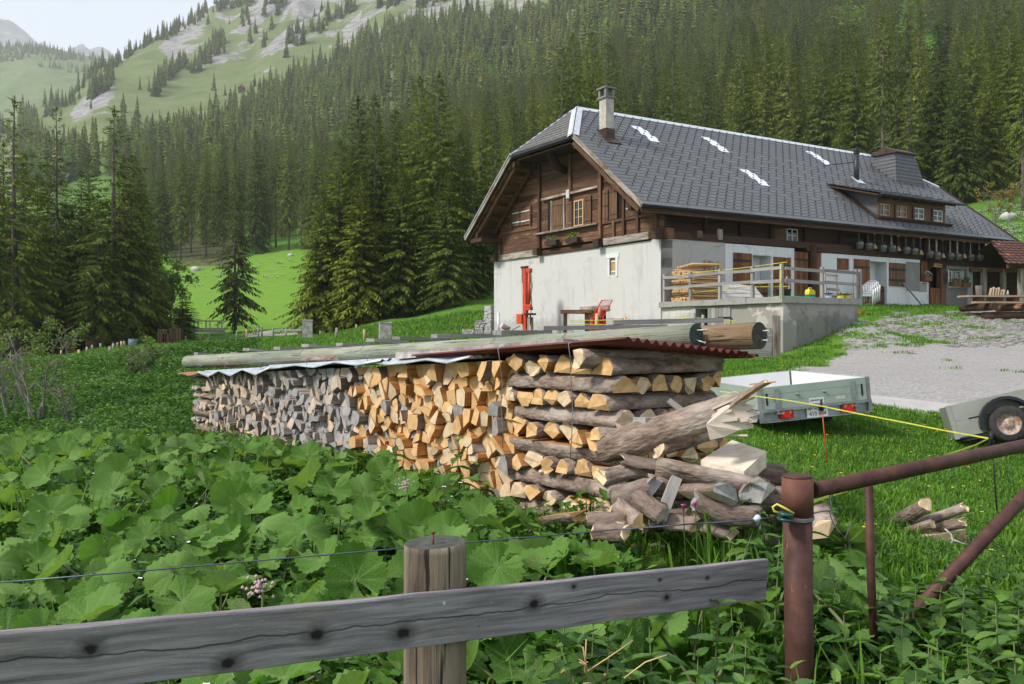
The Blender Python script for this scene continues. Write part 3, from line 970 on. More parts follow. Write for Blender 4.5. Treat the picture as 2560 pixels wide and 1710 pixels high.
# clumps of trees scattered over the open mountain
cl = []
def clump(px, py, rx, ry, n, tilt=0.0):
    for _ in range(n):
        a, r = random.uniform(0, 6.28), sqrt(random.random())
        dx, dy = rx * r * cos(a), ry * r * sin(a)
        q = gpt(px + dx, py + dy - tilt * dx)
        if q.y < 1480 and q.y > 250: cl.append(q)
for q in [(300, 155, 40, 9, 26, .62), (360, 118, 26, 7, 10, .55), (420, 86, 30, 14, 24, .55), (480, 50, 40, 16, 34, .5), (535, 20, 36, 14, 24, .35), (595, 10, 40, 12, 26, .1), (545, 122, 24, 18, 26, .3), (425, 190, 40, 10, 34, .95), (500, 165, 26, 16, 22, .9),
          (255, 225, 36, 12, 36, .7), (205, 205, 34, 20, 34, .9), (180, 255, 30, 10, 16, .4), (130, 262, 24, 9, 8, .3), (240, 180, 18, 12, 14, .9), (625, 102, 3, 3, 2), (680, 78, 3, 3, 2), (640, 85, 4, 3, 2), (575, 60, 3, 3, 1), (690, 10, 30, 14, 14), (615, 50, 12, 20, 10), (770, 90, 40, 18, 14, .5), (850, 40, 40, 14, 16, .5), (980, 8, 40, 14, 22, .3), (1080, 10, 40, 12, 14, .2), (730, 100, 20, 12, 10, .6),
          (80, 285, 60, 12, 10), (20, 340, 50, 20, 12), (460, 165, 8, 8, 5), (395, 225, 14, 16, 10, .9)]:
    clump(*q)
for _ in range(60):
    px = random.uniform(20, 1000); py = random.uniform(0, 330)
    q = gpt(px, py)
    if 700 < q.y < 1480: cl.append(q)
A = np.array([tuple(q) for q in cl])
sA = RNG.uniform(.55, 1.15, len(A)) ** 1.2
# trees on the farther ridge
X_, Y_, Z_ = RB
ii = []
for _ in range(9000):
    r = random.randint(6, X_.shape[0] - 2); c_ = random.randint(0, X_.shape[1] - 2)
    fr, fc = random.random(), random.random()
    def bl(T): return (T[r, c_] * (1 - fc) + T[r, c_ + 1] * fc) * (1 - fr) + (T[r + 1, c_] * (1 - fc) + T[r + 1, c_ + 1] * fc) * fr
    x, y, z = bl(X_), bl(Y_), bl(Z_)
    px = 1280 + FPX * x / y; py = 839.87 - (z - EYE) / y * FPX
    if px > 420: continue
    v = vnoise(np.array([x / 130]), np.array([y / 130 + z / 60]), 5, 4)[0]
    thr = .40 if py < 175 else (.60 if py < 240 else .66)
    if v > thr or py < 150: ii.append((x, y, z))
B = np.array(ii)
allp = np.concatenate([A, B]); alls = np.concatenate([sA, RNG.uniform(.7, 1.2, len(B))])
scatter("mountain_trees", allp - [0, 0, .4], RNG.uniform(0, 6.28, len(allp)), np.stack([alls * 1.15, alls * 1.15, alls], 1), LOWJ, "scattered trees on the open mountain and the far ridge")

def put_leafy(name, x, y, args, mat, label, cat, group=None, zoff=0.0, wm=None):
    st, lf = leafy(*args[:6], mat, **args[6])
    e = empty(name, (x, y, gz1(x, y) + zoff), 0, label, cat, group)
    st.build("stem" if cat != "tree" else "trunk", wm or M_TWIG, e); lf.build("foliage" if cat != "tree" else "crown", mat, e)
    return e
p = at(352, 940, 21); put_leafy("leafy_bush", p.x, p.y, (201, 1.15, .62, 6, 1500, .035, dict(spread=.6, low=.1, clumps=40)), M_LEAF_BUSH, "pale green leafy bush at the top of the grassy bank", "bush")
p = at(375, 905, 24); put_leafy("leafy_bush", p.x, p.y, (202, 1.0, .5, 5, 700, .035, dict(spread=.6, low=.15, clumps=30)), M_LEAF_LIGHT, "small light green bush behind the pale one on the bank", "bush")
for px, py, Y, H, R, n, lab, sd_ in [(88, 1055, 15.5, 2.05, .75, 1300, "tall thin shrub with bare grey stems and few leaves at the field's edge", 203), (175, 1050, 14.5, 1.0, .42, 420, "low bare shrub with dead twigs beside the fallen branches", 204), (22, 1040, 16.5, 1.8, .6, 700, "thin half bare shrub at the very edge of the hollow", 205)]:
    p = at(px, py, Y); put_leafy("thin_shrub", p.x, p.y, (sd_, H, R, 5, n, .03, dict(spread=.7, low=.35, clumps=34)), M_LEAF_BUSH if sd_ != 204 else M_LEAF_LIGHT, lab, "shrub")
for px, Y, top, R, lab, sd_ in [(425, 88, 640, 2.6, "light green leafy tree between the dark spruces and the meadow", 211), (400, 92, 690, 2.2, "low light green leafy tree at the foot of the dark spruces", 212), (120, 96, 470, 2.5, "yellow green leafy tree glowing through the dark spruces", 213)]:
    x = (px - 1280) / FPX * Y
    H = EYE + (839.87 - top) / FPX * Y - gz1(x, Y)
    put_leafy("leafy_tree", x, Y, (sd_, H, R, 3, 2600, .17, dict(spread=.5, low=.12, clumps=60)), M_LEAF_LIGHT, lab, "tree", None, 0, M_BARKT)
for px, py, ht, R, mt, lab, sd_ in [(1222, 232, 48, .5, M_LEAF_LIGHT, "bright green broadleaf tree among spruces above the gable", 221), (1828, 130, 66, .5, M_LEAF_LIGHT, "bright green broadleaf tree high in the forest above the roof ridge", 222),
        (1832, 262, 50, .5, M_LEAF_LIGHT, "bright green round tree just behind the middle of the roof", 223), (1822, 305, 62, .45, M_LEAF_GREY, "grey green airy tree just behind the middle of the roof", 224),
        (2268, 90, 70, .45, M_LEAF_LIGHT, "bright green tree at the grassy clearing on the slope", 225), (2000, 205, 60, .5, M_LEAF_LIGHT, "bright green tree squeezed between spruces behind the roof", 226), (1172, 330, 44, .5, M_LEAF_LIGHT, "small fresh green tree beside the slim spruce at the gable", 227), (1500, 150, 44, .5, M_LEAF_LIGHT, "small fresh green tree amid the forest above the chimney", 228), (2300, 200, 44, .6, M_LEAF_LIGHT, "fresh green bush below the grassy clearing on the slope", 229), (2028, 340, 62, .45, M_LEAF_GREY, "whitish blossoming tree showing just over the roof ridge", 230)]:
    q = gpt(px, py)
    H = ht / FPX * q.y * 1.5
    put_leafy("broadleaf_tree", q.x, q.y, (sd_, H, H * R * .6, 3, 900, H * .028, dict(spread=.4, low=.15, clumps=40)), mt, lab, "tree", None, 0, M_BARKT)
q = gpt(2488, 560)
put_leafy("upright_shrub", q.x, q.y, (231, 3.3, 1.5, 7, 1100, .10, dict(spread=.75, low=.6, clumps=44, upright=True)), M_LEAF_BRON, "shrub of upright bare stems with bronze leaves behind the roof's end", "shrub", None, 0)
# ------------------------------------------------------------------ the chalet
def plaster_material(name, c, dirt, scale=1.0, amount=.5, streak=.5, patch=None):
    m, nt, b = newmat(name)
    P = coords(nt, 'obj', (1, 1, 1))
    n1 = noise(nt, P, 1.1 * scale, 8, .68, .3); n2 = noise(nt, coords(nt, 'obj', (3.0, 3.0, .35)), 1.0, 6, .65); n3 = noise(nt, P, 26, 5, .7)
    col = ramp(nt, n3, [(.25, tuple(x * .86 for x in c)), (.7, c)])
    col = mix(nt, ramp(nt, n1, [(.52, 0), (.78, amount)]), col, dirt)
    col = mix(nt, ramp(nt, n2, [(.55, 0), (.80, streak)]), col, tuple(x * .8 for x in dirt))
    vo = N(nt, "ShaderNodeTexVoronoi"); vo.feature = 'DISTANCE_TO_EDGE'; vo.inputs['Scale'].default_value = .42
    wv = N(nt, "ShaderNodeVectorMath", operation='ADD'); nt.links.new(P, wv.inputs[0])
    nz = N(nt, "ShaderNodeTexNoise"); nz.inputs['Scale'].default_value = 1.6; nz.inputs['Detail'].default_value = 6; nt.links.new(P, nz.inputs['Vector'])
    nt.links.new(nz.outputs['Color'], wv.inputs[1]); nt.links.new(wv.outputs[0], vo.inputs['Vector'])
    ck = math_(nt, 'MULTIPLY', ramp(nt, vo.outputs['Distance'], [(0, 1), (.010, 0)]), ramp(nt, noise(nt, P, .5, 3), [(.50, 0), (.58, .5)]))
    col = mix(nt, ck, col, tuple(x * .35 for x in dirt))
    sz = N(nt, "ShaderNodeSeparateXYZ"); nt.links.new(P, sz.inputs[0])
    damp = math_(nt, 'SUBTRACT', math_(nt, 'ADD', 2.35, math_(nt, 'MULTIPLY', n1, 1.6)), sz.outputs[2])
    col = mix(nt, ramp(nt, damp, [(.75, 0), (.99, .45)]), col, tuple(x * .75 for x in dirt))
    if patch is not None:
        n4 = noise(nt, P, .55, 9, .62, .2)
        col = mix(nt, ramp(nt, n4, [(.50, 0), (.52, 1)]), col, mix(nt, n3, tuple(x * .7 for x in patch), patch))
    nt.links.new(col, b.inputs['Base Color'])
    b.inputs['Roughness'].default_value = .95; b.inputs['Specular IOR Level'].default_value = .1
    bump(nt, b, mix(nt, .6, n1, n3), .55, .035)
    return m
M_WHITE = plaster_material("white_plaster", (.57, .56, .54), (.36, .345, .325), 1, .6, .65)
M_GREYPL = plaster_material("grey_plaster", (.46, .45, .43), (.33, .32, .30), 1.2, .5, .3)
M_LIME = plaster_material("limewash", (.70, .715, .73), (.40, .40, .40), 1.4, .7, .6)
M_TERR = plaster_material("weathered_render", (.62, .59, .54), (.30, .285, .265), .8, .75, .6, (.33, .31, .28))
M_TERR2 = plaster_material("mottled_render", (.33, .315, .29), (.12, .115, .10), 1.6, .95, .8)
M_DARKPL = plaster_material("dark_render", (.22, .21, .195), (.14, .13, .12), 1.5, .5, .4)
M_CONC = plaster_material("old_concrete", (.34, .325, .30), (.12, .115, .105), 2.6, .8, .3)
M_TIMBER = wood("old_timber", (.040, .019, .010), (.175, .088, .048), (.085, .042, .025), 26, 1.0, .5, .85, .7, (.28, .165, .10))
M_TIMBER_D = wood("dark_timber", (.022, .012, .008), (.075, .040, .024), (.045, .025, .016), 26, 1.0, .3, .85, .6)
M_TIMBER_G = wood("weathered_beam", (.20, .16, .13), (.50, .45, .40), (.14, .085, .05), 24, 1.0, .2, .9, .5)
M_SHUT = wood("shutter_boards", (.06, .031, .018), (.20, .105, .058), (.12, .06, .034), 30, 1.2, .25, .8, .5, (.24, .16, .11))
M_SHUT_R = wood("red_shutter_boards", (.075, .028, .012), (.29, .12, .048), (.13, .05, .025), 30, 1.2, .3, .8, .5, (.06, .028, .016))
M_GREYW = wood("grey_boards", (.17, .16, .155), (.36, .345, .33), (.24, .22, .20), 30, 1.0, .22, .9, .5)
M_OAK = wood("light_frame_wood", (.34, .20, .09), (.60, .40, .20), None, 24, 1.0, .15, .6, .2)
M_DORM = wood("dormer_wood", (.05, .027, .014), (.17, .09, .042), (.10, .052, .025), 24, 1.0, .25, .7, .4)
M_PALEFR = plain("pale_window_frame", (.72, .72, .68), .5)
M_GLASS, _nt, _b = newmat("dark_glass")
_b.inputs['Base Color'].default_value = (.012, .016, .016, 1); _b.inputs['Roughness'].default_value = .06; _b.inputs['Specular IOR Level'].default_value = .6
M_BLACK = plain("shade_black", (.012, .010, .009), .9, var=.2)  # near-black colour standing in for the shade inside openings
M_IRON = plain("wrought_iron", (.035, .030, .028), .6, .3, .2, 20)
M_WHITEIRON = plain("white_painted_iron", (.62, .62, .62), .6, 0, .15)
M_ZINC = plain("zinc_sheet", (.62, .66, .72), .42, .35, .10, 5, spec=.5)
M_COPPER = plain("brown_copper", (.085, .052, .040), .5, .5, .25, 4)
M_GUTTER = plain("dark_gutter", (.045, .048, .055), .45, .3, .2, 4)
def slate_material():
    m, nt, b = newmat("slate")
    r = rnd_any(nt)
    n = noise(nt, coords(nt, 'gco', (2, 2, 2)), 2.0, 5, .6)
    col = ramp(nt, r, [(0, (.088, .092, .102)), (.5, (.098, .102, .112)), (1, (.110, .114, .124))])
    col = mix(nt, ramp(nt, n, [(.5, 0), (.8, .35)]), col, (.15, .15, .15))
    nt.links.new(col, b.inputs['Base Color'])
    b.inputs['Roughness'].default_value = .55; b.inputs['Specular IOR Level'].default_value = .4
    return m
M_SLATE = slate_material()
M_SLATE_O = plain("old_lichen_slate", (.17, .165, .155), .85, 0, .3, 9, (.075, .07, .068))
M_WTILE = plain("white_slate", (.72, .74, .80), .5, 0, .05)

HROOT = empty("chalet", (HX, HY, 0), HTH, "big old farmhouse chalet with white plinth, dark timber gable and long grey slate roof", "house")
def P(face, w_, z, d=0.0):
    return V(-d, w_, z) if face == 'g' else V(w_, -d, z)
def fbox(mb, face, w0, w1, z0, z1, d0, d1, mat=0, jit=0, rnd=None):
    c = P(face, (w0 + w1) / 2, (z0 + z1) / 2, (d0 + d1) / 2)
    d = (abs(d1 - d0), abs(w1 - w0), abs(z1 - z0)) if face == 'g' else (abs(w1 - w0), abs(d1 - d0), abs(z1 - z0))
    return mb.box(c, d, None, mat, jit, rnd)
def holed(mb, face, w0, w1, z0, z1, d0, d1, holes, mat=0, step=1.3):
    """wall slab with rectangular holes"""
    ws = sorted({w0, w1} | {h for H in holes for h in H[:2]} | set(np.arange(w0 + step, w1 - .2, step).round(3)))
    zs = sorted({z0, z1} | {h for H in holes for h in H[2:]})
    for a, b in zip(ws, ws[1:]):
        for c, d in zip(zs, zs[1:]):
            mw, mz = (a + b) / 2, (c + d) / 2
            if any(H[0] < mw < H[1] and H[2] < mz < H[3] for H in holes): continue
            fbox(mb, face, a, b, c, d, d0, d1, mat, rnd=.3)
def su(px, v):
    s = (px - 1280) / FPX
    return (s * (HY + v * HV.y) - (HX + v * HV.x)) / (HU.x - s * HU.y)
def gv(px, u=0.0):
    s = (px - 1280) / FPX
    return (s * (HY + u * HU.y) - (HX + u * HU.x)) / (HV.x - s * HV.y)
def zat(py, Y):
    return EYE + (839.87 - py) / FPX * Y

def window(face, w0, w1, z0, z1, nx, ny, fm, d=.0, fr=.05, name="window", pm=None, depth=.06, parent=HROOT, label=None):
    f = MB()
    for a, b, c, e in ((w0, w1, z0, z0 + fr), (w0, w1, z1 - fr, z1), (w0, w0 + fr, z0 + fr, z1 - fr), (w1 - fr, w1, z0 + fr, z1 - fr)):
        fbox(f, face, a, b, c, e, d - depth / 2, d + depth / 2)
    iw, iz = (w1 - w0 - 2 * fr) / nx, (z1 - z0 - 2 * fr) / ny
    for i in range(1, nx):
        x = w0 + fr + i * iw; t = .028 if not (nx == 2 or i == nx // 2) else .045
        fbox(f, face, x - t / 2, x + t / 2, z0 + fr, z1 - fr, d - depth * .4, d + depth * .4)
    for j in range(1, ny):
        z = z0 + fr + j * iz
        for i in range(nx):
            x = w0 + fr + i * iw
            fbox(f, face, x + .02, x + iw - .02, z - .013, z + .013, d - depth * .3, d + depth * .35)
    o = f.build(name, fm, parent, label=label)
    for i in range(nx):
        for j in range(ny):
            x = w0 + fr + i * iw; z = z0 + fr + j * iz
            g = MB(); fbox(g, face, x, x + iw, z, z + iz, d - .02, d - .008)
            g.build("pane", pm or M_GLASS, o)
    return o
def shutter(face, w0, w1, z0, z1, d, mat, bars=(.2, .8), barmat=None, nb=None, name="shutter", label=None, hinge_w=.05, parent=HROOT, bd=.02):
    """boarded leaf: boards joined side by side, ledges and strap hinges on it"""
    nb = nb or max(2, round((w1 - w0) / .16))
    e = None
    cuts = np.linspace(w0, w1, nb + 1)
    f = MB()
    for a, b in zip(cuts, cuts[1:]):
        fbox(f, face, a + .004, b - .004, z0 + random.uniform(0, .015), z1 - random.uniform(0, .015), d, d + .03 + random.uniform(0, .004))
    e = f.build(name, mat, parent, label=label)
    for t in bars:
        h = MB(); zc = z0 + (z1 - z0) * t
        fbox(h, face, w0 - .02, w1 - .05, zc - hinge_w / 2, zc + hinge_w / 2, d + .036, d + .036 + bd)
        h.build("hinge" if barmat is not None else "ledge", barmat or mat, e)
    return e

ZT = 5.11
# --- masonry ground floor
b = MB()
holed(b, 'g', 0.0, 12.0, .5, ZT, -.55, 0, [(2.6, 3.05, 3.98, 4.62), (9.0, 9.52, 3.98, 4.66), (3.25, 4.55, 1.2, 2.60), (2.35, 2.95, 1.2, 2.05)])
b.build("wall", M_WHITE, HROOT, label="white plastered gable wall with small openings")
b = MB(); fbox(b, 's', .003, 3.2, .5, 5.15, -.5, 0); b.build("wall", M_GREYPL, HROOT, label="bare grey plaster wall above the terrace")
b = MB()
holed(b, 's', 3.2, 7.02, 2.0, 5.13, -.5, .012, [(4.62, 5.64, 2.0, 4.74)])
b.build("wall", M_LIME, HROOT, label="limewashed wall behind the terrace railing")
b = MB()
holed(b, 's', 8.66, 15.28, 2.4, 5.03, -.5, .006, [(9.62, 10.42, 4.37, 4.86), (11.8, 12.88, 2.4, 4.82)])
holed(b, 's', 15.28, 15.94, 2.4, 4.05, -.5, .006, [])
b.build("wall", M_LIME, HROOT, label="limewashed wall with stable doors")
b = MB(); holed(b, 's', 17.26, 19.35, 2.2, 4.86, -.5, .01, [(17.42, 18.85, 3.9, 4.70)]); b.build("wall", M_DARKPL, HROOT, label="dark rough rendered wall below the kitchen window")
b = MB(); fbox(b, 's', 19.36, 21.2, 2.2, 4.86, -.5, -.05); b.build("wall", M_GREYPL, HROOT, label="dull grey wall at the far corner")
b = MB()
fbox(b, 's', .6, 21.2, .5, 6.3, -12.0, -11.5); b.box((20.95, 6, 3.4), (.5, 11, 5.8))
b.build("wall", M_GREYPL, HROOT, label="rear and far end masonry")
b = MB(); b.box((10.6, 6, 3.0), (18.4, 9.6, 4.4)); b.build("shade_block", M_BLACK, HROOT)  # solid black block, paints the shade of the rooms behind the openings
# reveals of openings
b = MB(); fbox(b, 's', 5.20, 5.64, 2.85, 4.74, -1.4, -.51); b.build("reveal", M_LIME, HROOT); b = MB(); fbox(b, 's', 12.40, 12.88, 2.9, 4.82, -1.4, -.51); b.build("reveal", M_LIME, HROOT)
# --- timber upper floor: gable
OV = 1.283
def roof_under(v):
    return 6.234 + (min(v, 12 - v) + .476) * (5.022 / 6.476) - .26
def zcap(v): return min(roof_under(v), 9.47 + .3)
z = 5.42
while z < 9.55:
    h = random.choice((.19, .21, .23))
    zt = z + h
    # the span of this course under the roof
    vmin = max(0.0, (zt - 6.234 + .26) / (5.022 / 6.476) - .476)
    vmax = 12 - vmin
    cuts = [vmin] + [c for c in (3.5, 7.94) if vmin + .3 < c < vmax - .3] + [vmax]
    for a, c in zip(cuts, cuts[1:]):
        m = MB(); dd = random.uniform(-.012, .012)
        fbox(m, 'g', max(a, .02) + .006, min(c, 11.4) - .006 if c > 11.4 else c - .006, z + .004, zt - .004, -.18, .02 + dd, jit=.004)
        m.build("wall_timber", M_TIMBER, HROOT)
    z = zt
b = MB(); fbox(b, 'g', 11.40, 11.95, 5.4, 6.0, -.3, -.02); b.build("wall_timber", M_TIMBER_D, HROOT)
b = MB(); fbox(b, 'g', .05, 11.9, 5.12, 9.3, -.4, -.2); bb = b
b = MB(); b.prism([V(.25, .1, 5.2), V(.25, 11.9, 5.2), V(.25, 11.9, 6.2), V(.25, 7.8, 9.5), V(.25, 4.2, 9.5), V(.25, .1, 6.2)], (.1, 0, 0)); b.build("wall", M_TIMBER_D, HROOT, label="inner board lining of the gable")
def post(face, w_, z0, z1, wd=.16, d0=0.0, d1=.10, mat=None, name="post"):
    m = MB(); fbox(m, face, w_ - wd / 2, w_ + wd / 2, z0, z1, d0, d1, jit=.006); return m.build(name, mat or M_TIMBER, HROOT)
post('g', 7.94, 5.45, 9.1, .17, .03, .14); post('g', 5.61, 7.62, 9.5, .17, .03, .12); post('g', 3.50, 5.45, 8.5, .18, .03, .15); post('g', .22, 5.42, 6.5, .2, .03, .1); post('g', 1.22, 5.42, 6.9, .16, .03, .12)
post('g', 2.03, 5.42, 7.4, .13, .03, .14); post('g', 11.36, 5.2, 6.35, .14, .03, .1); post('g', 2.68, 5.42, 6.06, .14, .035, .11)
def gbeam(v0, v1, z0, z1, d0, d1, mat, name="beam"):
    m = MB(); fbox(m, 'g', v0, v1, z0, z1, d0, d1, jit=.012); return m.build(name, mat, HROOT)
gbeam(8.1, 11.55, 5.13, 5.40, .0, .10, M_TIMBER_G); gbeam(3.7, 7.85, 5.13, 5.32, .0, .07, M_TIMBER); gbeam(.55, 3.3, 5.16, 5.43, .0, .12, M_TIMBER_G)
gbeam(3.64, 7.70, 7.47, 7.57, .02, .16, M_TIMBER_G); gbeam(3.58, 8.18, 6.01, 6.09, .03, .24, M_TIMBER_G, "window_ledge"); gbeam(8.1, 11.3, 6.33, 6.42, .03, .07, M_TIMBER)
gbeam(.3, 3.4, 6.0, 6.1, .03, .09, M_TIMBER); gbeam(5.5, 5.72, 7.30, 7.66, .165, .21, M_WHITEIRON, "iron_strap")
for v_ in (11.6, 7.9, 3.5):       # beam heads
    gbeam(v_ - .17, v_ + .17, 5.12, 5.42, .125, .34, M_TIMBER_D, "beam_head")
m = MB(); m.box((-.12, -.05, 5.28), (.62, .36, .34)); m.build("beam_head", M_TIMBER_D, HROOT)
m = MB(); m.box((.12, -.2, 5.30), (.3, .4, .36)); m.build("beam_head", M_TIMBER, HROOT)
# windows and shutters of the gable
m = MB(); fbox(m, 'g', 7.02, 7.34, 6.14, 7.36, .02, .035); m.build("shade_panel", M_BLACK, HROOT)  # black sheet on the timbers, painted shade of an open window
m = MB(); fbox(m, 'g', 2.05, 2.40, 6.1, 7.38, .02, .035); m.build("shade_panel", M_BLACK, HROOT)  # second black sheet painted as window shade, no hole behind it
shutter('g', 6.10, 6.95, 6.11, 7.36, .07, M_SHUT, (.14, .84)); shutter('g', 5.47, 5.90, 6.10, 7.29, .06, M_SHUT, (.15, .85))
shutter('g', 4.14, 4.60, 6.10, 7.27, .06, M_SHUT, (.15, .85)); shutter('g', 3.02, 3.38, 6.10, 7.33, .06, M_SHUT, (.1, .5, .9))
shutter('g', 2.43, 2.93, 6.12, 7.42, .08, M_SHUT, (.16, .84)); shutter('g', 1.31, 1.94, 6.12, 7.14, .05, M_SHUT, (.3,), M_WHITEIRON)
shutter('g', 9.55, 10.2, 6.6, 7.36, .06, M_SHUT, (.22, .78), M_WHITEIRON, label="hatch shutter with white hinges"); shutter('g', 8.70, 9.48, 6.58, 7.36, .06, M_SHUT, (.22, .78), M_WHITEIRON, label="hatch shutter with white hinges")
post('g', 7.0, 6.1, 7.4, .06, .03, .1, M_TIMBER_G); post('g', 6.03, 6.1, 7.4, .08, .03, .11, M_TIMBER_G); post('g', 8.64, 6.5, 7.42, .07, .03, .12); post('g', 10.3, 6.5, 7.42, .1, .03, .1)
window('g', 4.64, 5.30, 6.09, 7.17, 2, 3, M_OAK, .075, .06)
post('g', 5.38, 6.1, 7.2, .12, .03, .07, M_TIMBER)
# little window in the white wall, with a pale surround
m = MB()
for a, c, e, f in ((2.50, 2.62, 3.9, 4.7), (3.04, 3.14, 3.9, 4.7), (2.42, 3.22, 4.64, 4.82)):
    fbox(m, 'g', a, c, e, f, 0.001, .022, jit=.012)
m.build("window_surround", M_LIME, HROOT)
shutter('g', 2.63, 3.04, 3.99, 4.62, -.10, M_OAK, (.18, .82), M_PALEFR, 3)
m = MB(); fbox(m, 'g', 8.95, 9.55, 4.665, 4.74, .0, .05); m.build("lintel", M_TIMBER_D, HROOT)
window('g', 9.02, 9.5, 3.99, 4.65, 1, 2, M_IRON, -.12, .03)
m = MB(); fbox(m, 'g', 3.0, 4.9, 2.61, 2.80, -.1, .07, jit=.02); m.build("lintel", M_TIMBER_G, HROOT)
m = MB(); fbox(m, 'g', 2.15, 3.1, 2.06, 2.28, -.1, .05, jit=.02); m.build("lintel", M_TIMBER_G, HROOT)
# --- long side: timber upper storey, shade of the eaves put into its dark colour
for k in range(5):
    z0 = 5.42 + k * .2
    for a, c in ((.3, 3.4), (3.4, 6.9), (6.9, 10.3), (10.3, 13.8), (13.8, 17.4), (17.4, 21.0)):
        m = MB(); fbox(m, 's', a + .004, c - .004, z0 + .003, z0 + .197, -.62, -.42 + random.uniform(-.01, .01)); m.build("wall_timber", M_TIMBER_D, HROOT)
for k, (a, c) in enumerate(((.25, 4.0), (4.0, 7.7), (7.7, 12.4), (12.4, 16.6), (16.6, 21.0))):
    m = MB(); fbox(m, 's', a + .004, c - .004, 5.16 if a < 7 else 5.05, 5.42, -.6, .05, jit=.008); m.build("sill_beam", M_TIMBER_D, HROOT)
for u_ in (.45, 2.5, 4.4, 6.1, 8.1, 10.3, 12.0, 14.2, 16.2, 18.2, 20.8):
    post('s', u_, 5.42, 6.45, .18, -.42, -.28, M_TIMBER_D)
m = MB(); fbox(m, 's', 1.6, 1.86, 5.24, 5.50, .055, .2); m.build("beam_head", M_TIMBER, HROOT)
m = MB(); fbox(m, 's', 2.72, 3.0, 5.24, 5.64, .055, .08); m.build("plaque", M_TIMBER_G, HROOT)
window('s', 6.98, 7.62, 5.44, 5.97, 2, 2, M_PALEFR, -.36, .04)
shutter('s', 6.25, 6.95, 5.44, 5.97, -.39, M_SHUT, (.5,))
# long side ground floor: doors and hatches
shutter('s', 3.60, 4.58, 2.95, 4.80, .03, M_SHUT_R, (.84, .12), M_IRON, 6, "stable_door", "stable door leaf swung open against the wall", .07)
shutter('s', 4.66, 5.62, 2.84, 3.70, -.12, M_SHUT, (.5,), M_IRON, 6, "stable_door", "closed lower half of the stable door", .07)
shutter('s', 5.80, 6.78, 3.0, 4.74, .03, M_SHUT_R, (.8, .2), M_IRON, 6, "stable_door", "dark red brown door leaf beside the opening", .07)
m = MB(); fbox(m, 's', 5.66, 5.76, 2.83, 4.76, .013, .05); fbox(m, 's', 4.55, 4.62, 2.83, 4.76, .013, .05); fbox(m, 's', 4.55, 5.76, 4.76, 4.82, .013, .05); m.build("door_frame", M_PALEFR, HROOT)
shutter('s', 7.06, 7.9, 2.86, 5.02, -.06, M_SHUT_R, (.85, .15), M_IRON, 5, "door", "tall red brown plank door", .07)
m = MB(); m.tube([P('s', 8.09, 2.8, .05), P('s', 8.1, 4.0, .06), P('s', 8.08, 5.3, .04)], [.15, .165, .15], 9, wob=.05); m.build("post", M_TIMBER_D, HROOT, label="thick dark log post between the plank doors")
for a in (8.27, 8.46):
    m = MB(); fbox(m, 's', a, a + .18, 2.86, 5.04, -.08, -.03); m.build("door_board", M_SHUT_R, HROOT)
shutter('s', 9.63, 10.41, 4.38, 4.85, -.06, M_SHUT_R, (), None, 5, "hatch")
shutter('s', 10.70, 11.72, 2.98, 4.88, .02, M_SHUT_R, (.82, .15), M_IRON, 6, "stable_door", "stable door leaf folded back", .07)
shutter('s', 11.82, 12.87, 2.9, 3.78, -.10, M_SHUT, (.75, .15), M_IRON, 6, "stable_door", "closed lower half door behind the chairs", .07)
m = MB(); fbox(m, 's', 12.88, 12.96, 2.9, 4.88, .007, .04); fbox(m, 's', 11.74, 12.88, 4.82, 4.88, .007, .04); m.build("door_frame", M_PALEFR, HROOT)
shutter('s', 13.06, 14.20, 3.78, 4.82, .02, M_SHUT, (.72, .26), M_IRON, 6, label="closed shutter with two broad iron straps", hinge_w=.09)
m = MB(); fbox(m, 's', 14.29, 15.24, 3.62, 4.90, .008, .035); m.build("cover_panel", M_GREYW, HROOT)
m = MB(); fbox(m, 's', 15.24, 15.76, 3.60, 4.01, .008, .034); m.build("cover_panel", M_GREYW, HROOT)
shutter('s', 15.50, 15.95, 4.06, 5.03, -.10, M_SHUT_R, (), None, 3, "wall_board")
m = MB(); fbox(m, 's', 15.3, 15.5, 4.10, 5.0, -.3, -.25); m.build("shade_panel", M_BLACK, HROOT)  # black sheet paints the shade in the gap beside the boards
m = MB(); fbox(m, 's', 15.95, 16.02, 2.9, 4.72, -.2, .03); fbox(m, 's', 15.95, 17.26, 4.72, 5.04, -.3, .03); m.build("door_frame", M_TIMBER_D, HROOT)
shutter('s', 16.03, 16.88, 2.95, 3.80, -.08, M_SHUT_R, (.9,), None, 5, "door", "lower half of the open kitchen door")
m = MB(); fbox(m, 's', 16.02, 16.9, 2.9, 4.72, -.48, -.45); m.build("shade_panel", M_BLACK, HROOT)  # shade of the open kitchen door painted as a black sheet
m = MB(); fbox(m, 's', 16.9, 17.25, 2.9, 4.72, -.2, .0); m.build("door_frame", M_TIMBER, HROOT)
m = MB(); fbox(m, 's', 16.28, 16.87, 4.75, 4.91, .035, .055); pq = m.build("plaque", M_OAK, HROOT, label="small varnished name board over the door")
m = MB(); m.tube([P('s', 16.45 + .055 * cos(a), 4.83 + .05 * sin(a), .058) for a in np.linspace(0, 6.28, 13)], .008, 4, caps=False)
for k in range(4): fbox(m, 's', 16.56 + k * .07, 16.61 + k * .07, 4.80, 4.86, .056, .062)
m.build("emblem", M_IRON, pq)
window('s', 17.55, 18.62, 3.95, 4.66, 3, 2, M_PALEFR, -.16, .05)
m = MB(); fbox(m, 's', 18.64, 18.85, 3.9, 4.70, -.48, -.1); fbox(m, 's', 17.42, 17.5, 3.9, 4.70, -.48, -.02); fbox(m, 's', 17.4, 18.9, 3.84, 3.9, -.4, .06); m.build("reveal", M_WHITE, HROOT)
m = MB(); m.box((0, 0, 0), (.36, .03, .56)); o = m.build("casement", M_PALEFR, HROOT, loc=P('s', 17.22, 4.36, .16), rot=(0, 0, .5), label="casement swung open")
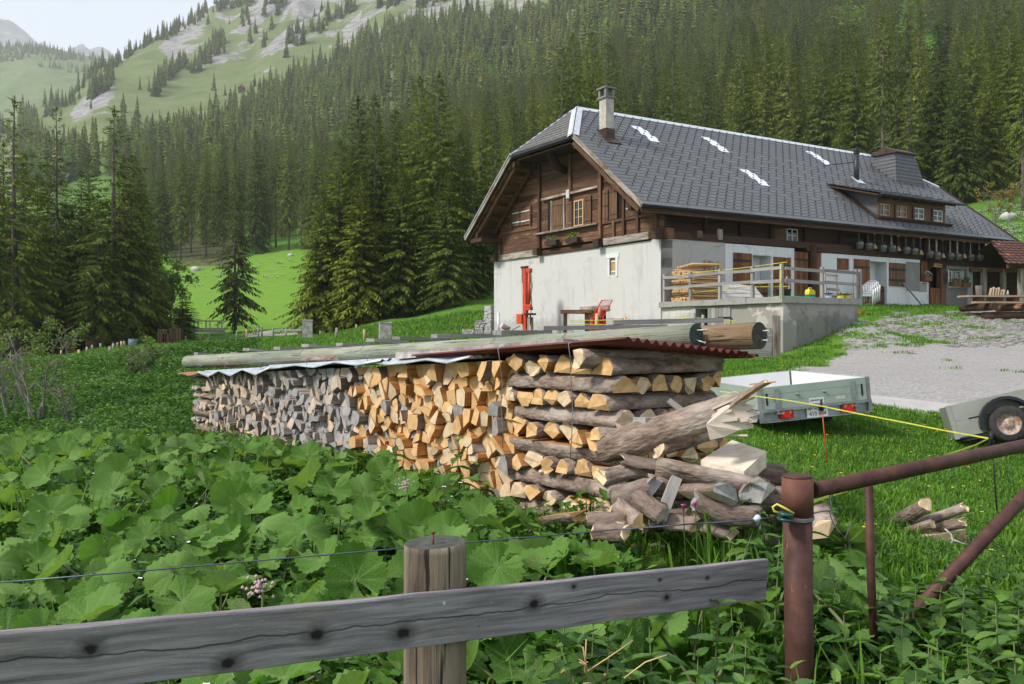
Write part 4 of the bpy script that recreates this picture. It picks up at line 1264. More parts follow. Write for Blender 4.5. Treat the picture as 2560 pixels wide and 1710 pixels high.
m = MB(); m.box((0, -.018, 0), (.27, .008, .46)); m.build("pane", M_GLASS, o)
m = MB(); fbox(m, 's', 18.9, 19.3, 2.3, 4.86, .012, .05); m.build("corner_stone", M_GREYPL, HROOT)
m = MB(); fbox(m, 's', 17.26, 21.2, 4.86, 5.05, -.5, .03); m.build("sill_beam", M_TIMBER_D, HROOT)

# --- roof
KS = 5.022 / 6.476
SL = sqrt(6.476 ** 2 + 5.022 ** 2)
E0, E1, R0, R1, YJ, ZJ, ZR, ZE = -OV, 22.27, .564, 19.6, 3.696, 9.47, 11.256, 6.234
roof = MB()
sh = V(0, 0, -.10)
def slab(poly, t=.09):
    P_ = [Vector(p) + sh for p in poly]
    roof.prism(P_, (0, 0, -t), 0)
F_ = [(E0, -.476, ZE), (E1, -.476, ZE), (E1, YJ, ZJ), (R1, 6, ZR), (R0, 6, ZR), (E0, YJ, ZJ)]
B_ = [(a, 12 - b, c) for a, b, c in F_][::-1]
slab(F_); slab(B_)
slab([(E0, YJ, ZJ), (R0, 6, ZR), (E0, 12 - YJ, ZJ)]); slab([(E1, YJ, ZJ), (E1, 12 - YJ, ZJ), (R1, 6, ZR)])
ROOF = roof.build("roof", M_TIMBER_D, HROOT, label="half hipped slate roof with wide eaves")
def on_front(u, s, lift=0.0):
    c, sn = 6.476 / SL, 5.022 / SL
    return V(u, -.476 + s * c - lift * sn, ZE + s * sn + lift * c)
def u_lim(s):
    sj = (YJ + .476) / 6.476 * SL
    if s <= sj: return E0, E1
    t = (s - sj) / (SL - sj)
    return E0 + (R0 - E0) * t, E1 + (R1 - E1) * t
EXP, TW = .272, .47
def tile(mb, u0, u1, s0, base_off=0.0):
    a, b_ = u_lim(s0 + EXP * .5)
    u0c, u1c = max(u0 + .001, a), min(u1 - .001, b_)
    if u1c - u0c < .05: return False
    s1 = s0 + EXP * 1.25
    q = .05
    rr = random.uniform(0, .0006)
    L_ = []
    for (u, s, l) in ((u0c, s0 + .005, .013), (u0c + q, s0, .013), (u1c - q, s0 - .002, .0135), (u1c, s0 + .006, .013), (u1c, s1, .0), (u0c, s1, .0)):
        L_.append(on_front(u, s, l + rr))
    top = [p + V(0, 0, .0) for p in L_]
    bot = [on_front(u, s, l + rr - .012) for (u, s, l) in ((u0c, s0 + .005, .013), (u0c + q, s0, .013), (u1c - q, s0 - .002, .0135), (u1c, s0 + .006, .013))]
    mb.add(top + bot, [(0, 1, 2, 3, 4, 5), (0, 6, 7, 1), (1, 7, 8, 2), (2, 8, 9, 3), (3, 9, 4), (0, 5, 6)], 0)
    return True
for (uu, vv) in ((3.05, 4.48), (7.07, 4.50), (7.05, 2.0), (14.2, 4.72)):
    s_c = (vv + .476) / 6.476 * SL
    r0 = round(s_c / EXP)
    for k in range(5):
        for h_ in range(2):
            m = MB(); u_a = uu - .34 + .045 * k + .27 * h_ + (.11 if k % 2 else 0)
            tl = [on_front(u_a + a * .27, (r0 + 1.9 - k) * EXP + b_, l) for a, b_, l in ((0, .02, .030), (.15, 0, .030), (.85, -.005, .031), (1, .03, .030), (1, EXP * 1.03, .026), (0, EXP * 1.03, .026))]
            m.add(tl + [p - V(0, 0, .012) for p in tl[:4]], [(0, 1, 2, 3, 4, 5), (0, 6, 7, 1), (1, 7, 8, 2), (2, 8, 9, 3)]); m.build("slate_tile", M_WTILE, ROOF, label="white slate among the grey ones")
tiles = []
nrow = int(SL / EXP)
for r in range(nrow):
    off = TW / 2 if r % 2 else 0
    for c in range(-1, 52):
        u0 = E0 + off + c * TW
        tiles.append((r, c, u0))
dorm_u, stuff, hooks = (12.2, 18.1), MB(), MB()
single = 0
for r, c, u0 in sorted(tiles, key=lambda t: t[2] + .15 * t[0]):
    s0 = r * EXP
    if 12.5 < u0 + TW / 2 < 17.8 and (0.62 < (on_front(0, s0 + .1).y) < 2.4): pass
    if single < 280:
        m = MB()
        if tile(m, u0, u0 + TW, s0): m.build("slate_tile", M_SLATE, ROOF); single += 1
    else:
        tile(stuff, u0, u0 + TW, s0)
    a, b_ = u_lim(s0 + .1)
    uh = u0 + TW * .5
    if r > 0 and a + .3 < uh < b_ - .3 and (r % 2 == 0 or r > 22 or r < 6 or c % 2):
        p = on_front(uh, s0 + .05, .045)
        hooks.beam(p, p + (on_front(0, 1) - on_front(0, 0)) * .04, .045, .04, (0, -.5, .8))
stuff.build("slate_tiles", M_SLATE, ROOF, kind="stuff"); hooks.build("snow_hooks", M_GUTTER, ROOF, kind="stuff")
# old slates on the half hip and the rear slope
jk = MB()
a, b_, c = V(E0, YJ, ZJ), V(E0, 12 - YJ, ZJ), V(R0, 6, ZR)
jn = (b_ - a).cross(c - a).normalized()
if jn.z < 0: jn = -jn
mid = (a + b_) / 2; upv = (c - mid); JL = upv.length; upv.normalize()
nj = 11; njs = 0
for r in range(nj):
    s0 = JL * r / nj; half = (YJ - 6) * -1 * (1 - (r + .5) / nj)
    k = -half + (.15 if r % 2 else 0)
    while k < half - .06:
        k1 = min(k + .36, half)
        q0 = mid + upv * s0 + V(0, k, 0) + jn * (.02 + random.uniform(0, .008)); q1 = mid + upv * s0 + V(0, k1 - .006, 0) + jn * (.02 + random.uniform(0, .008))
        q2 = mid + upv * (s0 + JL / nj * 1.2) + V(0, k1 - .006, 0); q3 = mid + upv * (s0 + JL / nj * 1.2) + V(0, k, 0)
        m = MB(); m.add([q0, q1, q2, q3, q0 - jn * .014, q1 - jn * .014], [(0, 3, 2, 1), (0, 1, 5, 4)], 0); m.build("old_slate", M_SLATE_O, ROOF); njs += 1
        k = k1
m = MB()
for r in range(30):
    s0 = r * EXP
    a0, b0 = u_lim(s0)
    for k in range(24):
        u0, u1 = a0 + (b0 - a0) * k / 24, a0 + (b0 - a0) * (k + 1) / 24
        p0, p1, p2, p3 = on_front(u0, s0, .02), on_front(u1, s0, .02), on_front(u1, s0 + EXP * 1.1, 0), on_front(u0, s0 + EXP * 1.1, 0)
        fl = lambda p: V(p.x, 12 - p.y, p.z)
        m.add([fl(p0), fl(p1), fl(p2), fl(p3)], [(0, 1, 2, 3)], 0)
m.quad(V(E1, YJ, ZJ), V(E1, 12 - YJ, ZJ), V(R1, 6, ZR), V(R1, 6, ZR - .01)) if False else m.add([V(E1 + .01, YJ, ZJ), V(E1 + .01, 12 - YJ, ZJ), V(R1 + .01, 6, ZR)], [(0, 1, 2)])
m.build("rear_slates", M_SLATE_O, ROOF, kind="stuff")
# caps of ridge and hips, verges, gutter
def strip(pts, wd, t, mat, name, up=(0, 0, 1)):
    m = MB()
    for p, q in zip(pts, pts[1:]): m.beam(p, q, wd, t, up)
    return m.build(name, mat, ROOF)
fn = V(0, -5.022, 6.476).normalized(); bn = V(0, 5.022, 6.476).normalized()
cu, cv = V(1, 0, 0), V(0, 6.476 / SL, 5.022 / SL)
m = MB()
for k in range(10):
    u0, u1 = R0 + (R1 - R0) * k / 10, R0 + (R1 - R0) * (k + 1) / 10 - .012
    for y0, nn, dn in ((6, fn, V(0, -6.476 / SL, -5.022 / SL)), (6, bn, V(0, 6.476 / SL, -5.022 / SL))):
        p0, p1 = V(u0, 6, ZR + .05), V(u1, 6, ZR + .05)
        m.add([p0, p1, p1 + dn * .30, p0 + dn * .30, p0 - V(0, 0, .02), p1 - V(0, 0, .02), p1 + dn * .30 - nn * .03, p0 + dn * .30 - nn * .03], [(0, 1, 2, 3), (3, 2, 6, 7), (0, 3, 7, 4), (1, 5, 6, 2)], 0)
m.build("ridge_cap", M_ZINC, ROOF)
def hipcap(p, q, wid, n1, n2, name):
    m = MB(); d = (q - p).normalized()
    for nn in (n1, n2):
        s_ = d.cross(nn).normalized()
        if s_.dot(n1 + n2 - nn * 2) > 0: s_ = -s_
        o_ = nn * .045
        m.add([p + o_, q + o_, q + o_ + s_ * wid, p + o_ + s_ * wid, q + s_ * wid, p + s_ * wid], [(0, 1, 2, 3), (3, 2, 4, 5)], 0)
    return m.build(name, M_ZINC, ROOF)
hipcap(V(E0 - .03, YJ - .03, ZJ - .02), V(R0, 6, ZR + .02), .24, fn, jn, "hip_cap"); hipcap(V(E0 - .03, 12 - YJ + .03, ZJ - .02), V(R0, 6, ZR + .02), .12, bn, jn, "hip_cap")
jf = V(-jn.x, jn.y, jn.z)
hipcap(V(E1 + .03, YJ - .03, ZJ - .02), V(R1, 6, ZR + .02), .2, fn, jf, "hip_cap")
strip([V(E0 - .02, -.5, ZE - .06), V(E0 - .02, YJ, ZJ - .06)], .045, .17, M_TIMBER_G, "verge_board", fn)
strip([V(E0 - .02, 12.5, ZE - .06), V(E0 - .02, 12 - YJ, ZJ - .06)], .05, .15, M_TIMBER_G, "verge_board", bn)
strip([V(E0 - .02, 12.5, ZE + .035), V(E0 - .02, 12 - YJ, ZJ + .035)], .14, .03, M_ZINC, "verge_flashing", bn)
strip([V(E1 + .02, -.5, ZE - .04), V(E1 + .02, YJ, ZJ - .04)], .045, .19, M_TIMBER_D, "verge_board", fn)
strip([V(E0 - .04, YJ - .05, ZJ - .05), V(E0 - .04, 12 - YJ + .05, ZJ - .05)], .05, .14, M_GUTTER, "verge_board")
strip([V(E0, -.44, ZE - .2), V(E1, -.44, ZE - .2)], .04, .16, M_TIMBER, "fascia_board")
m = MB()
n_ = 7
for p0, p1 in [(E0 - .1, 5), (5, 11), (11, 17), (17, E1 + .1)]:
    vs_, fs = [], []
    for uu in (p0, p1 - .006):
        for k in range(n_):
            an = pi + pi * k / (n_ - 1)
            vs_.append(V(uu, -.57 + .085 * cos(an), ZE - .03 + .085 * sin(an)))
    for k in range(n_ - 1): fs.append((k, k + 1, n_ + k + 1, n_ + k))
    fs.append(tuple(range(n_)))
    fs.append(tuple(range(2 * n_ - 1, n_ - 1, -1)))
    m.add(vs_, fs, 0, None, True)
m.build("gutter", M_GUTTER, ROOF)
# soffit boards and rafters seen under the left eave and the half hip
for k in range(22):
    s0, s1 = SL * k / 34 + .02, SL * (k + 1) / 34
    if s1 * 6.476 / SL - .476 > YJ: break
    for mir in (False, True):
        q = [on_front(uu, s, -.215) for uu, s in ((E0 + .06, s0), (0.0, s0), (0.0, s1), (E0 + .06, s1))]
        if mir: q = [V(p.x, 12 - p.y, p.z) for p in q]
        m = MB(); nn = -(bn if mir else fn) * (.012 + .006 * (k % 2))
        m.prism(q, nn, 0); m.build("soffit_board", M_TIMBER, ROOF)
for uu, mir in ((E0 + .30, True), (-.18, True), (E0 + .12, False)):
    p0, p1 = on_front(uu, .1, -.31), on_front(uu, 5.2, -.31)
    if mir: p0, p1 = V(p0.x, 12 - p0.y, p0.z), V(p1.x, 12 - p1.y, p1.z)
    m = MB(); m.beam(p0, p1, .13, .15, bn if mir else fn, jit=.006); m.build("rafter", M_TIMBER, ROOF)
for v_, z_ in ((11.6, 6.28), (.35, 6.25), (3.7, 9.05), (8.3, 9.05)):
    m = MB(); m.beam((E0 + .1, v_, z_), (1.0, v_, z_), .2, .24, jit=.008); m.build("purlin", M_TIMBER_D, ROOF)
m = MB(); fbox(m, 'g', 11.2, 12.3, 5.98, 6.16, .04, 1.15); m.build("soffit_board", M_TIMBER_D, ROOF)
m = MB(); m.tube([V(-.1, 5.9, 8.5), V(-.5, 5.95, 8.65), V(-.75, 6, 9.1), V(-1.0, 6, 9.3)], [.16, .2, .17, .1], 6); m.build("bracket", M_TIMBER_D, ROOF)
m = MB(); m.prism([V(E0 + .1, YJ + .3, ZJ - .3), V(0, YJ + .3, ZJ - .3), V(0, 11.7 - YJ, ZJ - .3), V(E0 + .1, 11.7 - YJ, ZJ - .3)], (0, 0, .05)); m.build("soffit_board", M_TIMBER_D, ROOF)

# --- chimney near the gable
ch = MB(); CU, CVv = .55, 3.95
ch.box((CU, CVv, 10.2), (.40, .44, 1.9)); CH = ch.build("chimney", M_CONC if False else plain("chimney_plaster", (.50, .46, .39), .95, 0, .2, 3, bstr=.3), HROOT)
m = MB(); m.box((CU, CVv, 9.55), (.46, .50, .75)); m.box((CU, CVv - .38, 9.42), (.7, .5, .03), Euler((atan2(5.022, 6.476), 0, 0)).to_matrix()); m.build("flashing", M_COPPER, CH)
m = MB(); m.box((CU, CVv, 11.18), (.54, .58, .07), jit=.006); m.box((CU, CVv, 11.56), (.56, .60, .07), jit=.006); m.build("cap_slab", M_DARKPL, CH)
m = MB()
for a in (-1, 1):
    for c in (-1, 1): m.box((CU + a * .17, CVv + c * .19, 11.37), (.11, .11, .31), jit=.01)
m.box((CU, CVv, 11.37), (.14, .14, .31)); m.build("cap_pillars", M_DARKPL, CH)
# --- flue pipe
m = MB(); m.cyl((15.05, 3.21, 8.9), (15.05, 3.21, 10.35), .13, n=14); FL = m.build("flue_pipe", M_GUTTER, HROOT)
m = MB()
for k in range(3): m.cyl((15.05, 3.21, 10.36 + k * .08), (15.05, 3.21, 10.41 + k * .08), .15, n=14)
m.cyl((15.05, 3.21, 10.34), (15.05, 3.21, 10.6), .10, n=10); m.build("cowl", M_GUTTER, FL)
m = MB(); m.beam((15.0, 3.25, 9.95), (13.55, 3.9, 9.75), .03, .04); m.build("stay", M_COPPER, FL)
m = MB(); m.box((15.05, 3.1, 9.06), (.5, .6, .03), Euler((atan2(5.022, 6.476), 0, 0)).to_matrix()); m.build("flashing", M_ZINC, FL)
# --- slated chimney hood
c0 = [V(18.55, 3.5, 9.25), V(20.9, 3.5, 9.25), V(20.9, 5.9, 9.25), V(18.55, 5.9, 9.25)]
c1 = [V(18.5, 3.55, 10.86), V(20.0, 3.55, 10.86), V(20.0, 4.75, 10.86), V(18.5, 4.75, 10.86)]
m = MB(); m.add(c0 + c1, [(0, 1, 5, 4), (1, 2, 6, 5), (2, 3, 7, 6), (3, 0, 4, 7), (4, 5, 6, 7)]); HOOD = m.build("slated_hood", M_SLATE, HROOT, label="tapering slate clad chimney hood")
def cladding(A, B, C, D, rows, tw):
    n = (B - A).cross(D - A).normalized()
    for r in range(rows):
        t0, t1 = r / rows, (r + 1.15) / rows
        l0, r0_ = A.lerp(D, t0), B.lerp(C, t0); l1, r1_ = A.lerp(D, min(1, t1)), B.lerp(C, min(1, t1))
        wd = (r0_ - l0).length; k = -(tw / 2 if r % 2 else 0)
        while k < wd - .03:
            a = max(0, k) / wd; b = min(wd, k + tw - .008) / wd
            mm = (a + b) / 2
            p = [l0.lerp(r0_, a) + (l1 - l0) * .18, l0.lerp(r0_, a * .75 + b * .25) + (l1 - l0) * .02, l0.lerp(r0_, a * .25 + b * .75) + (l1 - l0) * .0, l0.lerp(r0_, b) + (l1 - l0) * .18, l1.lerp(r1_, b), l1.lerp(r1_, a)]
            o = n * (.028 + random.uniform(0, .006))
            q = [p[0] + o, p[1] + o, p[2] + o, p[3] + o, p[4] + n * .004, p[5] + n * .004]
            mb = MB(); mb.add(q + [x - n * .012 for x in q[:4]], [(0, 1, 2, 3, 4, 5), (0, 6, 7, 1), (1, 7, 8, 2), (2, 8, 9, 3)])
            mb.build("shingle", M_SLATE, HOOD)
            k += tw
cladding(c0[0], c0[1], c1[1], c1[0], 9, .33); cladding(c0[3], c0[0], c1[0], c1[3], 9, .33)
m = MB()
m.add([V(18.38, 3.4, 10.90), V(20.12, 3.4, 10.90), V(20.12, 4.15, 11.22), V(18.38, 4.15, 11.22), V(18.38, 4.9, 10.90), V(20.12, 4.9, 10.90)] + [V(18.38, 3.4, 10.84), V(20.12, 3.4, 10.84), V(18.38, 4.9, 10.84), V(20.12, 4.9, 10.84)],
      [(0, 1, 2, 3), (3, 2, 5, 4), (6, 7, 1, 0), (8, 4, 5, 9), (6, 0, 3, 4, 8), (7, 9, 5, 2, 1)]); m.build("hood_roof", M_COPPER, HOOD)
# --- dormer
DO = MB()
dz = lambda v: 7.80 + .28 * (v + .15)
q = [V(12.1, -.18, dz(-.18)), V(18.13, -.18, dz(-.18)), V(18.13, 2.62, dz(2.62)), V(11.86, 2.62, dz(2.62))]
DO.prism([p - V(0, 0, .06) for p in q], (0, 0, -.07)); DORM = DO.build("dormer", M_TIMBER_D, HROOT, label="shed dormer with four small windows")
m = MB(); ds = sqrt(1 + .28 ** 2)
for r in range(10):
    v0 = -.18 + r * .28
    off = TW / 2 if r % 2 else 0
    for k in range(-1, 14):
        u0, u1 = max(12.02, 12.02 + off + k * TW), min(18.16, 12.02 + off + (k + 1) * TW - .008)
        if u1 - u0 < .05: continue
        mm = MB(); p = [V(u0, v0, dz(v0) + .02), V(u1, v0 - .006, dz(v0) + .022), V(u1, v0 + .33, dz(v0 + .33)), V(u0, v0 + .33, dz(v0 + .33))]
        mm.add(p + [p[0] - V(0, 0, .014), p[1] - V(0, 0, .014)], [(0, 1, 2, 3), (4, 5, 1, 0)]); mm.build("slate_tile", M_SLATE, DORM)
        if (r + k) % 2: hooksd = m.box(((u0 + u1) / 2, v0 + .06, dz(v0) + .05), (.05, .05, .05))
m.build("snow_hooks", M_GUTTER, DORM)
m = MB(); m.tube([V(12.2, -.25, 7.74), V(18.3, -.25, 7.72)], .055, 7); m.build("gutter", M_GUTTER, DORM)
m = MB(); fbox(m, 's', 12.66, 17.5, 7.42, 7.66, -.30, -.2); fbox(m, 's', 12.66, 17.5, 6.7, 6.9, -.30, -.2); m.build("dormer_beam", M_DORM, DORM)
us = [12.66, 13.62, 14.78, 16.08, 17.5]
cent = [su(p, .25) for p in (2208, 2250.7, 2294.5, 2341.4)]
prev = 12.66
for k, cx in enumerate(cent):
    w_ = .40
    window('s', cx - w_, cx + w_, 6.9, 7.42, 2, 2, M_OAK if k < 2 else M_PALEFR, -.26, .045, parent=DORM)
    m = MB(); fbox(m, 's', prev, cx - w_, 6.9, 7.42, -.30, -.21); m.build("dormer_post", M_DORM, DORM); prev = cx + w_
    m = MB(); fbox(m, 's', cx - w_ - .12, cx - w_ - .03, 6.88, 7.44, -.205, -.13); m.build("dormer_post", M_DORM, DORM)
m = MB(); fbox(m, 's', prev, 17.5, 6.9, 7.42, -.30, -.21); m.build("dormer_post", M_DORM, DORM)
m = MB(); fbox(m, 's', 12.9, 17.3, 6.8, 7.6, -.8, -.75); m.build("shade_panel", M_BLACK, DORM)  # black sheet behind the panes, shade of the loft put into colour
for k in range(9):
    uu = 12.35 + k * .68
    m = MB(); m.beam((uu, -.12, 7.66), (uu, 1.2, 8.0), .09, .1); m.build("rafter_end", M_DORM, DORM)
m = MB(); m.prism([V(12.62, .25, 6.72), V(12.62, 2.3, 8.35), V(12.62, .25, 7.72)], (.06, 0, 0)); M_GSH = plain("grey_sheet", (.13, .135, .145), .5, .3, .12, 5); m.build("cheek", M_GSH, DORM); m = MB(); m.prism([V(17.46, .25, 6.72), V(17.46, 2.3, 8.35), V(17.46, .25, 7.72)], (.06, 0, 0)); m.build("cheek", M_GSH, DORM)
m = MB(); m.beam(on_front(12.45, .75, .05), on_front(12.2, 3.4, .05), .35, .02, fn); m.beam(on_front(12.4, .72, .05), on_front(17.8, .72, .05), .03, .22, fn); m.build("flashing", M_COPPER, DORM)
# ------------------------------------------------------------------ terrace in front of the long side
TER = empty("terrace", (HX, HY, 0), HTH, "low rendered terrace block with cracked concrete edge below the railing", "terrace")
VF = -5.66; UR = 3.62
dv = [gv(p, .04) for p in (1729, 1769, 1771, 1828)]
m = MB()
zt, zb = 2.62, .3
for a, b in ((0, dv[0]), (dv[0], dv[3]), (dv[3], VF)):
    if (a, b) == (dv[0], dv[3]): m.box((.34, (a + b) / 2, 2.57), (.6, abs(a - b), .1))
    else: m.box((.34, (a + b) / 2, (zt + zb) / 2), (.6, abs(a - b), zt - zb))
m.build("wall", M_TERR, TER, label="flaking rendered side with the small door")
m = MB(); m.box(((UR + .64) / 2, VF + .15, (zt + zb) / 2 + .002), (UR - .64, .3, zt - zb)); m.build("wall", M_TERR2, TER, label="mottled grey front")
m = MB(); m.box((UR - .15, (VF + .3) / 2, (zt + zb) / 2), (.3, abs(VF + .3), zt - zb - .01)); m.box((1.6, -2.6, 1.5), (1.7, 4.6, 2.1)); m.build("wall", M_TERR2, TER)
m = MB()
n_ = 12
for k in range(n_):
    a, b = .25 + (VF - .33) * k / n_, .25 + (VF - .33) * (k + 1) / n_
    if k == 0: a = -.003
    m.box((UR / 2, (a + b) / 2, 2.72), (UR + .2 + random.uniform(-.03, .03), abs(b - a), .19 + random.uniform(-.012, .012)), jit=.004, rnd=.4)
m.build("slab", M_CONC, TER)
m = MB(); m.box((.62, (dv[0] + dv[3]) / 2, 1.6), (.02, 1.4, 1.9)); m.build("shade_panel", M_BLACK, TER)  # black sheet painting the shade inside the small doorway
m = MB(); m.box((.25, dv[0] - .12, 1.6), (.5, .22, 1.85)); m.build("reveal", M_GREYPL, TER)
for k in range(6):
    a = dv[2] + (dv[3] - dv[2]) * k / 6; b = dv[2] + (dv[3] - dv[2]) * (k + 1) / 6
    m = MB(); m.box((.015, (a + b) / 2, 1.62), (.04, abs(b - a) - .008, 1.84)); m.build("door_board", M_GREYW, TER)
m = MB(); m.box((-.018, dv[3] + .25, 2.2), (.02, .62, .06)); m.box((-.018, dv[3] + .95, 1.55), (.03, .32, .03)); m.build("hinge", M_IRON, TER)

RAIL = empty("terrace_railing", (HX, HY, 0), HTH, "weathered grey wooden railing along the terrace edge", "railing")
pv_ = [gv(p, .10) for p in (1661, 1726, 1800, 1881)] + [VF + .12]
for k, v_ in enumerate(pv_):
    m = MB(); m.box((.10, v_, 3.33), (.09, .10, 1.02), jit=.006); m.build("post", M_GREYW, RAIL)
pu_ = [.32, su(2055, VF + .1), su(2140, VF + .1), su(2143, VF + .1) + .12]
for u_ in pu_[1:]:
    m = MB(); m.box((u_, VF + .1, 3.31), (.09, .10, 1.0), jit=.006); m.build("post", M_GREYW, RAIL)
for z_ in (3.70, 3.32):
    for a, b in zip(pv_, pv_[1:]):
        m = MB(); m.beam((.04, a + .03, z_ + random.uniform(-.015, .015)), (.04, b - .03, z_ + random.uniform(-.015, .015)), .035, .10, jit=.004); m.build("rail", M_GREYW, RAIL)
    for a, b in ((.16, pu_[1]), (pu_[1], pu_[2])):
        m = MB(); m.beam((a, VF + .03, z_), (b, VF + .03, z_ - .03), .035, .10, jit=.004); m.build("rail", M_GREYW, RAIL)

def thing(name, u, v, z, label, cat, group=None, rz=0.0):
    return empty(name, house(u, v, z), HTH + rz, label, cat, group)
# stacked pointed stakes
M_STAKE = wood("peeled_stake_wood", (.42, .24, .10), (.68, .46, .24), (.55, .33, .15), 16, 1.0, .16, .7, .2)
M_STAKE_E = plain("stake_ends", (.62, .43, .24), .8, 0, .2, 40)
sk = []
for k in range(5):
    m = MB(); r = random.uniform(.036, .043); L = random.uniform(1.5, 1.62)
    m.tube([V(0, 0, 0), V(L * .5, 0, random.uniform(-.004, .004)), V(L * .86, 0, 0), V(L, 0, 0)], [r, r * .97, r * .93, .008], 8, 0, True, 1); sk.append(m.mesh("stake", [M_STAKE, M_STAKE_E]))
for row in range(15):
    z_ = 2.86 + row * .079
    nn = 12 if row < 13 else (9 if row == 13 else 5)
    for k in range(nn):
        v_ = -.32 - k * .085 + (.04 if row % 2 else 0)
        flip = row % 4 >= 2
        q = house(.30 + random.uniform(-.05, .05) + (1.55 if flip else 0), v_ + random.uniform(-.006, .006), z_)
        o = obj("wooden_stake", sk[(row + k) % 5], None, q, (random.uniform(0, 6), random.uniform(-.01, .01), HTH + random.uniform(-.02, .02) + (pi if flip else 0)))
        tag(o, "peeled pointed stake in the tall stack behind the terrace railing", "stake", "stakes stacked on the terrace")
for k in range(5):
    q = house(.35, -.5 - k * .17, 2.88 + 14.9 * .079 + .02 * k)
    o = obj("wooden_stake", sk[k], None, q, (random.uniform(0, 6), -.03, HTH - .12 + .03 * k)); tag(o, "peeled pointed stake lying loose on top of the stack", "stake", "loose stakes on the stack")
for k, px in enumerate((1772, 1783, 1794, 1806)):
    v_ = -.20; u_ = su(px, v_)
    m = MB(); h = (1.62, 1.6, 1.55, 1.6)[k]
    m.beam((0, 0, 0), (.02, .16, h), .16, .035, (0, 1, 0), jit=.004)
    o = m.build("leaning_board", M_OAK if k in (0, 3) else M_GREYW, None, loc=house(u_, v_, 2.82), rot=(0, 0, HTH))
    tag(o, ("short light board leaning on the wall, outermost beside the stakes", "grey board leaning on the wall, second from the stakes", "brownish board leaning on the wall, third from the stakes", "light board leaning on the wall nearest the stable door")[k], "board", "boards leaning on the wall")
# white board, tub, pump, reels, hose
m = MB(); m.prism([V(0, 0, .02), V(1.3, -.3, .02), V(1.42, -.2, .10), V(1.3, .15, .45), V(.1, .35, .62)], (0, .05, .03))
for k in range(3): m.beam((.05, .0 + k * .1, .12 + k * .18), (1.32, -.22 + k * .1, .08 + k * .13), .02, .015)
o = m.build("painted_board", M_WHITE, None, loc=house(.55, gv(1808, .6), 2.83), rot=(0, 0, HTH - .35)); tag(o, "white board lying tilted behind the railing", "panel")
m = MB(); m.lathe([(.20, 0), (.25, .22), (.27, .24), (.24, .24), (.19, .04)], 16); o = m.build("black_tub", M_GUTTER, None, loc=house(.55, VF + .45, 2.83)); tag(o, "low black tub on the terrace corner", "tub")
pp = thing("jerrycan", su(2025, VF + .35), VF + .35, 2.82, "yellow and green canister standing on the terrace edge", "canister")
m = MB(); m.box((0, 0, .055), (.30, .18, .11), jit=.004); m.build("base", plain("green_plastic", (.02, .22, .09), .4), pp)
m = MB(); m.prism([V(-.15, -.085, .11), V(.15, -.085, .11), V(.14, -.085, .22), V(.06, -.085, .27), V(-.10, -.085, .27), V(-.15, -.085, .2)], (0, .17, 0)); M_YEL = plain("yellow_plastic", (.80, .66, .04), .4); m.build("body", M_YEL, pp)
m = MB(); m.tube([V(-.1, 0, .26), V(-.06, 0, .32), V(.05, 0, .32), V(.09, 0, .25)], .018, 6); m.build("handle", M_YEL, pp)
for px, col, lab in ((2071, plain("pale_blue_plastic", (.42, .52, .60), .5), "grey blue cable reel standing on the terrace edge"), (2101, M_YEL, "yellow cable reel with black rims, nearer of two"), (2117, M_YEL, "yellow cable reel with black rims, farther of two")):
    e = thing("cable_reel", su(px, VF + .32), VF + .32, 2.82, lab, "reel")
    m = MB(); m.lathe([(.11, 0), (.12, .02), (.09, .10), (.10, .15)], 14); m.build("drum", col, e)
    m = MB(); m.lathe([(.16, .15), (.16, .17), (.02, .175), (.015, .22)], 14); m.build("rim", M_GUTTER, e)
m = MB(); m.tube([house(.1, gv(1918, .05), 2.835), house(-.02, gv(1925, .0), 2.80), house(.05, gv(1945, .0), 2.83), house(.4, VF + .2, 2.84), house(1.0, VF + .05, 2.835), house(1.6, VF + .08, 2.835)], .014, 6)
o = m.build("garden_hose", plain("green_hose", (.05, .48, .16), .4), None); tag(o, "bright green hose along the terrace edge", "hose")
lp = thing("wooden_pallet", su(2066, -4.6), -4.6, 2.82, "narrow pallet of slats leaning up behind the railing", "pallet", None, .2)
for k in range(2):
    m = MB(); m.beam((k * .8, 0, 0), (k * .8 + .03, .1, .92), .06, .05); m.build("upright", M_GREYW, lp)
for k in range(4):
    m = MB(); m.beam((-.05, -.03 + .025 * k, .12 + k * .24), (.9, -.03 + .025 * k, .12 + k * .24), .02, .09); m.build("slat", M_TIMBER_G, lp)
m = MB(); m.beam((0, 0, 0), (.15, .1, .55), .05, .04); m.box((-.02, 0, .52), (.22, .05, .2), Euler((0, .4, 0)).to_matrix()); o = m.build("wooden_mallet", M_TIMBER_G, None, loc=house(.85, VF + .5, 2.83), rot=(0, 0, HTH)); tag(o, "wooden handled tool leaning behind the corner post", "tool")

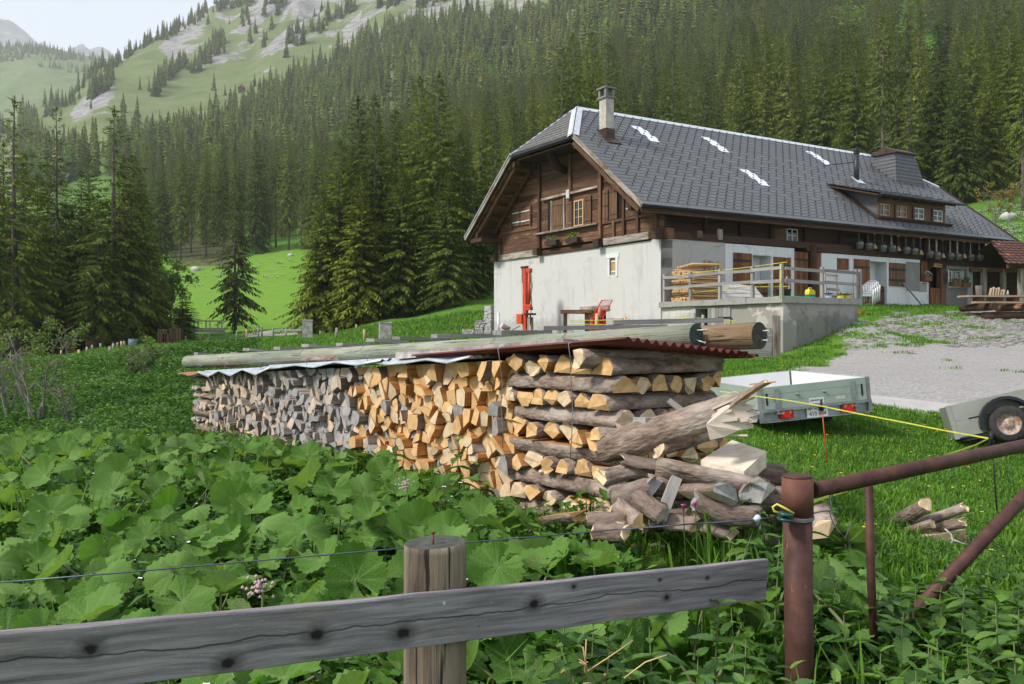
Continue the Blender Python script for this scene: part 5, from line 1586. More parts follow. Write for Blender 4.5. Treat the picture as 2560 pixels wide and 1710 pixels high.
# stack of white plastic chairs: four chairs, one in the other
M_CHAIR = plain("white_plastic", (.78, .79, .80), .35, 0, .03)
def chair(u, v, z, k):
    e = thing("plastic_chair", u, v, z, ("white plastic armchair, lowest of the stack by the stable door", "white plastic armchair, second from below in the stack", "white plastic armchair, third from below in the stack", "white plastic armchair, topmost of the stack by the door")[k], "chair", "stacked white chairs", -.9)
    m = MB(); m.box((0, 0, .40), (.42, .42, .03)); m.build("seat", M_CHAIR, e)
    for i in range(5):
        m = MB(); m.beam((-.17 + .085 * i, .21, .42), (-.16 + .08 * i, .33, .80), .05, .015, (0, 1, 0)); m.build("backrest_slat", M_CHAIR, e)
    m = MB(); m.tube([V(-.24, .20, .42), V(-.22, .32, .78), V(-.1, .35, .85), V(.1, .35, .85), V(.22, .32, .78), V(.24, .20, .42)], .018, 6); m.build("backrest_frame", M_CHAIR, e)
    for s in (-1, 1):
        m = MB(); m.tube([V(s * .25, .31, .66), V(s * .27, .0, .64), V(s * .27, -.2, .62), V(s * .26, -.25, .5), V(s * .25, -.24, 0)], .022, 6); m.build("arm", M_CHAIR, e)
        m = MB(); m.tube([V(s * .23, .2, .42), V(s * .24, .27, 0)], .02, 6); m.build("leg", M_CHAIR, e)
cu_ = su(2165, -1.1)
for k in range(4): chair(cu_ + k * .14, -1.1 + k * .0, gz1(*house(cu_, -1.1, 0)[:2]) + .02 + k * .07, k)
m = MB(); m.box((0, 0, .09), (.34, .2, .18), jit=.02); m.box((.22, 0, .1), (.14, .12, .12)); m.box((-.05, 0, .2), (.2, .03, .05)); e = thing("chainsaw", su(2150, -2.4), -2.4, 2.35, "orange chainsaw lying in the grass at the terrace end", "chainsaw")
m.build("body", plain("orange_plastic", (.75, .12, .03), .4), e); m = MB(); m.beam((.25, 0, .1), (.7, .05, .1), .02, .08); m.build("guide_bar", M_IRON, e)
m = MB(); m.tube([P('s', 13.95, 3.95, .08), P('s', 14.70, 2.95, .5)], [.045, .03], 7); o = m.build("leaning_pole", M_GREYW, None, loc=(HX, HY, 0), rot=(0, 0, HTH)); tag(o, "grey wooden pole leaning below the strapped shutter", "pole")

# flower boxes and pots
M_SOILB = plain("brown_planter", (.055, .032, .03), .6, 0, .2)
M_TERRA = plain("woven_planter", (.27, .10, .045), .8, 0, .25, 30)
M_PLANT = leafmat("flower_leaves", (.06, .16, .02), .3, .3)
M_PINK = plain("violet_petals", (.35, .06, .32), .6); M_WHT = plain("white_petals", (.8, .8, .78), .6); M_YLP = plain("yellow_petals", (.85, .55, .03), .6)
def flowerbox(face, w_, z, wd, d, mat, petal, label, npl=70, nf=14, hh=.2, parent=None):
    e = empty("flower_box", house(*P(face, w_, z, d)), HTH + (-pi / 2 if face == 'g' else 0), label, "flower box")
    m = MB(); m.prism([V(-wd / 2 + .03, -.09, 0), V(wd / 2 - .03, -.09, 0), V(wd / 2, -.11, .2), V(-wd / 2, -.11, .2)], (0, .2, 0)); m.build("planter", mat, e)
    m = MB()
    for k in range(npl):
        c = V(random.uniform(-wd / 2, wd / 2) * .9, random.uniform(-.12, .1), .2 + random.random() ** 1.3 * hh)
        n = V(random.gauss(0, 1), random.gauss(-.4, 1), random.gauss(.6, .6)).normalized(); u = n.orthogonal().normalized(); w2 = n.cross(u); s = random.uniform(.03, .06)
        m.add([c - u * s, c + w2 * s * .6, c + u * s, c - w2 * s * .6], [(0, 1, 2, 3)])
    m.build("plants", M_PLANT, e)
    m = MB()
    for k in range(nf):
        c = V(random.uniform(-wd / 2, wd / 2) * .9, random.uniform(-.14, .0), .24 + random.random() * hh)
        m.lathe([(.008, -.012), (.035, 0), (.008, .012)], 6, c)
    m.build("blossoms", petal, e)
    return e
flowerbox('g', 6.73, 5.45, .88, .22, M_SOILB, M_PINK, "brown flower box with violet blossoms under the gable windows"); flowerbox('g', 5.20, 5.42, .86, .22, M_SOILB, M_YLP, "brown flower box with green plants only, under the light window", 90, 2)
flowerbox('s', 15.62, 4.08, .55, .12, M_TERRA, M_WHT, "small planter of white flowers left of the kitchen door", 40, 22, .22)
flowerbox('s', 17.84, 3.90, .68, .12, M_TERRA, M_YLP, "woven planter with yellow flowers on the kitchen sill", 60, 10); flowerbox('s', 18.58, 3.88, .66, .12, M_TERRA, M_WHT, "woven planter with leafy plant at the window's far end", 110, 2, .28)

# cow bells under the eaves
M_BELL = plain("bell_iron", (.17, .16, .15), .42, .6, .3, 8); M_BRASS = plain("bell_brass", (.36, .28, .15), .4, .7, .25, 10)
M_STRAP = plain("black_leather", (.03, .026, .024), .7); M_STRAPC = plain("embroidered_leather", (.34, .30, .26), .7, 0, .4, 40, (.10, .04, .03)); M_STRAPY = plain("yellow_strap_band", (.80, .58, .05), .6)
bx = [(605, 430, 508, 0), (700, 445, 518, 0), (765, 455, 507, 1), (845, 465, 542, 0), (940, 470, 545, 0), (1010, 478, 530, 1), (1090, 487, 562, 0), (1170, 500, 573, 0), (1240, 515, 568, 1), (1330, 530, 602, 0), (1405, 538, 620, 0), (1470, 552, 600, 1), (1545, 550, 622, 0), (1620, 560, 628, 0), (1690, 555, 604, 1), (1755, 565, 635, 0), (1845, 568, 635, 0)]
ordn = "first second third fourth fifth sixth seventh eighth ninth tenth eleventh twelfth".split()
cb = cs_ = 0
for k, (x, y0, y1, small) in enumerate(bx):
    px = 2000 + x * .2423; u_ = su(px, -.3); Y = HY + u_ * HU.y - .3 * HV.y
    zt_, zb_ = zat(500 + y0 * .2423, Y), zat(500 + y1 * .2423, Y)
    h = zt_ - zb_
    if small: lab = "small brass bell with yellow banded strap, %s small one from the stable side" % ordn[cs_]; cs_ += 1
    else: lab = "large dark iron cow bell, %s large one from the stable side" % ordn[cb]; cb += 1
    e = empty("cow_bell", house(u_, -.3, zb_), HTH + random.uniform(-.2, .2), lab, "bell", "small bells under the eaves" if small else "large bells under the eaves")
    m = MB()
    if small: m.lathe([(.145, 0), (.132, .02), (.096, h * .45), (.065, h * .85), (.03, h), (.0, h * 1.02)], 14, close=False); m.build("bell_body", M_BRASS, e)
    else: m.lathe([(.135, 0), (.148, h * .08), (.195, h * .55), (.20, h * .72), (.165, h * .95), (.05, h * 1.04), (.0, h * 1.05)], 14, close=False); m.build("bell_body", M_BELL, e)
    top = 6.02 - zb_
    m = MB(); wd = .05 if small else .075
    m.beam((-.05, -.05, h * .95), (-.03, 0, top), wd, .012, (0, 1, 0)); m.beam((.05, .05, h * .95), (.03, 0, top), wd, .012, (0, 1, 0)); m.tube([V(-.07, 0, h * .9), V(-.07, 0, h + .06), V(.07, 0, h + .06), V(.07, 0, h * .9)], .014, 5)
    m.build("strap", M_STRAP if (small or k < 9 and k not in (4,)) else M_STRAPC, e)
    if small:
        m = MB(); m.box((0, 0, top - .06), (.13, .05, .035)); m.build("strap_band", M_STRAPY, e)
m = MB(); m.beam((10.2, -.3, 6.05), (20.2, -.3, 6.05), .08, .07); o = m.build("bell_rail", M_TIMBER_D, HROOT)

# stepped dry stone wall at the near corner
M_STONE = plain("field_stone", (.33, .31, .285), .95, 0, .3, 5, (.14, .13, .115), bstr=.6)
SW = empty("stone_steps", (HX, HY, 0), HTH, "stepped dry stone wall climbing beside the white gable", "wall")
stp = [(12.1, 12.75, 1.0, 3.05, .75), (12.75, 13.6, .9, 2.35, .85), (13.6, 14.8, .8, 1.95, 1.0), (14.8, 16.4, .6, 1.62, 1.0)]
for a, b, z0, z1, dp in stp:
    z_ = z0
    while z_ < z1 - .02:
        h = min(random.uniform(.12, .22), z1 - z_) if z1 < 3 else min(.075, z1 - z_)
        v_ = a
        while v_ < b - .03:
            w_ = min(random.uniform(.2, .45), b - v_)
            if z1 < 3 or z_ < 2.4:
                hh = h if z1 < 3 else min(.2, z1 - z_)
            m = MB(); m.box((0.25 + random.uniform(-.03, .03), v_ + w_ / 2, z_ + h / 2), (dp, w_ - .012, h - .01), jit=.02 if z1 < 3 else .006)
            m.build("stone", M_STONE if (z1 < 3) else M_GREYPL, SW)
            v_ += w_
        z_ += h

# wood splitter: tall red machine in front of the gable
M_RED = plain("red_machine_paint", (.62, .075, .022), .45, 0, .15, 4, (.40, .05, .02)); M_RED2 = plain("red_paint", (.65, .03, .025), .45, 0, .12)
u_ = -1.5; v_ = gv(1318, u_)
gzs = gz1(*house(u_, v_, 0)[:2])
SP = empty("log_splitter", house(u_, v_, gzs), HTH + radians(-70), "tall red upright log splitter standing before the white wall", "machine")
Ys = house(u_, v_, 0).y
top = zat(672, Ys) - gzs; zz = lambda py: zat(py, Ys) - gzs
m = MB(); m.box((-.09, 0, (top + .25) / 2), (.16, .20, top - .25)); m.box((.0, 0, .12), (.7, .6, .1)); m.build("column", M_RED, SP)
m = MB(); m.cyl((.12, -.02, zz(768)), (.12, -.02, top - .10), .06, n=12); m.box((.06, 0, top - .09), (.30, .16, .18)); m.build("ram_cylinder", M_RED, SP)
m = MB(); m.box((-.30, -.06, zz(798)), (.27, .24, zz(783) - zz(808)), jit=.004); m.build("motor_box", M_RED, SP)
m = MB(); m.box((.12, 0, zz(772)), (.2, .22, .14)); m.box((.15, -.1, zz(765)), (.24, .08, .1)); m.build("valve_block", M_RED, SP)
m = MB(); m.box((.15, 0, zz(786)), (.38, .34, .08)); m.tube([V(.24, -.1, zz(786)), V(.28, -.12, zz(800)), V(.24, -.1, zz(815))], [.03, .035, .01], 6); m.build("splitting_head", M_IRON, SP)
m = MB()
for k in range(2): m.tube([V(.2 + .05 * k, -.08, top - .1), V(.3 + .05 * k, -.1, top * .75), V(.25 + .04 * k, -.1, zz(740)), V(.33, -.1, zz(770)), V(.2, -.08, zz(790))], .014, 5, caps=False)
m.build("hose", M_GUTTER, SP)
m = MB(); m.cyl((-.32, -.22, .18), (-.32, -.08, .18), .16, n=16); m.cyl((-.32, .10, .18), (-.32, .24, .18), .16, n=16); m.build("wheel", M_GUTTER, SP)
o = MB(); o.beam((.15, .02, .15), (.15, .02, zz(790) - .06), .2, .16); q = o.build("timber_block", M_TIMBER_G, None, loc=SP.location, rot=SP.rotation_euler); tag(q, "upright squared log standing in the red splitter", "log")
# saw bench with red guard
u_ = -2.0; v_ = gv(1500, u_); gq = gz1(*house(u_, v_, 0)[:2]); Ys = house(u_, v_, 0).y; zz = lambda py: zat(py, Ys) - gq
xx = lambda px: (px - 1500) / FPX * Ys
SB = empty("saw_bench", house(u_, v_, gq), 0, "red circular saw bench with tilted wire mesh guard", "saw bench")
fr = [V(xx(1478), 0, zz(796)), V(xx(1505), .1, zz(751)), V(xx(1532), .1, zz(750)), V(xx(1508), 0, zz(795))]
m = MB(); m.tube(fr + [fr[0]], .022, 6); m.tube([fr[0], V(xx(1476), 0, .05)], .022, 6); m.tube([fr[3], V(xx(1514), .1, .05)], .022, 6); m.build("guard_frame", M_RED2, SB)
m = MB()
for k in range(1, 16):
    a = k / 16; m.tube([fr[0].lerp(fr[1], a), fr[3].lerp(fr[2], a)], .004, 3, caps=False)
for k in range(1, 9):
    a = k / 9; m.tube([fr[0].lerp(fr[3], a), fr[1].lerp(fr[2], a)], .004, 3, caps=False)
m.build("mesh", M_RED2, SB)
m = MB(); m.box((xx(1498), .35, zz(815) * .5 + .1), (.5, .6, zz(792)), jit=.02); m.prism([V(xx(1487), .3, zz(795)), V(xx(1512), .3, zz(795)), V(xx(1508), .3, zz(774)), V(xx(1494), .3, zz(770))], (0, .3, 0)); m.build("housing", M_RED2, SB)
for px0, py0, px1, py1, lab in ((1490, 826, 1492, 785, "thin split log leaning before the red saw bench"), (1498, 800, 1502, 768, "stout bark log leaning behind the saw guard")):
    m = MB(); m.tube([V(xx(px0), -.15 if py0 > 810 else .2, max(.0, zz(py0))), V(xx(px1), -.05 if py0 > 810 else .25, zz(py1))], [.07, .06], 7); o = m.build("leaning_log", M_STAKE, None, loc=SB.location); tag(o, lab, "log")
# sawhorse, pipe, stakes and odd things along the wall
e = empty("sawhorse", house(-2.2, gv(1440, -2.2), gz1(*house(-2.2, gv(1440, -2.2), 0)[:2])), 0, "brown wooden trestle frame beside the saw bench", "trestle")
for a in (-.40, .40):
    m = MB(); m.box((a, 0, .5), (.14, .2, 1.0), jit=.01); m.build("leg", M_TIMBER, e)
m = MB(); m.box((0, 0, 1.06), (1.15, .26, .13), jit=.012); m.build("top_beam", M_TIMBER, e)
q = house(-1.3, gv(1246, -1.3), 0); m = MB(); m.cyl((0, 0, -.2), (0, 0, zat(782, q.y) - gz1(q.x, q.y)), .06, n=12); o = m.build("grey_pipe", M_ZINC, None, loc=(q.x, q.y, gz1(q.x, q.y))); tag(o, "grey metal pipe standing at the gable's corner", "pipe")
q = house(-2.0, gv(1262, -2.0), 0); e = empty("hand_cart", (q.x, q.y, gz1(q.x, q.y)), .4, "small hand cart with pinkish bundle at the gable's corner", "cart")
m = MB(); m.box((0, 0, .55), (.4, .3, .22), Euler((.3, .4, 0)).to_matrix(), jit=.05); m.build("bundle", plain("pinkish_cloth", (.55, .42, .45), .9), e)
m = MB(); m.tube([V(-.3, 0, .3), V(.2, 0, .35), V(.75, .1, .6)], .018, 5); m.tube([V(-.3, .2, .3), V(.2, .2, .35)], .018, 5); m.build("frame", M_IRON, e)
m = MB(); m.cyl((-.2, .05, .2), (-.2, .13, .2), .2, n=14); m.build("wheel", M_GUTTER, e)
for px, py0, Y, h, mt, lab in ((1563, 792, 29, .5, M_STAKE, "yellowish stake standing before the white wall"), (1573, 798, 29, .5, M_GREYW, "thin dark stake beside the yellowish one"), (1735, 782, 26, .9, M_GREYW, "slim grey stake before the cellar opening"), (1757, 787, 26, .9, M_GREYW, "pale stake before the cellar's dark doorway"), (1598, 800, 28, .4, M_GREYW, "short post with insulator before the white wall")):
    t_ = at(px, py0, Y); g_ = gz1(t_.x, t_.y); m = MB(); m.cyl((0, 0, -.2), (0, 0, t_.z - g_), .045, n=7); o = m.build("fence_stake", mt, None, loc=(t_.x, t_.y, g_)); tag(o, lab, "stake")
M_TAPE = plain("yellow_tape", (.70, .68, .10), .6)
for pts, lab in (([(1420, 800, 30), (1480, 801, 30), (1530, 800, 29), (1563, 800, 29), (1640, 800, 28), (1700, 797, 27), (1735, 793, 26), (1757, 797, 26), (1840, 802, 25)], "yellow fence tape, upper strand across the yard"), ([(1420, 810, 30), (1480, 811, 30), (1530, 812, 29)], "yellow fence tape, short lower strand in the yard"),
                 ([(1657, 687, 33), (1800, 676, 30.5), (1881, 667, 29), (1968, 655, 27.6)], "yellow tape strung along the top of the terrace railing"), ([(1660, 741, 33), (1800, 724, 30.5), (1850, 718, 30), (1968, 716, 27.6)], "yellow tape strung along the foot of the railing"), ([(1952, 660, 27.5), (1951, 749, 27.5)], "yellow tape hanging down over the terrace corner")):
    m = MB(); m.tube([at(*q) for q in pts], .010, 4); o = m.build("fence_tape", M_TAPE, None); tag(o, lab, "fence tape")
# board fence by the terrace corner
BF = empty("board_fence", at(1930, 905, 25.5), .12, "grey board fence with thick post at the terrace corner", "fence")
for k in range(4):
    m = MB(); m.beam((-1.15, .05, .18 + k * .23), (-.02, .0, .18 + k * .23), .03, .21, jit=.004); m.build("board", M_GREYW, BF)
m = MB(); m.box((.12, 0, .5), (.20, .12, 1.65), jit=.012); m.build("post", M_TIMBER_G, BF)

# cobbled slope and concrete strip
M_COB = plain("cobble_stone", (.34, .32, .295), .9, 0, .25, 8, (.17, .16, .145), bstr=.5)
CB = empty("cobbled_slope", (0, 0, 0), 0); CB["kind"] = "structure"
cm = []
for k in range(8):
    n = random.randint(6, 8); m = MB()
    a_, b_ = random.uniform(.16, .30), random.uniform(.075, .13)
    ring = [(cos(6.283 * i / n) * a_ * random.uniform(.8, 1.1), sin(6.283 * i / n) * b_ * random.uniform(.8, 1.1)) for i in range(n)]
    vs_ = [V(x, y, -.08) for x, y in ring] + [V(x * .93, y * .9, .03) for x, y in ring] + [V(0, 0, .05)]
    fs = [(i, (i + 1) % n, n + (i + 1) % n, n + i) for i in range(n)] + [(n + i, n + (i + 1) % n, 2 * n) for i in range(n)]
    m.add(vs_, fs); cm.append(m.mesh("cobblestone", M_COB))
cx = [p[0] for p in COBBLE]; cyy = [p[1] for p in COBBLE]
cand = []
yy0 = min(cyy)
while yy0 < max(cyy):
    x = min(cx) + random.uniform(0, .5)
    while x < max(cx):
        cand.append((x + random.uniform(-.08, .08), yy0 + random.uniform(-.05, .05))); x += random.uniform(.34, .62)
    yy0 += .25
cand = [c for c in cand if inpoly(np.array([c[0]]), np.array([c[1]]), COBBLE)[0] and vnoise(np.array([c[0] * .8]), np.array([c[1] * .8]), 5)[0] > .40]
cand.sort(key=lambda c: c[1])
zc = gz(np.array([c[0] for c in cand]), np.array([c[1] for c in cand]))
for k, (x, y) in enumerate(cand[:300]):
    s = random.uniform(.8, 1.2)
    obj("cobblestone", random.choice(cm), CB, (x, y, zc[k]), (random.uniform(-.05, .05), random.uniform(-.05, .05), random.gauss(.25, .35)), (s, s, 1))
st_ = cand[300:]
if st_:
    so_ = scatter("small_cobbles", np.array([(c[0], c[1], zc[300 + i]) for i, c in enumerate(st_)]), RNG.normal(.25, .35, len(st_)), RNG.uniform(.8, 1.2, len(st_)), cm)
    so_.parent = CB
pv0 = [gpt(*q) for q in [(2090, 1004), (2420, 1046), (2700, 1090), (2700, 1040), (2400, 1004), (2120, 985)]]
m = MB()
nseg = 14
for k in range(nseg):
    a, b = k / nseg, (k + 1) / nseg
    f0, f1 = pv0[0].lerp(pv0[2], a), pv0[0].lerp(pv0[2], b); g0, g1 = pv0[5].lerp(pv0[3], a), pv0[5].lerp(pv0[3], b)
    q = []
    for p in (f0, f1, g1, g0): q.append(V(p.x, p.y, gz1(p.x, p.y) + .035))
    m.add(q + [p - V(0, 0, .12) for p in q], [(0, 1, 2, 3), (0, 4, 5, 1), (3, 2, 6, 7)], rnd=.5)
o = m.build("concrete_path", plain("pale_concrete", (.40, .385, .37), .9, 0, .08, 2), None, kind="structure")

# shelter with red tiles and the log picnic table at the right edge
SH = empty("log_shelter", at(2530, 775, 41), .25, "open wooden shelter with red brown tiled roof at the picture's edge", "shelter")
M_RTILE = plain("red_brown_tile", (.115, .05, .038), .8, 0, .3, 10, (.06, .03, .025)); M_RT2 = plain("orange_tile", (.26, .10, .055), .8)
for x in (-.1, 1.0, 2.6):
    for y in (-.6, 1.6):
        m = MB(); m.box((x, y, 1.0), (.2, .2, 2.0), jit=.01); m.build("post", M_TIMBER_G, SH)
m = MB(); m.beam((-.9, -.7, 1.95), (3.2, -.7, 1.95), .18, .2); m.beam((-.9, 1.6, 1.95), (3.2, 1.6, 1.95), .18, .2); m.beam((.0, -.6, 1.0), (1.1, -.6, 1.75), .12, .12); m.build("beam", M_TIMBER, SH)
m = MB(); m.box((.9, 1.9, 1.0), (4, .1, 1.9)); m.build("rear_wall", M_TIMBER_D, SH)
for r in range(9):
    for c in range(15):
        x0 = -1.25 + c * .31; t0, t1 = r / 9, (r + 1.15) / 9
        xs0 = x0 + t0 * .55; 
        if x0 + t0 * .2 < -1.25 + t0 * 1.0: continue
        p = lambda x, t: V(x, -1.1 + 2.0 * t, 1.98 + 1.25 * t)
        m = MB(); q = [p(x0, t0) + V(0, 0, .05), p(x0 + .15, t0) + V(0, 0, .09), p(x0 + .3, t0) + V(0, 0, .05), p(x0 + .3, t1), p(x0 + .15, t1) + V(0, 0, .04), p(x0, t1)]
        m.add(q + [x - V(0, 0, .03) for x in q[:3]], [(0, 1, 4, 5), (1, 2, 3, 4), (0, 6, 7, 1), (1, 7, 8, 2)]); m.build("roof_tile", M_RT2 if random.random() < .06 else M_RTILE, SH)
m = MB(); m.prism([V(-1.2, -1.05, 1.93), V(3.4, -1.05, 1.93), V(3.4, .95, 3.18), V(-.3, .95, 3.18)], (0, 0, .05)); m.prism([V(-.3, .95, 3.18), V(3.4, .95, 3.18), V(3.4, 2.4, 2.1), V(-.9, 2.4, 2.1)], (0, 0, .05)); m.build("roof_deck", M_TIMBER_D, SH)
tp = at(2418, 738, 35.5)
gq = gz1(tp.x + 1.2, tp.y)
PT = empty("picnic_table", (tp.x, tp.y, gq), .10, "rough log picnic table with plank bench at the picture's edge", "picnic table")
ht = tp.z - gq
M_PLANK = wood("table_plank", (.22, .15, .10), (.42, .32, .23), None, 22, 1, .15, .85, .4)
for k in range(3):
    m = MB(); m.beam((0, k * .28, ht - .03), (3.6, k * .28, ht - .03), .26, .07, jit=.006); m.build("top_plank", M_PLANK, PT)
hb = zat(755, 35.0) - gq
m = MB(); m.beam((-.15, -.65, hb - .03), (3.6, -.65, hb - .03), .3, .07, jit=.006); m.build("bench_plank", M_PLANK, PT)
for x in (.55, 2.1):
    m = MB(); m.cyl((x, -.9, hb - .20), (x, 1.2, hb - .20), .15, n=10); m.build("log_bearer", M_TIMBER, PT)
    m = MB(); m.cyl((x, .1, hb - .1), (x, .1, ht - .06), .16, n=10); m.build("leg", M_TIMBER, PT)
m = MB(); m.cyl((.3, -.55, .05), (3.6, -.5, .12), .16, n=10); m.cyl((.3, .6, .05), (3.6, .6, .12), .15, n=10); m.build("base_log", M_TIMBER_D, PT)
m = MB(); m.lathe([(.10, 0), (.13, .36), (.145, .37), (.12, .37), (.095, .02)], 14); o = m.build("white_bucket", M_WHITE, None, loc=(tp.x + .48, tp.y + .05, gq + ht + .005)); tag(o, "white bucket on the near end of the picnic table", "bucket")
m = MB(); m.lathe([(.04, 0), (.04, .12), (.018, .16), (.018, .2)], 10); o = m.build("white_bottle", M_WHITE, None, loc=(tp.x + 1.72, tp.y + .2, gq + ht + .005)); tag(o, "small white bottle on the picnic table", "bottle")
for k in range(6):
    m = MB(); x = 1.1 + k * .11; m.beam((x, .35, ht * .55), (x + .28, .55, ht + .25 + random.uniform(0, .12)), .09, .03); o = m.build("thin_board", M_PLANK, None, loc=(tp.x, tp.y, gq), rot=(0, 0, .1)); tag(o, "light slat leaning against the far side of the table", "slat", "slats leaning on the picnic table")

# far side of the yard: concrete pillars, fence, road, footbridge, cabin
M_PIL = plain("old_pillar", (.50, .48, .44), .95, 0, .25, 4, (.22, .21, .19), bstr=.4)
for px, Y, w_, yt, yb, lab in ((769, 46, .50, 802, 862, "pale concrete gate pillar at the road"), (963, 40, .52, 808, 862, "broad concrete pillar with stain beside the board stack")):
    a = at(px, yb, Y); g_ = gz1(a.x, a.y); h = zat(yt, Y) - g_
    m = MB(); m.box((0, 0, h / 2 - .2), (w_, w_, h + .4), jit=.012); m.box((0, 0, h + .02), (w_ * 1.05, w_ * 1.05, .06), jit=.01); o = m.build("gate_pillar", M_PIL, None, loc=(a.x, a.y, g_), rot=(0, 0, .2)); tag(o, lab, "pillar")
pm = []
for k in range(4):
    m = MB(); m.tube([V(0, 0, -.4), V(.01, 0, .6), V(0, .01, 1.0)], [.075, .07, .065], 7, wob=.05); pm.append(m.mesh("post", [M_GREYW, M_STAKE, M_GREYW, M_TIMBER_G][k]))
fp = [(840, 46, 820, 862), (911, 42, 824, 862), (683, 70, 819, 845), (715, 66, 822, 846), (645, 74, 820, 850), (616, 76, 824, 852), (592, 78, 826, 852), (566, 82, 832, 855), (640, 88, 820, 838), (634, 88, 821, 838), (609, 80, 829, 848), (655, 78, 815, 838), (523, 84, 842, 865), (506, 86, 841, 863), (480, 86, 847, 868), (464, 82, 855, 872), (455, 80, 850, 872), (500, 84, 843, 862), (283, 58, 871, 900), (273, 50, 883, 912), (293, 60, 884, 896), (304, 62, 877, 896), (311, 62, 873, 895), (252, 60, 890, 903), (217, 58, 895, 905), (197, 54, 888, 905), (230, 60, 896, 905), (179, 30, 912, 942), (168, 62, 880, 905), (152, 62, 876, 900), (800, 60, 829, 842), (890, 58, 826, 840), (770, 56, 826, 848)]
for k, (px, Y, yt, yb) in enumerate(fp):
    a = at(px, yb, Y); g_ = gz1(a.x, a.y); h = max(.5, zat(yt, Y) - g_)
    o = obj("fence_post", pm[k % 4], None, (a.x, a.y, g_), (random.uniform(-.06, .06), random.uniform(-.06, .06), 0), (1, 1, h)); tag(o, "weathered post of the pasture fence below the dark spruces" if px < 460 else "weathered post of the pasture fence along the road", "fence post", "fence posts below the spruces" if px < 460 else "fence posts along the road")
for a, b, c, lab in (((540, 855, 82), (566, 836, 82), .05, "wooden brace leaning against a roadside fence post"), ((700, 826, 66), (757, 826, 48), .05, "horizontal wooden bar of the pasture gate by the pillar"), ((735, 830, 60), (757, 845, 50), .05, "slanting bar of the pasture gate by the pillar"), ((478, 868, 84), (492, 846, 84), .04, "leaning stake near the footbridge"), ((500, 862, 84), (490, 846, 84), .04, "leaning stake crossing another near the footbridge")):
    m = MB(); m.tube([at(*a), at(*b)], c, 5); o = m.build("fence_bar", M_GREYW, None); tag(o, lab, "fence bar")
rc = [(640, 842, 100), (660, 846, 92), (690, 843, 96), (720, 842, 90), (752, 846, 84), (740, 832, 108), (700, 829, 112), (660, 830, 114)]
m = MB()
W0 = [(-24.0, 100), (-25.6, 91), (-24.0, 85), (-20.5, 80), (-16.5, 78)]; wdt = 2.6
L_, R_ = [], []
for i, (x, y) in enumerate(W0):
    a = V(*W0[max(0, i - 1)], 0); b = V(*W0[min(len(W0) - 1, i + 1)], 0); t = (b - a).normalized(); n = V(-t.y, t.x, 0)
    for sgn, li in ((1, L_), (-1, R_)):
        q = V(x, y, 0) + n * sgn * wdt / 2; li.append(V(q.x, q.y, gz1(q.x, q.y) + .06))
for i in range(len(W0) - 1): m.add([L_[i], R_[i], R_[i + 1], L_[i + 1]], [(0, 1, 2, 3)], rnd=.3)
o = m.build("road", plain("pale_asphalt", (.34, .325, .31), .9, 0, .06, 1), None, kind="structure")
a = at(525, 822, 92)
BR = empty("footbridge", (a.x, a.y, a.z), .05, "small wooden footbridge with railings at the meadow's edge", "bridge")
m = MB(); m.box((0, 0, 0), (3.2, 1.5, .16)); m.build("deck", M_GREYW, BR); m = MB(); m.box((0, -.7, -.25), (3.4, .15, .25)); m.build("girder", M_GREYW, BR)
for y in (-.7, .7):
    m = MB(); m.box((0, y, .80), (3.2, .12, .10)); m.build("handrail", M_GREYW, BR)
    for x in (-1.4, -.2, 1.0):
        m = MB(); m.box((x, y, .42), (.12, .1, .72)); m.build("baluster", M_GREYW, BR)
a = at(200, 905, 62); g_ = gz1(a.x, a.y)
CBN = empty("log_cabin", (a.x, a.y, g_), .5, "tiny log hut with dark green roof at the foot of the spruces", "hut")
for k in range(7):
    for x, w_ in ((-.55, .5), (.55, .5)):
        m = MB(); m.cyl((x - w_ / 2, -.7, .08 + k * .15), (x + w_ / 2, -.7, .08 + k * .15), .078, n=7); m.build("log_course", M_TIMBER, CBN)
    m = MB(); m.cyl((-.8, -.7, .08 + k * .15), (-.8, .7, .08 + k * .15), .078, n=7); m.cyl((.8, -.7, .08 + k * .15), (.8, .7, .08 + k * .15), .078, n=7); m.build("log_course", M_TIMBER, CBN)
m = MB(); m.box((0, .3, .5), (1.3, .6, .95)); m.build("shade_block", M_BLACK, CBN)  # black block, the hut's inner shade put into its colour
m = MB()
for s in (-1, 1): m.prism([V(s * 1.05, -1.0, 1.0), V(0, -1.0, 1.5), V(0, 1.0, 1.5), V(s * 1.05, 1.0, 1.0)], (0, 0, .05))
m.build("roof", plain("green_sheet_roof", (.02, .10, .07), .5, 0, .2, 3), CBN)
m = MB(); m.beam((-.8, -.8, 1.04), (.8, -.8, 1.04), .06, .07); m.beam((0, -.8, 1.04), (0, -.8, 1.45), .06, .06); m.build("gable_frame", M_TIMBER, CBN)
a = at(332, 890, 60); m = MB(); m.cyl((0, 0, -.1), (0, 0, .62), .28, n=14); o = m.build("blue_barrel", plain("faded_blue_plastic", (.12, .16, .22), .6), None, loc=(a.x, a.y, gz1(a.x, a.y))); tag(o, "dull blue barrel standing by the fence below the spruces", "barrel")
for k, (px, w_, h) in enumerate(((410, .7, 1.1), (420, .6, .8), (442, .9, 1.2))):
    a = at(px, 885, 66); m = MB(); m.box((0, 0, h / 2), (w_, .5, h), jit=.05)
    for i in range(4): m.box((-w_ / 2 + (i + .5) * w_ / 4, -.28, h / 2), (w_ / 5, .04, h * .95))
    o = m.build("board_hutch", M_TIMBER_D, None, loc=(a.x, a.y, gz1(a.x, a.y))); tag(o, ("dark board hutch behind the pale bush, outer one", "low dark board hutch behind the pale bush, middle one", "dark board hutch nearest the footbridge")[k], "hutch")
M_PALEROCK = plain("pale_boulder", (.52, .51, .48), .95, 0, .2, 3, bstr=.5)
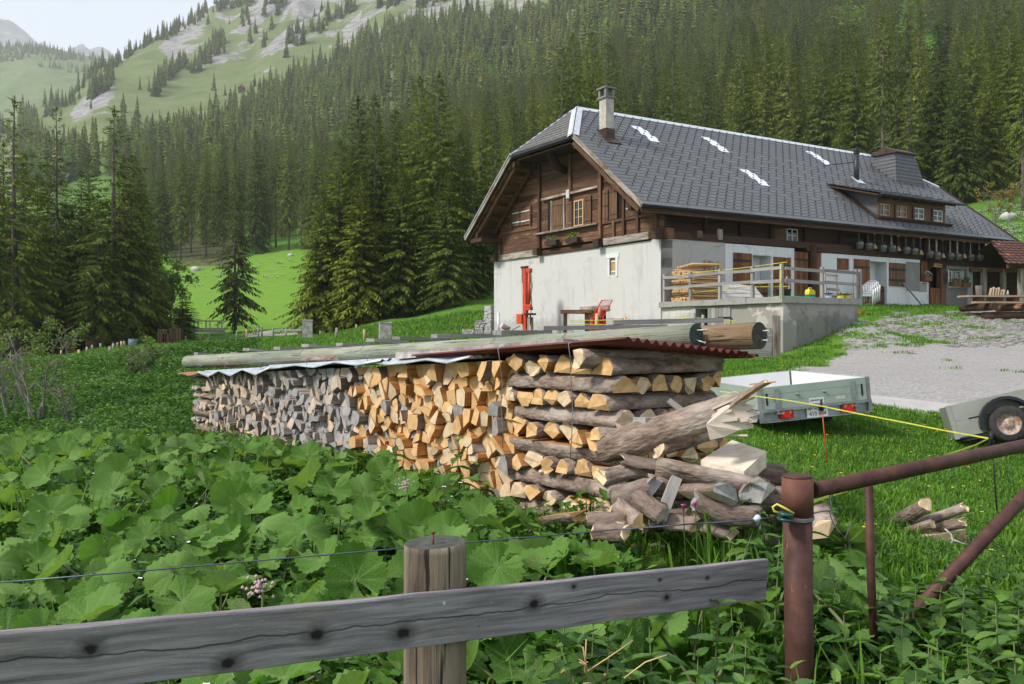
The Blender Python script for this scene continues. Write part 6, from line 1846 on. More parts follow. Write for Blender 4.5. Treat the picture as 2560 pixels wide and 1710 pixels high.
for px, py, s, lab in ((489, 676, 1.3, "pale boulder at the top of the bright meadow"), (2520, 545, .9, "pale rock between white flowers behind the roof's end"), (727, 640, .9, "small pale rock below the spruces on the meadow")):
    q = gpt(px, py); m = MB(); m.lathe([(.5, -.3), (.75, .05), (.6, .35), (.25, .55), (.0, .58)], 8, close=False); m.v = [tuple(Vector(p) * random.uniform(.85, 1.15)) for p in m.v]
    o = m.build("boulder", M_PALEROCK, None, loc=q, scale=s); tag(o, lab, "boulder")
q = at(222, 1045, 14.2); m = MB()
m.lathe([(.25, -.2), (.38, 0), (.33, .18), (.12, .3), (.0, .31)], 9, close=False); m.v = [tuple(Vector(p) * random.uniform(.8, 1.2)) for p in m.v]; o = m.build("boulder", M_STONE, None, loc=(q.x, q.y, gz1(q.x, q.y)), scale=.75); tag(o, "grey brown stump stone beside the bare shrubs", "stone")
# the red roof high in the forest and the little white hut on the far pasture
q = gpt(604, 232); e = empty("mountain_hut", q, .3, "tiny red roofed hut between spruces on the mountainside", "hut"); m = MB(); m.box((0, 0, 2), (6, 5, 5)); m.build("wall", M_TIMBER, e)
m = MB(); m.prism([V(-3.6, -3, 4), V(3.6, -3, 4), V(0, -3, 7)], (0, 6, 0)); m.build("roof", M_RT2, e)
q = at(52, 224, 1850); e = empty("pasture_hut", q, .1, "tiny white hut with red roof on the far pasture", "hut"); m = MB(); m.box((0, 0, 1.5), (5, 3, 3)); m.build("wall", M_WHITE, e); m = MB(); m.prism([V(-3, -2, 3), V(3, -2, 3), V(3, 0, 4.6), V(-3, 0, 4.6)], (0, .1, .2)); m.build("roof", M_RT2, e)
# ------------------------------------------------------------------ the wood pile
M_CUT_F = plain("fresh_cut_wood", (.62, .405, .20), .85, 0, .25, 16, (.50, .285, .115), bstr=.3)
M_CUT_P = plain("pale_cut_wood", (.66, .51, .345), .85, 0, .2, 16, (.52, .37, .22), bstr=.3)
M_CUT_G = plain("grey_cut_wood", (.36, .345, .335), .9, 0, .3, 16, (.22, .21, .205), bstr=.3)
M_CUT_B = plain("pinkish_grey_cut_wood", (.50, .40, .32), .9, 0, .25, 16, (.36, .28, .22), bstr=.3)
M_SPL_F = wood("fresh_split_wood", (.30, .125, .035), (.58, .29, .10), None, 20, 1.2, .2, .8, .4)
M_SPL_G = wood("grey_split_wood", (.17, .14, .12), (.36, .32, .29), None, 20, 1.2, .25, .9, .4)
M_SPL_P = wood("pale_split_wood", (.42, .34, .26), (.66, .58, .48), (.50, .44, .38), 20, 1.2, .15, .85, .4)
def bark_material(name, c0, c1, c2):
    m, nt, b = newmat(name)
    P_ = coords(nt, 'gco', (9, 26, 26))
    n = noise(nt, P_, 1.0, 6, .7, .4); n2 = noise(nt, coords(nt, 'gco', (3, 5, 5)), 1.0, 4, .6)
    v = N(nt, "ShaderNodeTexVoronoi"); v.inputs['Scale'].default_value = 1.0; nt.links.new(coords(nt, 'gco', (22, 50, 50)), v.inputs['Vector'])
    col = ramp(nt, n, [(.32, c0), (.66, c1)])
    col = mix(nt, ramp(nt, n2, [(.5, 0), (.72, .8)]), col, c2)
    nt.links.new(col, b.inputs['Base Color']); b.inputs['Roughness'].default_value = .95; b.inputs['Specular IOR Level'].default_value = .1
    bump(nt, b, mix(nt, .5, n, v.outputs['Distance']), .9, .012)
    return m
M_BARK = bark_material("log_bark", (.085, .058, .045), (.34, .26, .21), (.46, .405, .36))
M_BARK_D = bark_material("dark_log_bark", (.08, .058, .048), (.24, .18, .15), (.38, .325, .29))
MATS = [M_CUT_F, M_CUT_P, M_CUT_G, M_CUT_B, M_SPL_F, M_SPL_G, M_BARK, M_BARK_D, M_SPL_P]
PC = V(.59, 5.3, 0); PD = V(-.616, .788, 0); PN = V(.788, .616, 0)
def ztop(t): return 1.485 - .050 * t
def zbot(t): return .30 - .012 * t
def pile(t, n, z): return PC + PD * t + PN * n + V(0, 0, z)
def tpx(px, n=0.0):
    s = (px - 1280) / FPX; B_ = PC + PN * n
    return (B_.x - s * B_.y) / (s * PD.y - PD.x)
def clip_(poly, a, b, c):
    """keep a*x + b*y <= c"""
    out = []
    for i in range(len(poly)):
        p, q = poly[i], poly[(i + 1) % len(poly)]
        dp, dq = a * p[0] + b * p[1] - c, a * q[0] + b * q[1] - c
        if dp <= 0: out.append(p)
        if (dp < 0 < dq) or (dq < 0 < dp):
            t = dp / (dp - dq); out.append((p[0] + (q[0] - p[0]) * t, p[1] + (q[1] - p[1]) * t))
    return out
def cells(t0, t1, size, seed):
    rr = np.random.default_rng(seed)
    zh = lambda t: (ztop(t) - zbot(t))
    pts = []
    nt_ = int((t1 - t0) / size)
    for i in range(nt_):
        nz = int(zh(t0 + i * size) / (size * .93))
        for j in range(nz):
            pts.append((t0 + (i + .5 + rr.uniform(-.42, .42)) * size, (j + .5 + (0.5 if i % 2 else 0) * .8 + rr.uniform(-.40, .40)) / nz * 1.0))
    pts = np.array([(t, z * zh(t) + zbot(t)) for t, z in pts if z < .985])
    out = []
    for i, p in enumerate(pts):
        poly = [(t0, zbot(t0) - .05), (t1, zbot(t1) - .05), (t1, ztop(t1)), (t0, ztop(t0))]
        d = ((pts - p) ** 2).sum(1); nb = np.argsort(d)[1:16]
        for j in nb:
            q = pts[j]; mx, my = (p + q) / 2; a, b = q - p
            poly = clip_(poly, a, b, a * mx + b * my)
            if len(poly) < 3: break
        if len(poly) < 3: continue
        if rr.random() < .55:      # split once more into two wedges
            an = rr.uniform(0, pi); a, b = cos(an), sin(an); c = a * p[0] + b * p[1]
            for sg in (1, -1):
                q = clip_(poly, a * sg, b * sg, c * sg)
                if len(q) >= 3: out.append(q)
        else: out.append(poly)
    return out
def area(p): return abs(sum(p[i][0] * p[(i + 1) % len(p)][1] - p[(i + 1) % len(p)][0] * p[i][1] for i in range(len(p)))) / 2
def simplify(p, eps=.012):
    q = [p[0]]
    for a in p[1:]:
        if math.hypot(a[0] - q[-1][0], a[1] - q[-1][1]) > eps: q.append(a)
    if len(q) > 2 and math.hypot(q[0][0] - q[-1][0], q[0][1] - q[-1][1]) < eps: q.pop()
    return q
def billet(mb, poly, cut, split, bark, front=None):
    c = (sum(p[0] for p in poly) / len(poly), sum(p[1] for p in poly) / len(poly))
    rs = .93
    P2 = [(c[0] + (p[0] - c[0]) * rs, c[1] + (p[1] - c[1]) * rs) for p in poly]
    # which faces carry bark
    n = len(P2); lens = [math.hypot(P2[(i + 1) % n][0] - P2[i][0], P2[(i + 1) % n][1] - P2[i][1]) for i in range(n)]
    bk = {max(range(n), key=lambda i: lens[i])} if random.random() < .45 else set()
    ring, fm = [], []
    for i in range(n):
        a, b = P2[i], P2[(i + 1) % n]
        ring.append(a)
        if i in bk:
            nx, ny = (b[1] - a[1]) / lens[i], -(b[0] - a[0]) / lens[i]
            if (nx * (a[0] - c[0]) + ny * (a[1] - c[1])) < 0: nx, ny = -nx, -ny
            for t in (.3, .7): ring.append((a[0] + (b[0] - a[0]) * t + nx * lens[i] * .08, a[1] + (b[1] - a[1]) * t + ny * lens[i] * .08))
            fm += [bark] * 3
        else: fm.append(split)
    f = random.uniform(-.075, .055) if front is None else front
    tlt = random.uniform(-.25, .25), random.uniform(-.25, .25)
    m = len(ring); vs_, g = [], []
    sk = random.uniform(-.03, .03), random.uniform(-.02, .02)
    for dep in (0, 1):
        for (t, z) in ring:
            e = (f + (t - c[0]) * tlt[0] + (z - c[1]) * tlt[1]) if dep == 0 else 1.0 + f
            vs_.append(pile(t + sk[0] * dep, e, z + sk[1] * dep)); g.append((e, t - c[0], z - c[1]))
    fs = [tuple(range(m)), tuple(range(2 * m - 1, m - 1, -1))] + [(i, m + i, m + (i + 1) % m, (i + 1) % m) for i in range(m)]
    mb.add(vs_, fs, [cut, cut] + fm, g)
def tone(t):
    r = random.random(); k = t + random.uniform(-.35, .35)
    if k < 3.0: return (0 if r < .55 else 1 if r < .92 else 2), (4 if r < .9 else 5), (6 if random.random() < .5 else 7)
    if k < 4.9: return (2 if r < .72 else 3 if r < .95 else 1), 5, 7
    return (3 if r < .66 else 2 if r < .88 else 1), 5, 7
T0, T1, T2, T3 = .93, 6.72, 0.0, 7.41
CE = []
for t0, t1, sz, sd_ in ((T0, 2.1, .112, 1), (2.1, 3.4, .106, 2), (3.4, 5.0, .100, 3), (5.0, T1, .098, 4)):
    CE += cells(t0, t1, sz, sd_)
CE = [simplify(p) for p in CE]; CE = [p for p in CE if len(p) >= 3 and area(p) > .0012]
def seen(p):
    t = sum(q[0] for q in p) / len(p); z = sum(q[1] for q in p) / len(p)
    Y = (PC + PD * t).y
    vis = 1 if z > .52 - .03 * t else .2
    return area(p) / Y ** 2 * vis
CE.sort(key=seen, reverse=True)
SM = MB()
for k, p in enumerate(CE):
    t = sum(q[0] for q in p) / len(p); cut, sp, bk = tone(t)
    if k < 205:
        m = MB(); billet(m, p, cut, sp, bk)
        o = m.build("split_log", MATS)
        gl = {0: "freshly split orange log end in the stack's bright middle", 1: "pale yellow split log end in the stacked wood", 2: "weathered grey split log end in the stacked wood", 3: "faded pinkish grey split log end in the stacked wood"}[cut]
        tag(o, gl, "firewood", {0: "orange split logs in the stack", 1: "pale split logs in the stack", 2: "grey split logs in the stack", 3: "pinkish split logs in the stack"}[cut])
    else: billet(SM, p, cut, sp, bk)
o = SM.build("stacked_firewood", MATS, None, kind="stuff"); o["label"] = "smaller split logs filling the long stack"

def log_mesh(L, r, kind='round', bark=6, split=4, cut=0, knots=0, bend=0.0, flat=1.0, seed=0, rag=0.0):
    """a log along +X: round, half, quarter or wedge; bark outside, split faces inside"""
    rr = random.Random(seed)
    arc = {'round': 2 * pi, 'half': pi, 'quarter': pi * .55, 'third': pi * .75}[kind]
    full = kind == 'round'; na = {'round': 14, 'half': 9, 'quarter': 6, 'third': 7}[kind]; ns = 7
    sec = [(cos(arc * i / (na if full else na - 1) + (pi - arc) / 2 if not full else arc * i / na) , sin(arc * i / (na if full else na - 1) + (pi - arc) / 2 if not full else arc * i / na)) for i in range(na)]
    if kind in ('quarter', 'third'): sec.append((0, .0))
    jit = [rr.uniform(.9, 1.1) for _ in sec]
    m = MB(); vs_, g = [], []
    cy_ = 0 if full else -.35
    for s in range(ns + 1):
        q = s / ns
        off = bend * (4 * q * (1 - q)); wob = rr.uniform(.94, 1.06)
        for i, (a, b) in enumerate(sec):
            k = jit[i] * wob * rr.uniform(.96, 1.04)
            x = L * q + ((rr.uniform(-.02, .02) + rag * rr.uniform(-1, 1)) if s in (0, ns) else 0)
            vs_.append(V(x, a * r * k, (b + cy_) * r * k * flat + off)); g.append((L * q, a * r, b * r))
    n = len(sec); fs, mt, sm = [], [], []
    for s in range(ns):
        for i in range(n):
            j = (i + 1) % n
            if full: mm = bark
            elif kind == 'half': mm = bark if i < na - 1 else split
            else: mm = bark if i < na - 1 else split
            fs.append((s * n + i, s * n + j, (s + 1) * n + j, (s + 1) * n + i)); mt.append(mm); sm.append(mm == bark)
    fs.append(tuple(range(n - 1, -1, -1))); mt.append(cut); sm.append(False)
    fs.append(tuple(range(ns * n, (ns + 1) * n))); mt.append(cut); sm.append(False)
    m.add(vs_, fs, mt, g, sm)
    for k in range(knots):
        a = rr.uniform(pi * .3, pi * .7) if not full else rr.uniform(0, 6.28); x = rr.uniform(.15, .85) * L
        p = V(x, cos(a) * r, (sin(a) + cy_) * r * flat + bend * 4 * (x / L) * (1 - x / L)); d = V(rr.uniform(-.2, .2), cos(a), sin(a)).normalized(); kr = r * rr.uniform(.22, .34)
        m.cyl(p - d * .03, p + d * .018, kr * 1.15, kr, 9, bark, 1)
    return m
def place_log(m, a, b, roll, label, group=None, name="log", cat="log"):
    """log from a to b (axis), rolled about its axis"""
    a = Vector(a); b = Vector(b); x = (b - a).normalized(); u = V(0, 0, 1)
    if abs(x.z) > .95: u = V(0, 1, 0)
    y = u.cross(x).normalized(); z = x.cross(y)
    M = Matrix((x, y, z)).transposed().to_4x4()
    M = Matrix.Translation(a) @ M @ Matrix.Rotation(roll, 4, 'X')
    o = m.build(name, MATS); o.matrix_world = M
    tag(o, label, cat, group); return o
# the criss-crossed near corner
lay = 11; sd_ = 300
for k in range(lay):
    z0 = ztop(0) - .03 - (k + 1) * .105; hh = .105
    vdir = (k % 2 == 0)
    pos = 0.0; i = 0
    while pos < .93:
        big = (i == 0 and k > 0)
        w_ = random.uniform(.17, .20) if big else random.uniform(.12, .18)
        if pos + w_ > 1.0: w_ = max(.08, 1.0 - pos)
        kind = 'half' if big or random.random() < .45 else random.choice(('third', 'quarter', 'round'))
        r = w_ * .64; fl = min(1.6, hh * 1.04 / r)
        if kind == 'half': r = w_ * .5; fl = min(1.5, hh / r * .98)
        if kind == 'round': r = min(w_, hh) * .52; fl = 1
        c1 = random.choice((0, 0, 1)); sp = 4
        sd_ += 1
        L = random.uniform(.96, 1.06)
        m = log_mesh(L, r, kind, 6 if big else random.choice((6, 7)), sp, c1, 2 if big and random.random() < .8 else 0, 0, fl, sd_)
        zc = z0 + hh * .5
        jit_ = random.uniform(-.025, .025)
        if vdir: a, b = pile(pos + w_ / 2 - .02, -.03 + jit_, zc), pile(pos + w_ / 2 - .02, L, zc)
        else: a, b = pile(-.05 + jit_, pos + w_ / 2 - .02, zc), pile(L - .05, pos + w_ / 2 - .02, zc)
        if big: lab = "thick bark log along the %s, %s layer from the top of the corner" % ("end face" if vdir else "long side", ordn[k]); grp = "outer corner logs of the stack"
        else: lab = "split log laid crosswise in the criss-crossed corner stack"; grp = "inner corner logs of the stack"
        place_log(m, a, b, random.choice((0, 0, pi)) if kind != 'half' else (pi if random.random() < .15 else 0), lab, grp, "split_log", "firewood")
        pos += w_; i += 1
m = log_mesh(1.12, .058, 'round', 6, 4, 1, 1, .01, 1, 777); place_log(m, pile(.16, -.12, ztop(0) - .02), pile(.02, 1.03, ztop(0) - .05), 0, "round bark log lying on the very top of the corner", None)
# far end corner
for k in range(9):
    z0 = ztop(7.0) - .02 - (k + 1) * .098
    vdir = k % 2 == 1
    pos = 0
    while pos < .62:
        w_ = random.uniform(.12, .17); sd_ += 1; r = w_ * .52
        m = log_mesh(.7 if not vdir else 1.0, r, random.choice(('half', 'round', 'third')), 6, 5, random.choice((2, 3, 3)), 0, 0, .098 / r * .6, sd_)
        if vdir: a, b = pile(T1 + .02 + pos + w_ / 2, random.uniform(-.03, .03), z0 + .045), pile(T1 + .02 + pos + w_ / 2, 1.0, z0 + .045)
        else: a, b = pile(T1 + .0, pos + w_ / 2, z0 + .045), pile(T3 + random.uniform(-.04, .04), pos + w_ / 2, z0 + .045)
        if vdir or pos < .05: place_log(m, a, b, random.choice((0, pi)), "greyish bark log in the criss-crossed far end of the stack", "far end logs of the stack", "split_log", "firewood")
        pos += w_

# tin sheets, beam and poles on top
M_GALV = plain("galvanised_tin", (.50, .54, .58), .45, .45, .25, 6, (.36, .39, .42)); M_REDTIN = plain("dark_red_tin", (.165, .036, .034), .5, .1, .2, 5, (.10, .024, .022)); M_RUST = plain("rusty_tin", (.34, .17, .11), .8, .2, .3, 9, (.22, .08, .045))
def tin(t0, t1, n0, n1, z0f, mat, label, amp=.014, wl=.076, curl=0.0, drop=.0):
    m = MB(); nn = int((n1 - n0) / wl * 6); nt_ = 6
    vs_, fs = [], []
    for i in range(nt_ + 1):
        t = t0 + (t1 - t0) * i / nt_
        for j in range(nn + 1):
            n = n0 + (n1 - n0) * j / nn
            z = z0f(t) + amp * sin(2 * pi * (n - n0) / wl) - drop * (n - n0) / (n1 - n0)
            if j < 4: z -= curl * (4 - j) * .006 * (1 + .8 * sin(t * 9))
            vs_.append(pile(t + random.uniform(-.004, .004), n, z))
    q = nn + 1
    for i in range(nt_):
        for j in range(nn): fs.append((i * q + j, i * q + j + 1, (i + 1) * q + j + 1, (i + 1) * q + j))
    m.add(vs_, fs, 0, None, True)
    me = m.mesh("tin_sheet", mat); o = obj("tin_sheet", me); so2 = o.modifiers.new("gauge", 'SOLIDIFY'); so2.thickness = .003
    return tag(o, label, "tin sheet")
tin(-.24, 2.05, -.12, 1.02, lambda t: ztop(t) + .085 - .01 * t, M_REDTIN, "dark red corrugated sheet covering the near end of the stack", drop=.10)
tin(.1, 1.6, .9, 1.55, lambda t: ztop(t) + .0, M_REDTIN, "second dark red corrugated sheet sticking out behind the first", drop=.02)
tin(1.28, 2.95, -.13, .9, lambda t: ztop(t) + .035, M_GALV, "grey tin sheet next to the red one", curl=1.0); tin(2.5, 4.92, -.14, .9, lambda t: ztop(t) + .05, M_GALV, "long grey tin sheet over the middle of the stack", curl=1.0)
tin(4.70, 6.80, -.15, .9, lambda t: ztop(t) + .03, M_GALV, "grey tin sheet with bent edge over the weathered part", curl=1.6); tin(6.45, 7.62, -.12, .9, lambda t: ztop(t) + .025, M_RUST, "rusty tin sheet at the far end of the stack", curl=1.0)
m = MB(); m.beam(pile(.36, .0, 1.555), pile(2.36, -.02, 1.44), .12, .055, jit=.008); o = m.build("grey_plank", plain("lichen_grey_wood", (.50, .47, .44), .95, 0, .25, 9, (.25, .22, .21)), None); tag(o, "whitish weathered plank lying on the edge of the red sheet", "plank")
m = log_mesh(.62, .045, 'half', 6, 5, 3, 0, 0, 1, 991); place_log(m, pile(tpx(835, .06), .06, ztop(4) + .10), pile(tpx(727, .06), .06, ztop(4.6) + .10), 0, "short bark covered half log lying on the grey tin", None)
def pole_material(name, c0, c1, c2, crack=(.06, .055, .05)):
    m, nt, b = newmat(name)
    n = noise(nt, coords(nt, 'gco', (1.2, 9, 9)), 1.0, 5, .6); w_ = noise(nt, coords(nt, 'gco', (1.6, 42, 42)), 1.0, 4, .7, .3)
    col = ramp(nt, n, [(.35, c0), (.65, c1)]); col = mix(nt, ramp(nt, noise(nt, coords(nt, 'gco', (.7, 3, 3)), 1.0, 3, .6), [(.52, 0), (.7, .8)]), col, c2)
    col = mix(nt, ramp(nt, w_, [(.36, 1), (.43, 0)]), col, crack)
    nt.links.new(col, b.inputs['Base Color']); b.inputs['Roughness'].default_value = .8
    bump(nt, b, w_, .9, .014); return m
M_POLE = pole_material("treated_pole", (.16, .18, .135), (.30, .32, .245), (.24, .185, .135)); M_POLE2 = pole_material("brown_pole", (.12, .075, .042), (.33, .225, .125), (.24, .16, .09), (.05, .032, .02))
M_POLE_E = plain("green_pole_end", (.055, .085, .07), .9, 0, .3, 18, (.03, .045, .04), bstr=.4); M_POLE_E2 = plain("brown_pole_end", (.075, .07, .05), .9, 0, .3, 18, (.04, .035, .03), bstr=.4)
A0, B0 = at(1741, 838, 5.76), at(470, 905, 12.2)
PL = empty("utility_pole", A0, 0, "long greenish treated pole lying on top of the wood stack", "pole")
m = MB(); pts = [A0 + (B0 - A0) * k / 10 + V(0, 0, -.012 * sin(pi * k / 10)) - A0 for k in range(11)]; m.tube(pts, [.074 + .014 * k / 10 for k in range(11)], 18, 0, True, 1); m.build("shaft", [M_POLE, M_POLE_E], PL)
def nail(e, base, d, parent):
    m = MB(); m.cyl(base, base + d, .0045, n=6); m.cyl(base + d, base + d * 1.04, .010, n=8); m.build("nail", M_ZINC, parent)
xd = (A0 - B0).normalized()
nail(None, V(.0, 0, .032) + xd * .0, xd * .055 + V(.02, 0, .0), PL); nail(None, V(-.005, 0, -.03), xd * .05 + V(.02, 0, -.02), PL)
A1 = at(1899, 839, 5.61); B1 = A1 + (B0 - A0).normalized() * 6.9 + V(0, .1, .0)
PL2 = empty("utility_pole", A1, 0, "thicker brown pole with shredded surface lying behind the green one", "pole")
m = MB(); m.tube([(B1 - A1) * k / 8 for k in range(9)], [.086 - .0005 * k for k in range(9)], 18, 0, True, 1); m.build("shaft", [M_POLE2, M_POLE_E2], PL2)
nail(None, V(.02, 0, .03), xd * .04, PL2); nail(None, V(.01, 0, -.03), xd * .04, PL2)
m = MB()
for k in range(26):
    q = (B1 - A1).normalized() * random.uniform(.05, .9); a = random.uniform(-1.2, 1.0); o_ = V(.3, -.75, 0).normalized() * (.087 * cos(a)) + V(0, 0, .087 * sin(a))
    m.beam(q + o_, q + o_ * 1.25 + V(random.uniform(-.06, .06), 0, random.uniform(-.05, .02)), .006, .003)
m.build("splinters", M_STAKE, PL2)
def pole_at(px):
    s = (px - 1280) / FPX; d = B0 - A0
    k = (s * A0.y - A0.x) / (d.x - s * d.y); return A0 + d * k
for k, (px, py, px2, dp, lab) in enumerate(((1525, 806, 1800, .35, "grey plank over the poles, nearest the pole ends"), (1352, 820, 1660, .5, "grey plank over the poles, second from the pole ends"), (1242, 832, 1370, .5, "grey plank over the poles, third from the pole ends"), (1085, 840, 1260, .55, "grey plank poking over the poles beside the pillar"), (925, 851, 1010, .6, "brown plank end poking over the long pole below the pillar"), (990, 845, 1120, .6, "light plank end poking over the long pole below the pillar"), (848, 861, 960, .6, "short plank end over the middle of the long pole"), (762, 864, 860, .6, "dark plank end over the middle of the long pole"), (692, 871, 790, .6, "split plank end over the long pole"), (615, 874, 700, .6, "grey plank end over the far part of the long pole"), (584, 884, 640, .5, "small plank end over the far part of the long pole"), (490, 884, 600, .5, "thin plank at the far end of the long pole"))):
    p = pole_at(px); Y0 = p.y + .16
    a = at(px, py, Y0); b = at(px2, py + (4 if px < 1000 else -2) - (839.87 - py) * .1, Y0 + dp)
    m = MB(); m.beam(a, b, .10, .034, jit=.003); o = m.build("plank", M_GREYW, None); tag(o, lab, "plank")
M_WIRE = plain("grey_wire", (.30, .32, .34), .4, .7, .1)
for k, (px, yb, lab) in enumerate(((1428, 1150, "tie wire hanging over the stack's near corner"), (1252, 1120, "tie wire hanging down where the orange wood begins its corner"), (924, 985, "tie wire between grey and orange wood"), (772, 935, "tie wire over the middle of the grey wood"), (655, 1000, "tie wire over the grey wood, left of the middle"), (568, 1000, "tie wire over the far grey wood"), (500, 940, "tie wire at the far end of the stack"))):
    t = tpx(px, -.1); p = pole_at(px - 8); tz = ztop(t) + .10
    pts = [p + V(.05, .1, .08), p + V(-.0, -.02, .085), p + V(-.06, -.08, .02), pile(t - .05, -.10, tz), pile(t - .02, -.14, tz - .02), pile(t, -.105, tz - .12)]
    zb_ = zat(yb, pile(t, -.1, 0).y)
    for q in range(4): pts.append(pile(t + .02 * random.uniform(-1, 1), -.09 + random.uniform(-.01, .01), tz - .12 + (zb_ - tz + .12) * (q + 1) / 4))
    m = MB(); m.tube(pts, .0028, 4); o = m.build("tie_wire", M_WIRE, None); tag(o, lab, "wire")

# the tumbled logs beside the stack
def L2(a, b, r, kind, label, bark=6, split=4, cut=1, roll=0.0, knots=0, bend=0.0, flat=1.0, rag=0.0):
    global sd_
    sd_ += 1
    pa, pb = at(*a), at(*b); m = log_mesh((pb - pa).length, r, kind, bark, split, cut, knots, bend, flat, sd_, rag)
    return place_log(m, pa, pb, roll, label, None, "loose_log", "log")
sp = L2((1505, 1118, 5.15), (1850, 1010, 4.75), .10, 'half', "long torn log with rough bark leaning up on the tumbled heap", 6, 8, 1, .85, 0, .0, .9)
m = MB()
rr = random.Random(5); pa, pb = at(1790, 1050, 4.72), at(1905, 1030, 4.62)
for k in range(22):
    q = rr.random(); c = at(1775 + 25 * rr.random(), 1015 + 72 * q, 4.72 + .08 * rr.random()); d = (at(1850, 1010, 4.75) - at(1505, 1118, 5.15)).normalized() * rr.uniform(.10, .22) + V(0, 0, (.04 - .10 * q))
    m.beam(c, c + d + V(0, 0, rr.uniform(-.02, .02)), rr.uniform(.014, .036), rr.uniform(.006, .014))
o = m.build("torn_fibres", M_SPL_P, None); o.parent = sp; o.matrix_parent_inverse = sp.matrix_world.inverted()
m = MB(); m.prism([at(px, py, 4.70 - .03 * (px > 1840)) for px, py in ((1765, 1062), (1800, 1024), (1843, 1004), (1866, 1006), (1855, 1016), (1886, 1019), (1866, 1029), (1897, 1036), (1872, 1044), (1892, 1055), (1864, 1060), (1882, 1070), (1846, 1076), (1812, 1092), (1775, 1100))], V(.02, .05, .01), 0)
o = m.build("torn_wood", M_SPL_P, None); o.parent = sp; o.matrix_parent_inverse = sp.matrix_world.inverted()
m = log_mesh(.34, .035, 'half', 6, 4, 1, 0, .02, .8, 61); o = m.build("bark_tongue", MATS, None); x = (at(1886, 985, 4.62) - at(1800, 1055, 4.75)).normalized(); y = V(0, 0, 1).cross(x).normalized(); o.matrix_world = Matrix.Translation(at(1800, 1052, 4.75)) @ Matrix((x, y, x.cross(y))).transposed().to_4x4(); mw = o.matrix_world.copy(); o.parent = sp; o.matrix_parent_inverse = sp.matrix_world.inverted()
L2((1640, 1118, 4.95), (1800, 1066, 5.2), .062, 'round', "round brown log tucked under the torn log", 6, 4, 1)
L2((1490, 1088, 5.15), (1640, 1098, 5.35), .05, 'round', "slim bark log with orange cut end beside the corner", 6, 4, 0, 0, 0)
m = MB(); m.beam(at(1597, 1064, 5.05), at(1745, 1066, 5.25), .13, .10, jit=.012); o = m.build("squared_log", [M_CUT_G], None); tag(o, "grey squared block between stack and torn log", "log")
L2((1652, 1172, 4.72), (1885, 1222, 4.55), .105, 'half', "large half log with pale flat top and bark flank in the heap", 6, 8, 2, pi - .55, 0, 0, .8)
m = MB(); m.prism([at(1752, 1150, 4.85), at(1860, 1178, 4.65), at(1916, 1128, 4.80), at(1830, 1100, 5.1)], (0, 0, -.085)); o = m.build("pale_slab", [M_SPL_P], None); tag(o, "broad pale split slab on top of the tumbled heap", "log")
m = MB(); m.beam(at(1690, 1196, 4.62), at(1650, 1300, 4.42), .055, .03, (0, -1, .3), jit=.003); o = m.build("grey_stake", [M_GREYW], None); tag(o, "short grey lath standing against the tumbled heap", "lath")
m = MB(); m.beam(at(1672, 1000, 5.1), at(1742, 1054, 5.05), .035, .03, jit=.003); o = m.build("grey_stake", [M_GREYW], None); tag(o, "thin grey lath slanting across the end face", "lath")
L2((1722, 1235, 4.50), (1815, 1236, 4.28), .075, 'half', "half log with grey cut end at the heap's foot", 7, 8, 2, -.6)
L2((1880, 1215, 4.9), (1893, 1238, 4.32), .105, 'third', "thick wedge log showing its grey cut face on the heap's right", 7, 5, 2, .4)
L2((1737, 1248, 4.36), (1900, 1290, 4.30), .052, 'round', "curved dark bark log at the bottom of the heap", 7, 4, 2, pi, 0, .03)
L2((1540, 1240, 4.75), (1635, 1215, 4.6), .075, 'half', "grey half log sloping at the foot of the corner", 7, 8, 2, .5)
L2((1592, 1245, 4.6), (1660, 1290, 4.4), .06, 'third', "short wedge log lying askew at the heap's foot", 7, 8, 3, 1.0)
L2((1620, 1210, 4.7), (1700, 1225, 4.7), .055, 'round', "short round log with pale end in the middle of the heap", 6, 4, 1)
L2((1500, 1190, 4.85), (1620, 1170, 4.95), .06, 'half', "bark half log lying against the corner's foot", 6, 8, 1, .3)
L2((1555, 1150, 4.9), (1660, 1170, 4.85), .05, 'half', "dark bark strip log under the pale half log", 7, 4, 1, .2)
L2((1860, 1180, 4.9), (1960, 1190, 4.9), .065, 'round', "rough dark log behind the rusty post", 7, 4, 2); L2((1860, 1235, 4.8), (1970, 1240, 4.75), .055, 'round', "brown round log half hidden by the rusty post", 6, 4, 1); L2((1850, 1262, 4.7), (1965, 1262, 4.6), .05, 'round', "lower brown log half hidden by the rusty post", 7, 4, 1)
L2((1545, 1268, 4.6), (1600, 1310, 4.4), .065, 'quarter', "orange wedge with its cut face forward at the heap's foot", 6, 4, 0, .8); L2((1475, 1300, 4.6), (1560, 1300, 4.45), .06, 'half', "dark bark log lying in the grass at the corner", 7, 4, 1, 0)
L2((1660, 1305, 4.5), (1745, 1315, 4.4), .065, 'third', "orange split log lying in the grass under the heap", 6, 4, 0, .5); L2((1745, 1305, 4.45), (1830, 1330, 4.35), .055, 'half', "bark log lying lowest in the grass under the heap", 7, 4, 1, .2); L2((2045, 1290, 4.55), (2060, 1330, 4.2), .085, 'third', "wedge log with bark right behind the rusty post", 6, 5, 1, .6)
L2((1370, 1300, 4.95), (1445, 1290, 4.8), .07, 'half', "fresh split log lying at the very foot of the corner", 6, 4, 0, pi); L2((1490, 1330, 4.5), (1570, 1335, 4.35), .06, 'third', "short log lying in the grass before the heap", 7, 4, 1, 1)
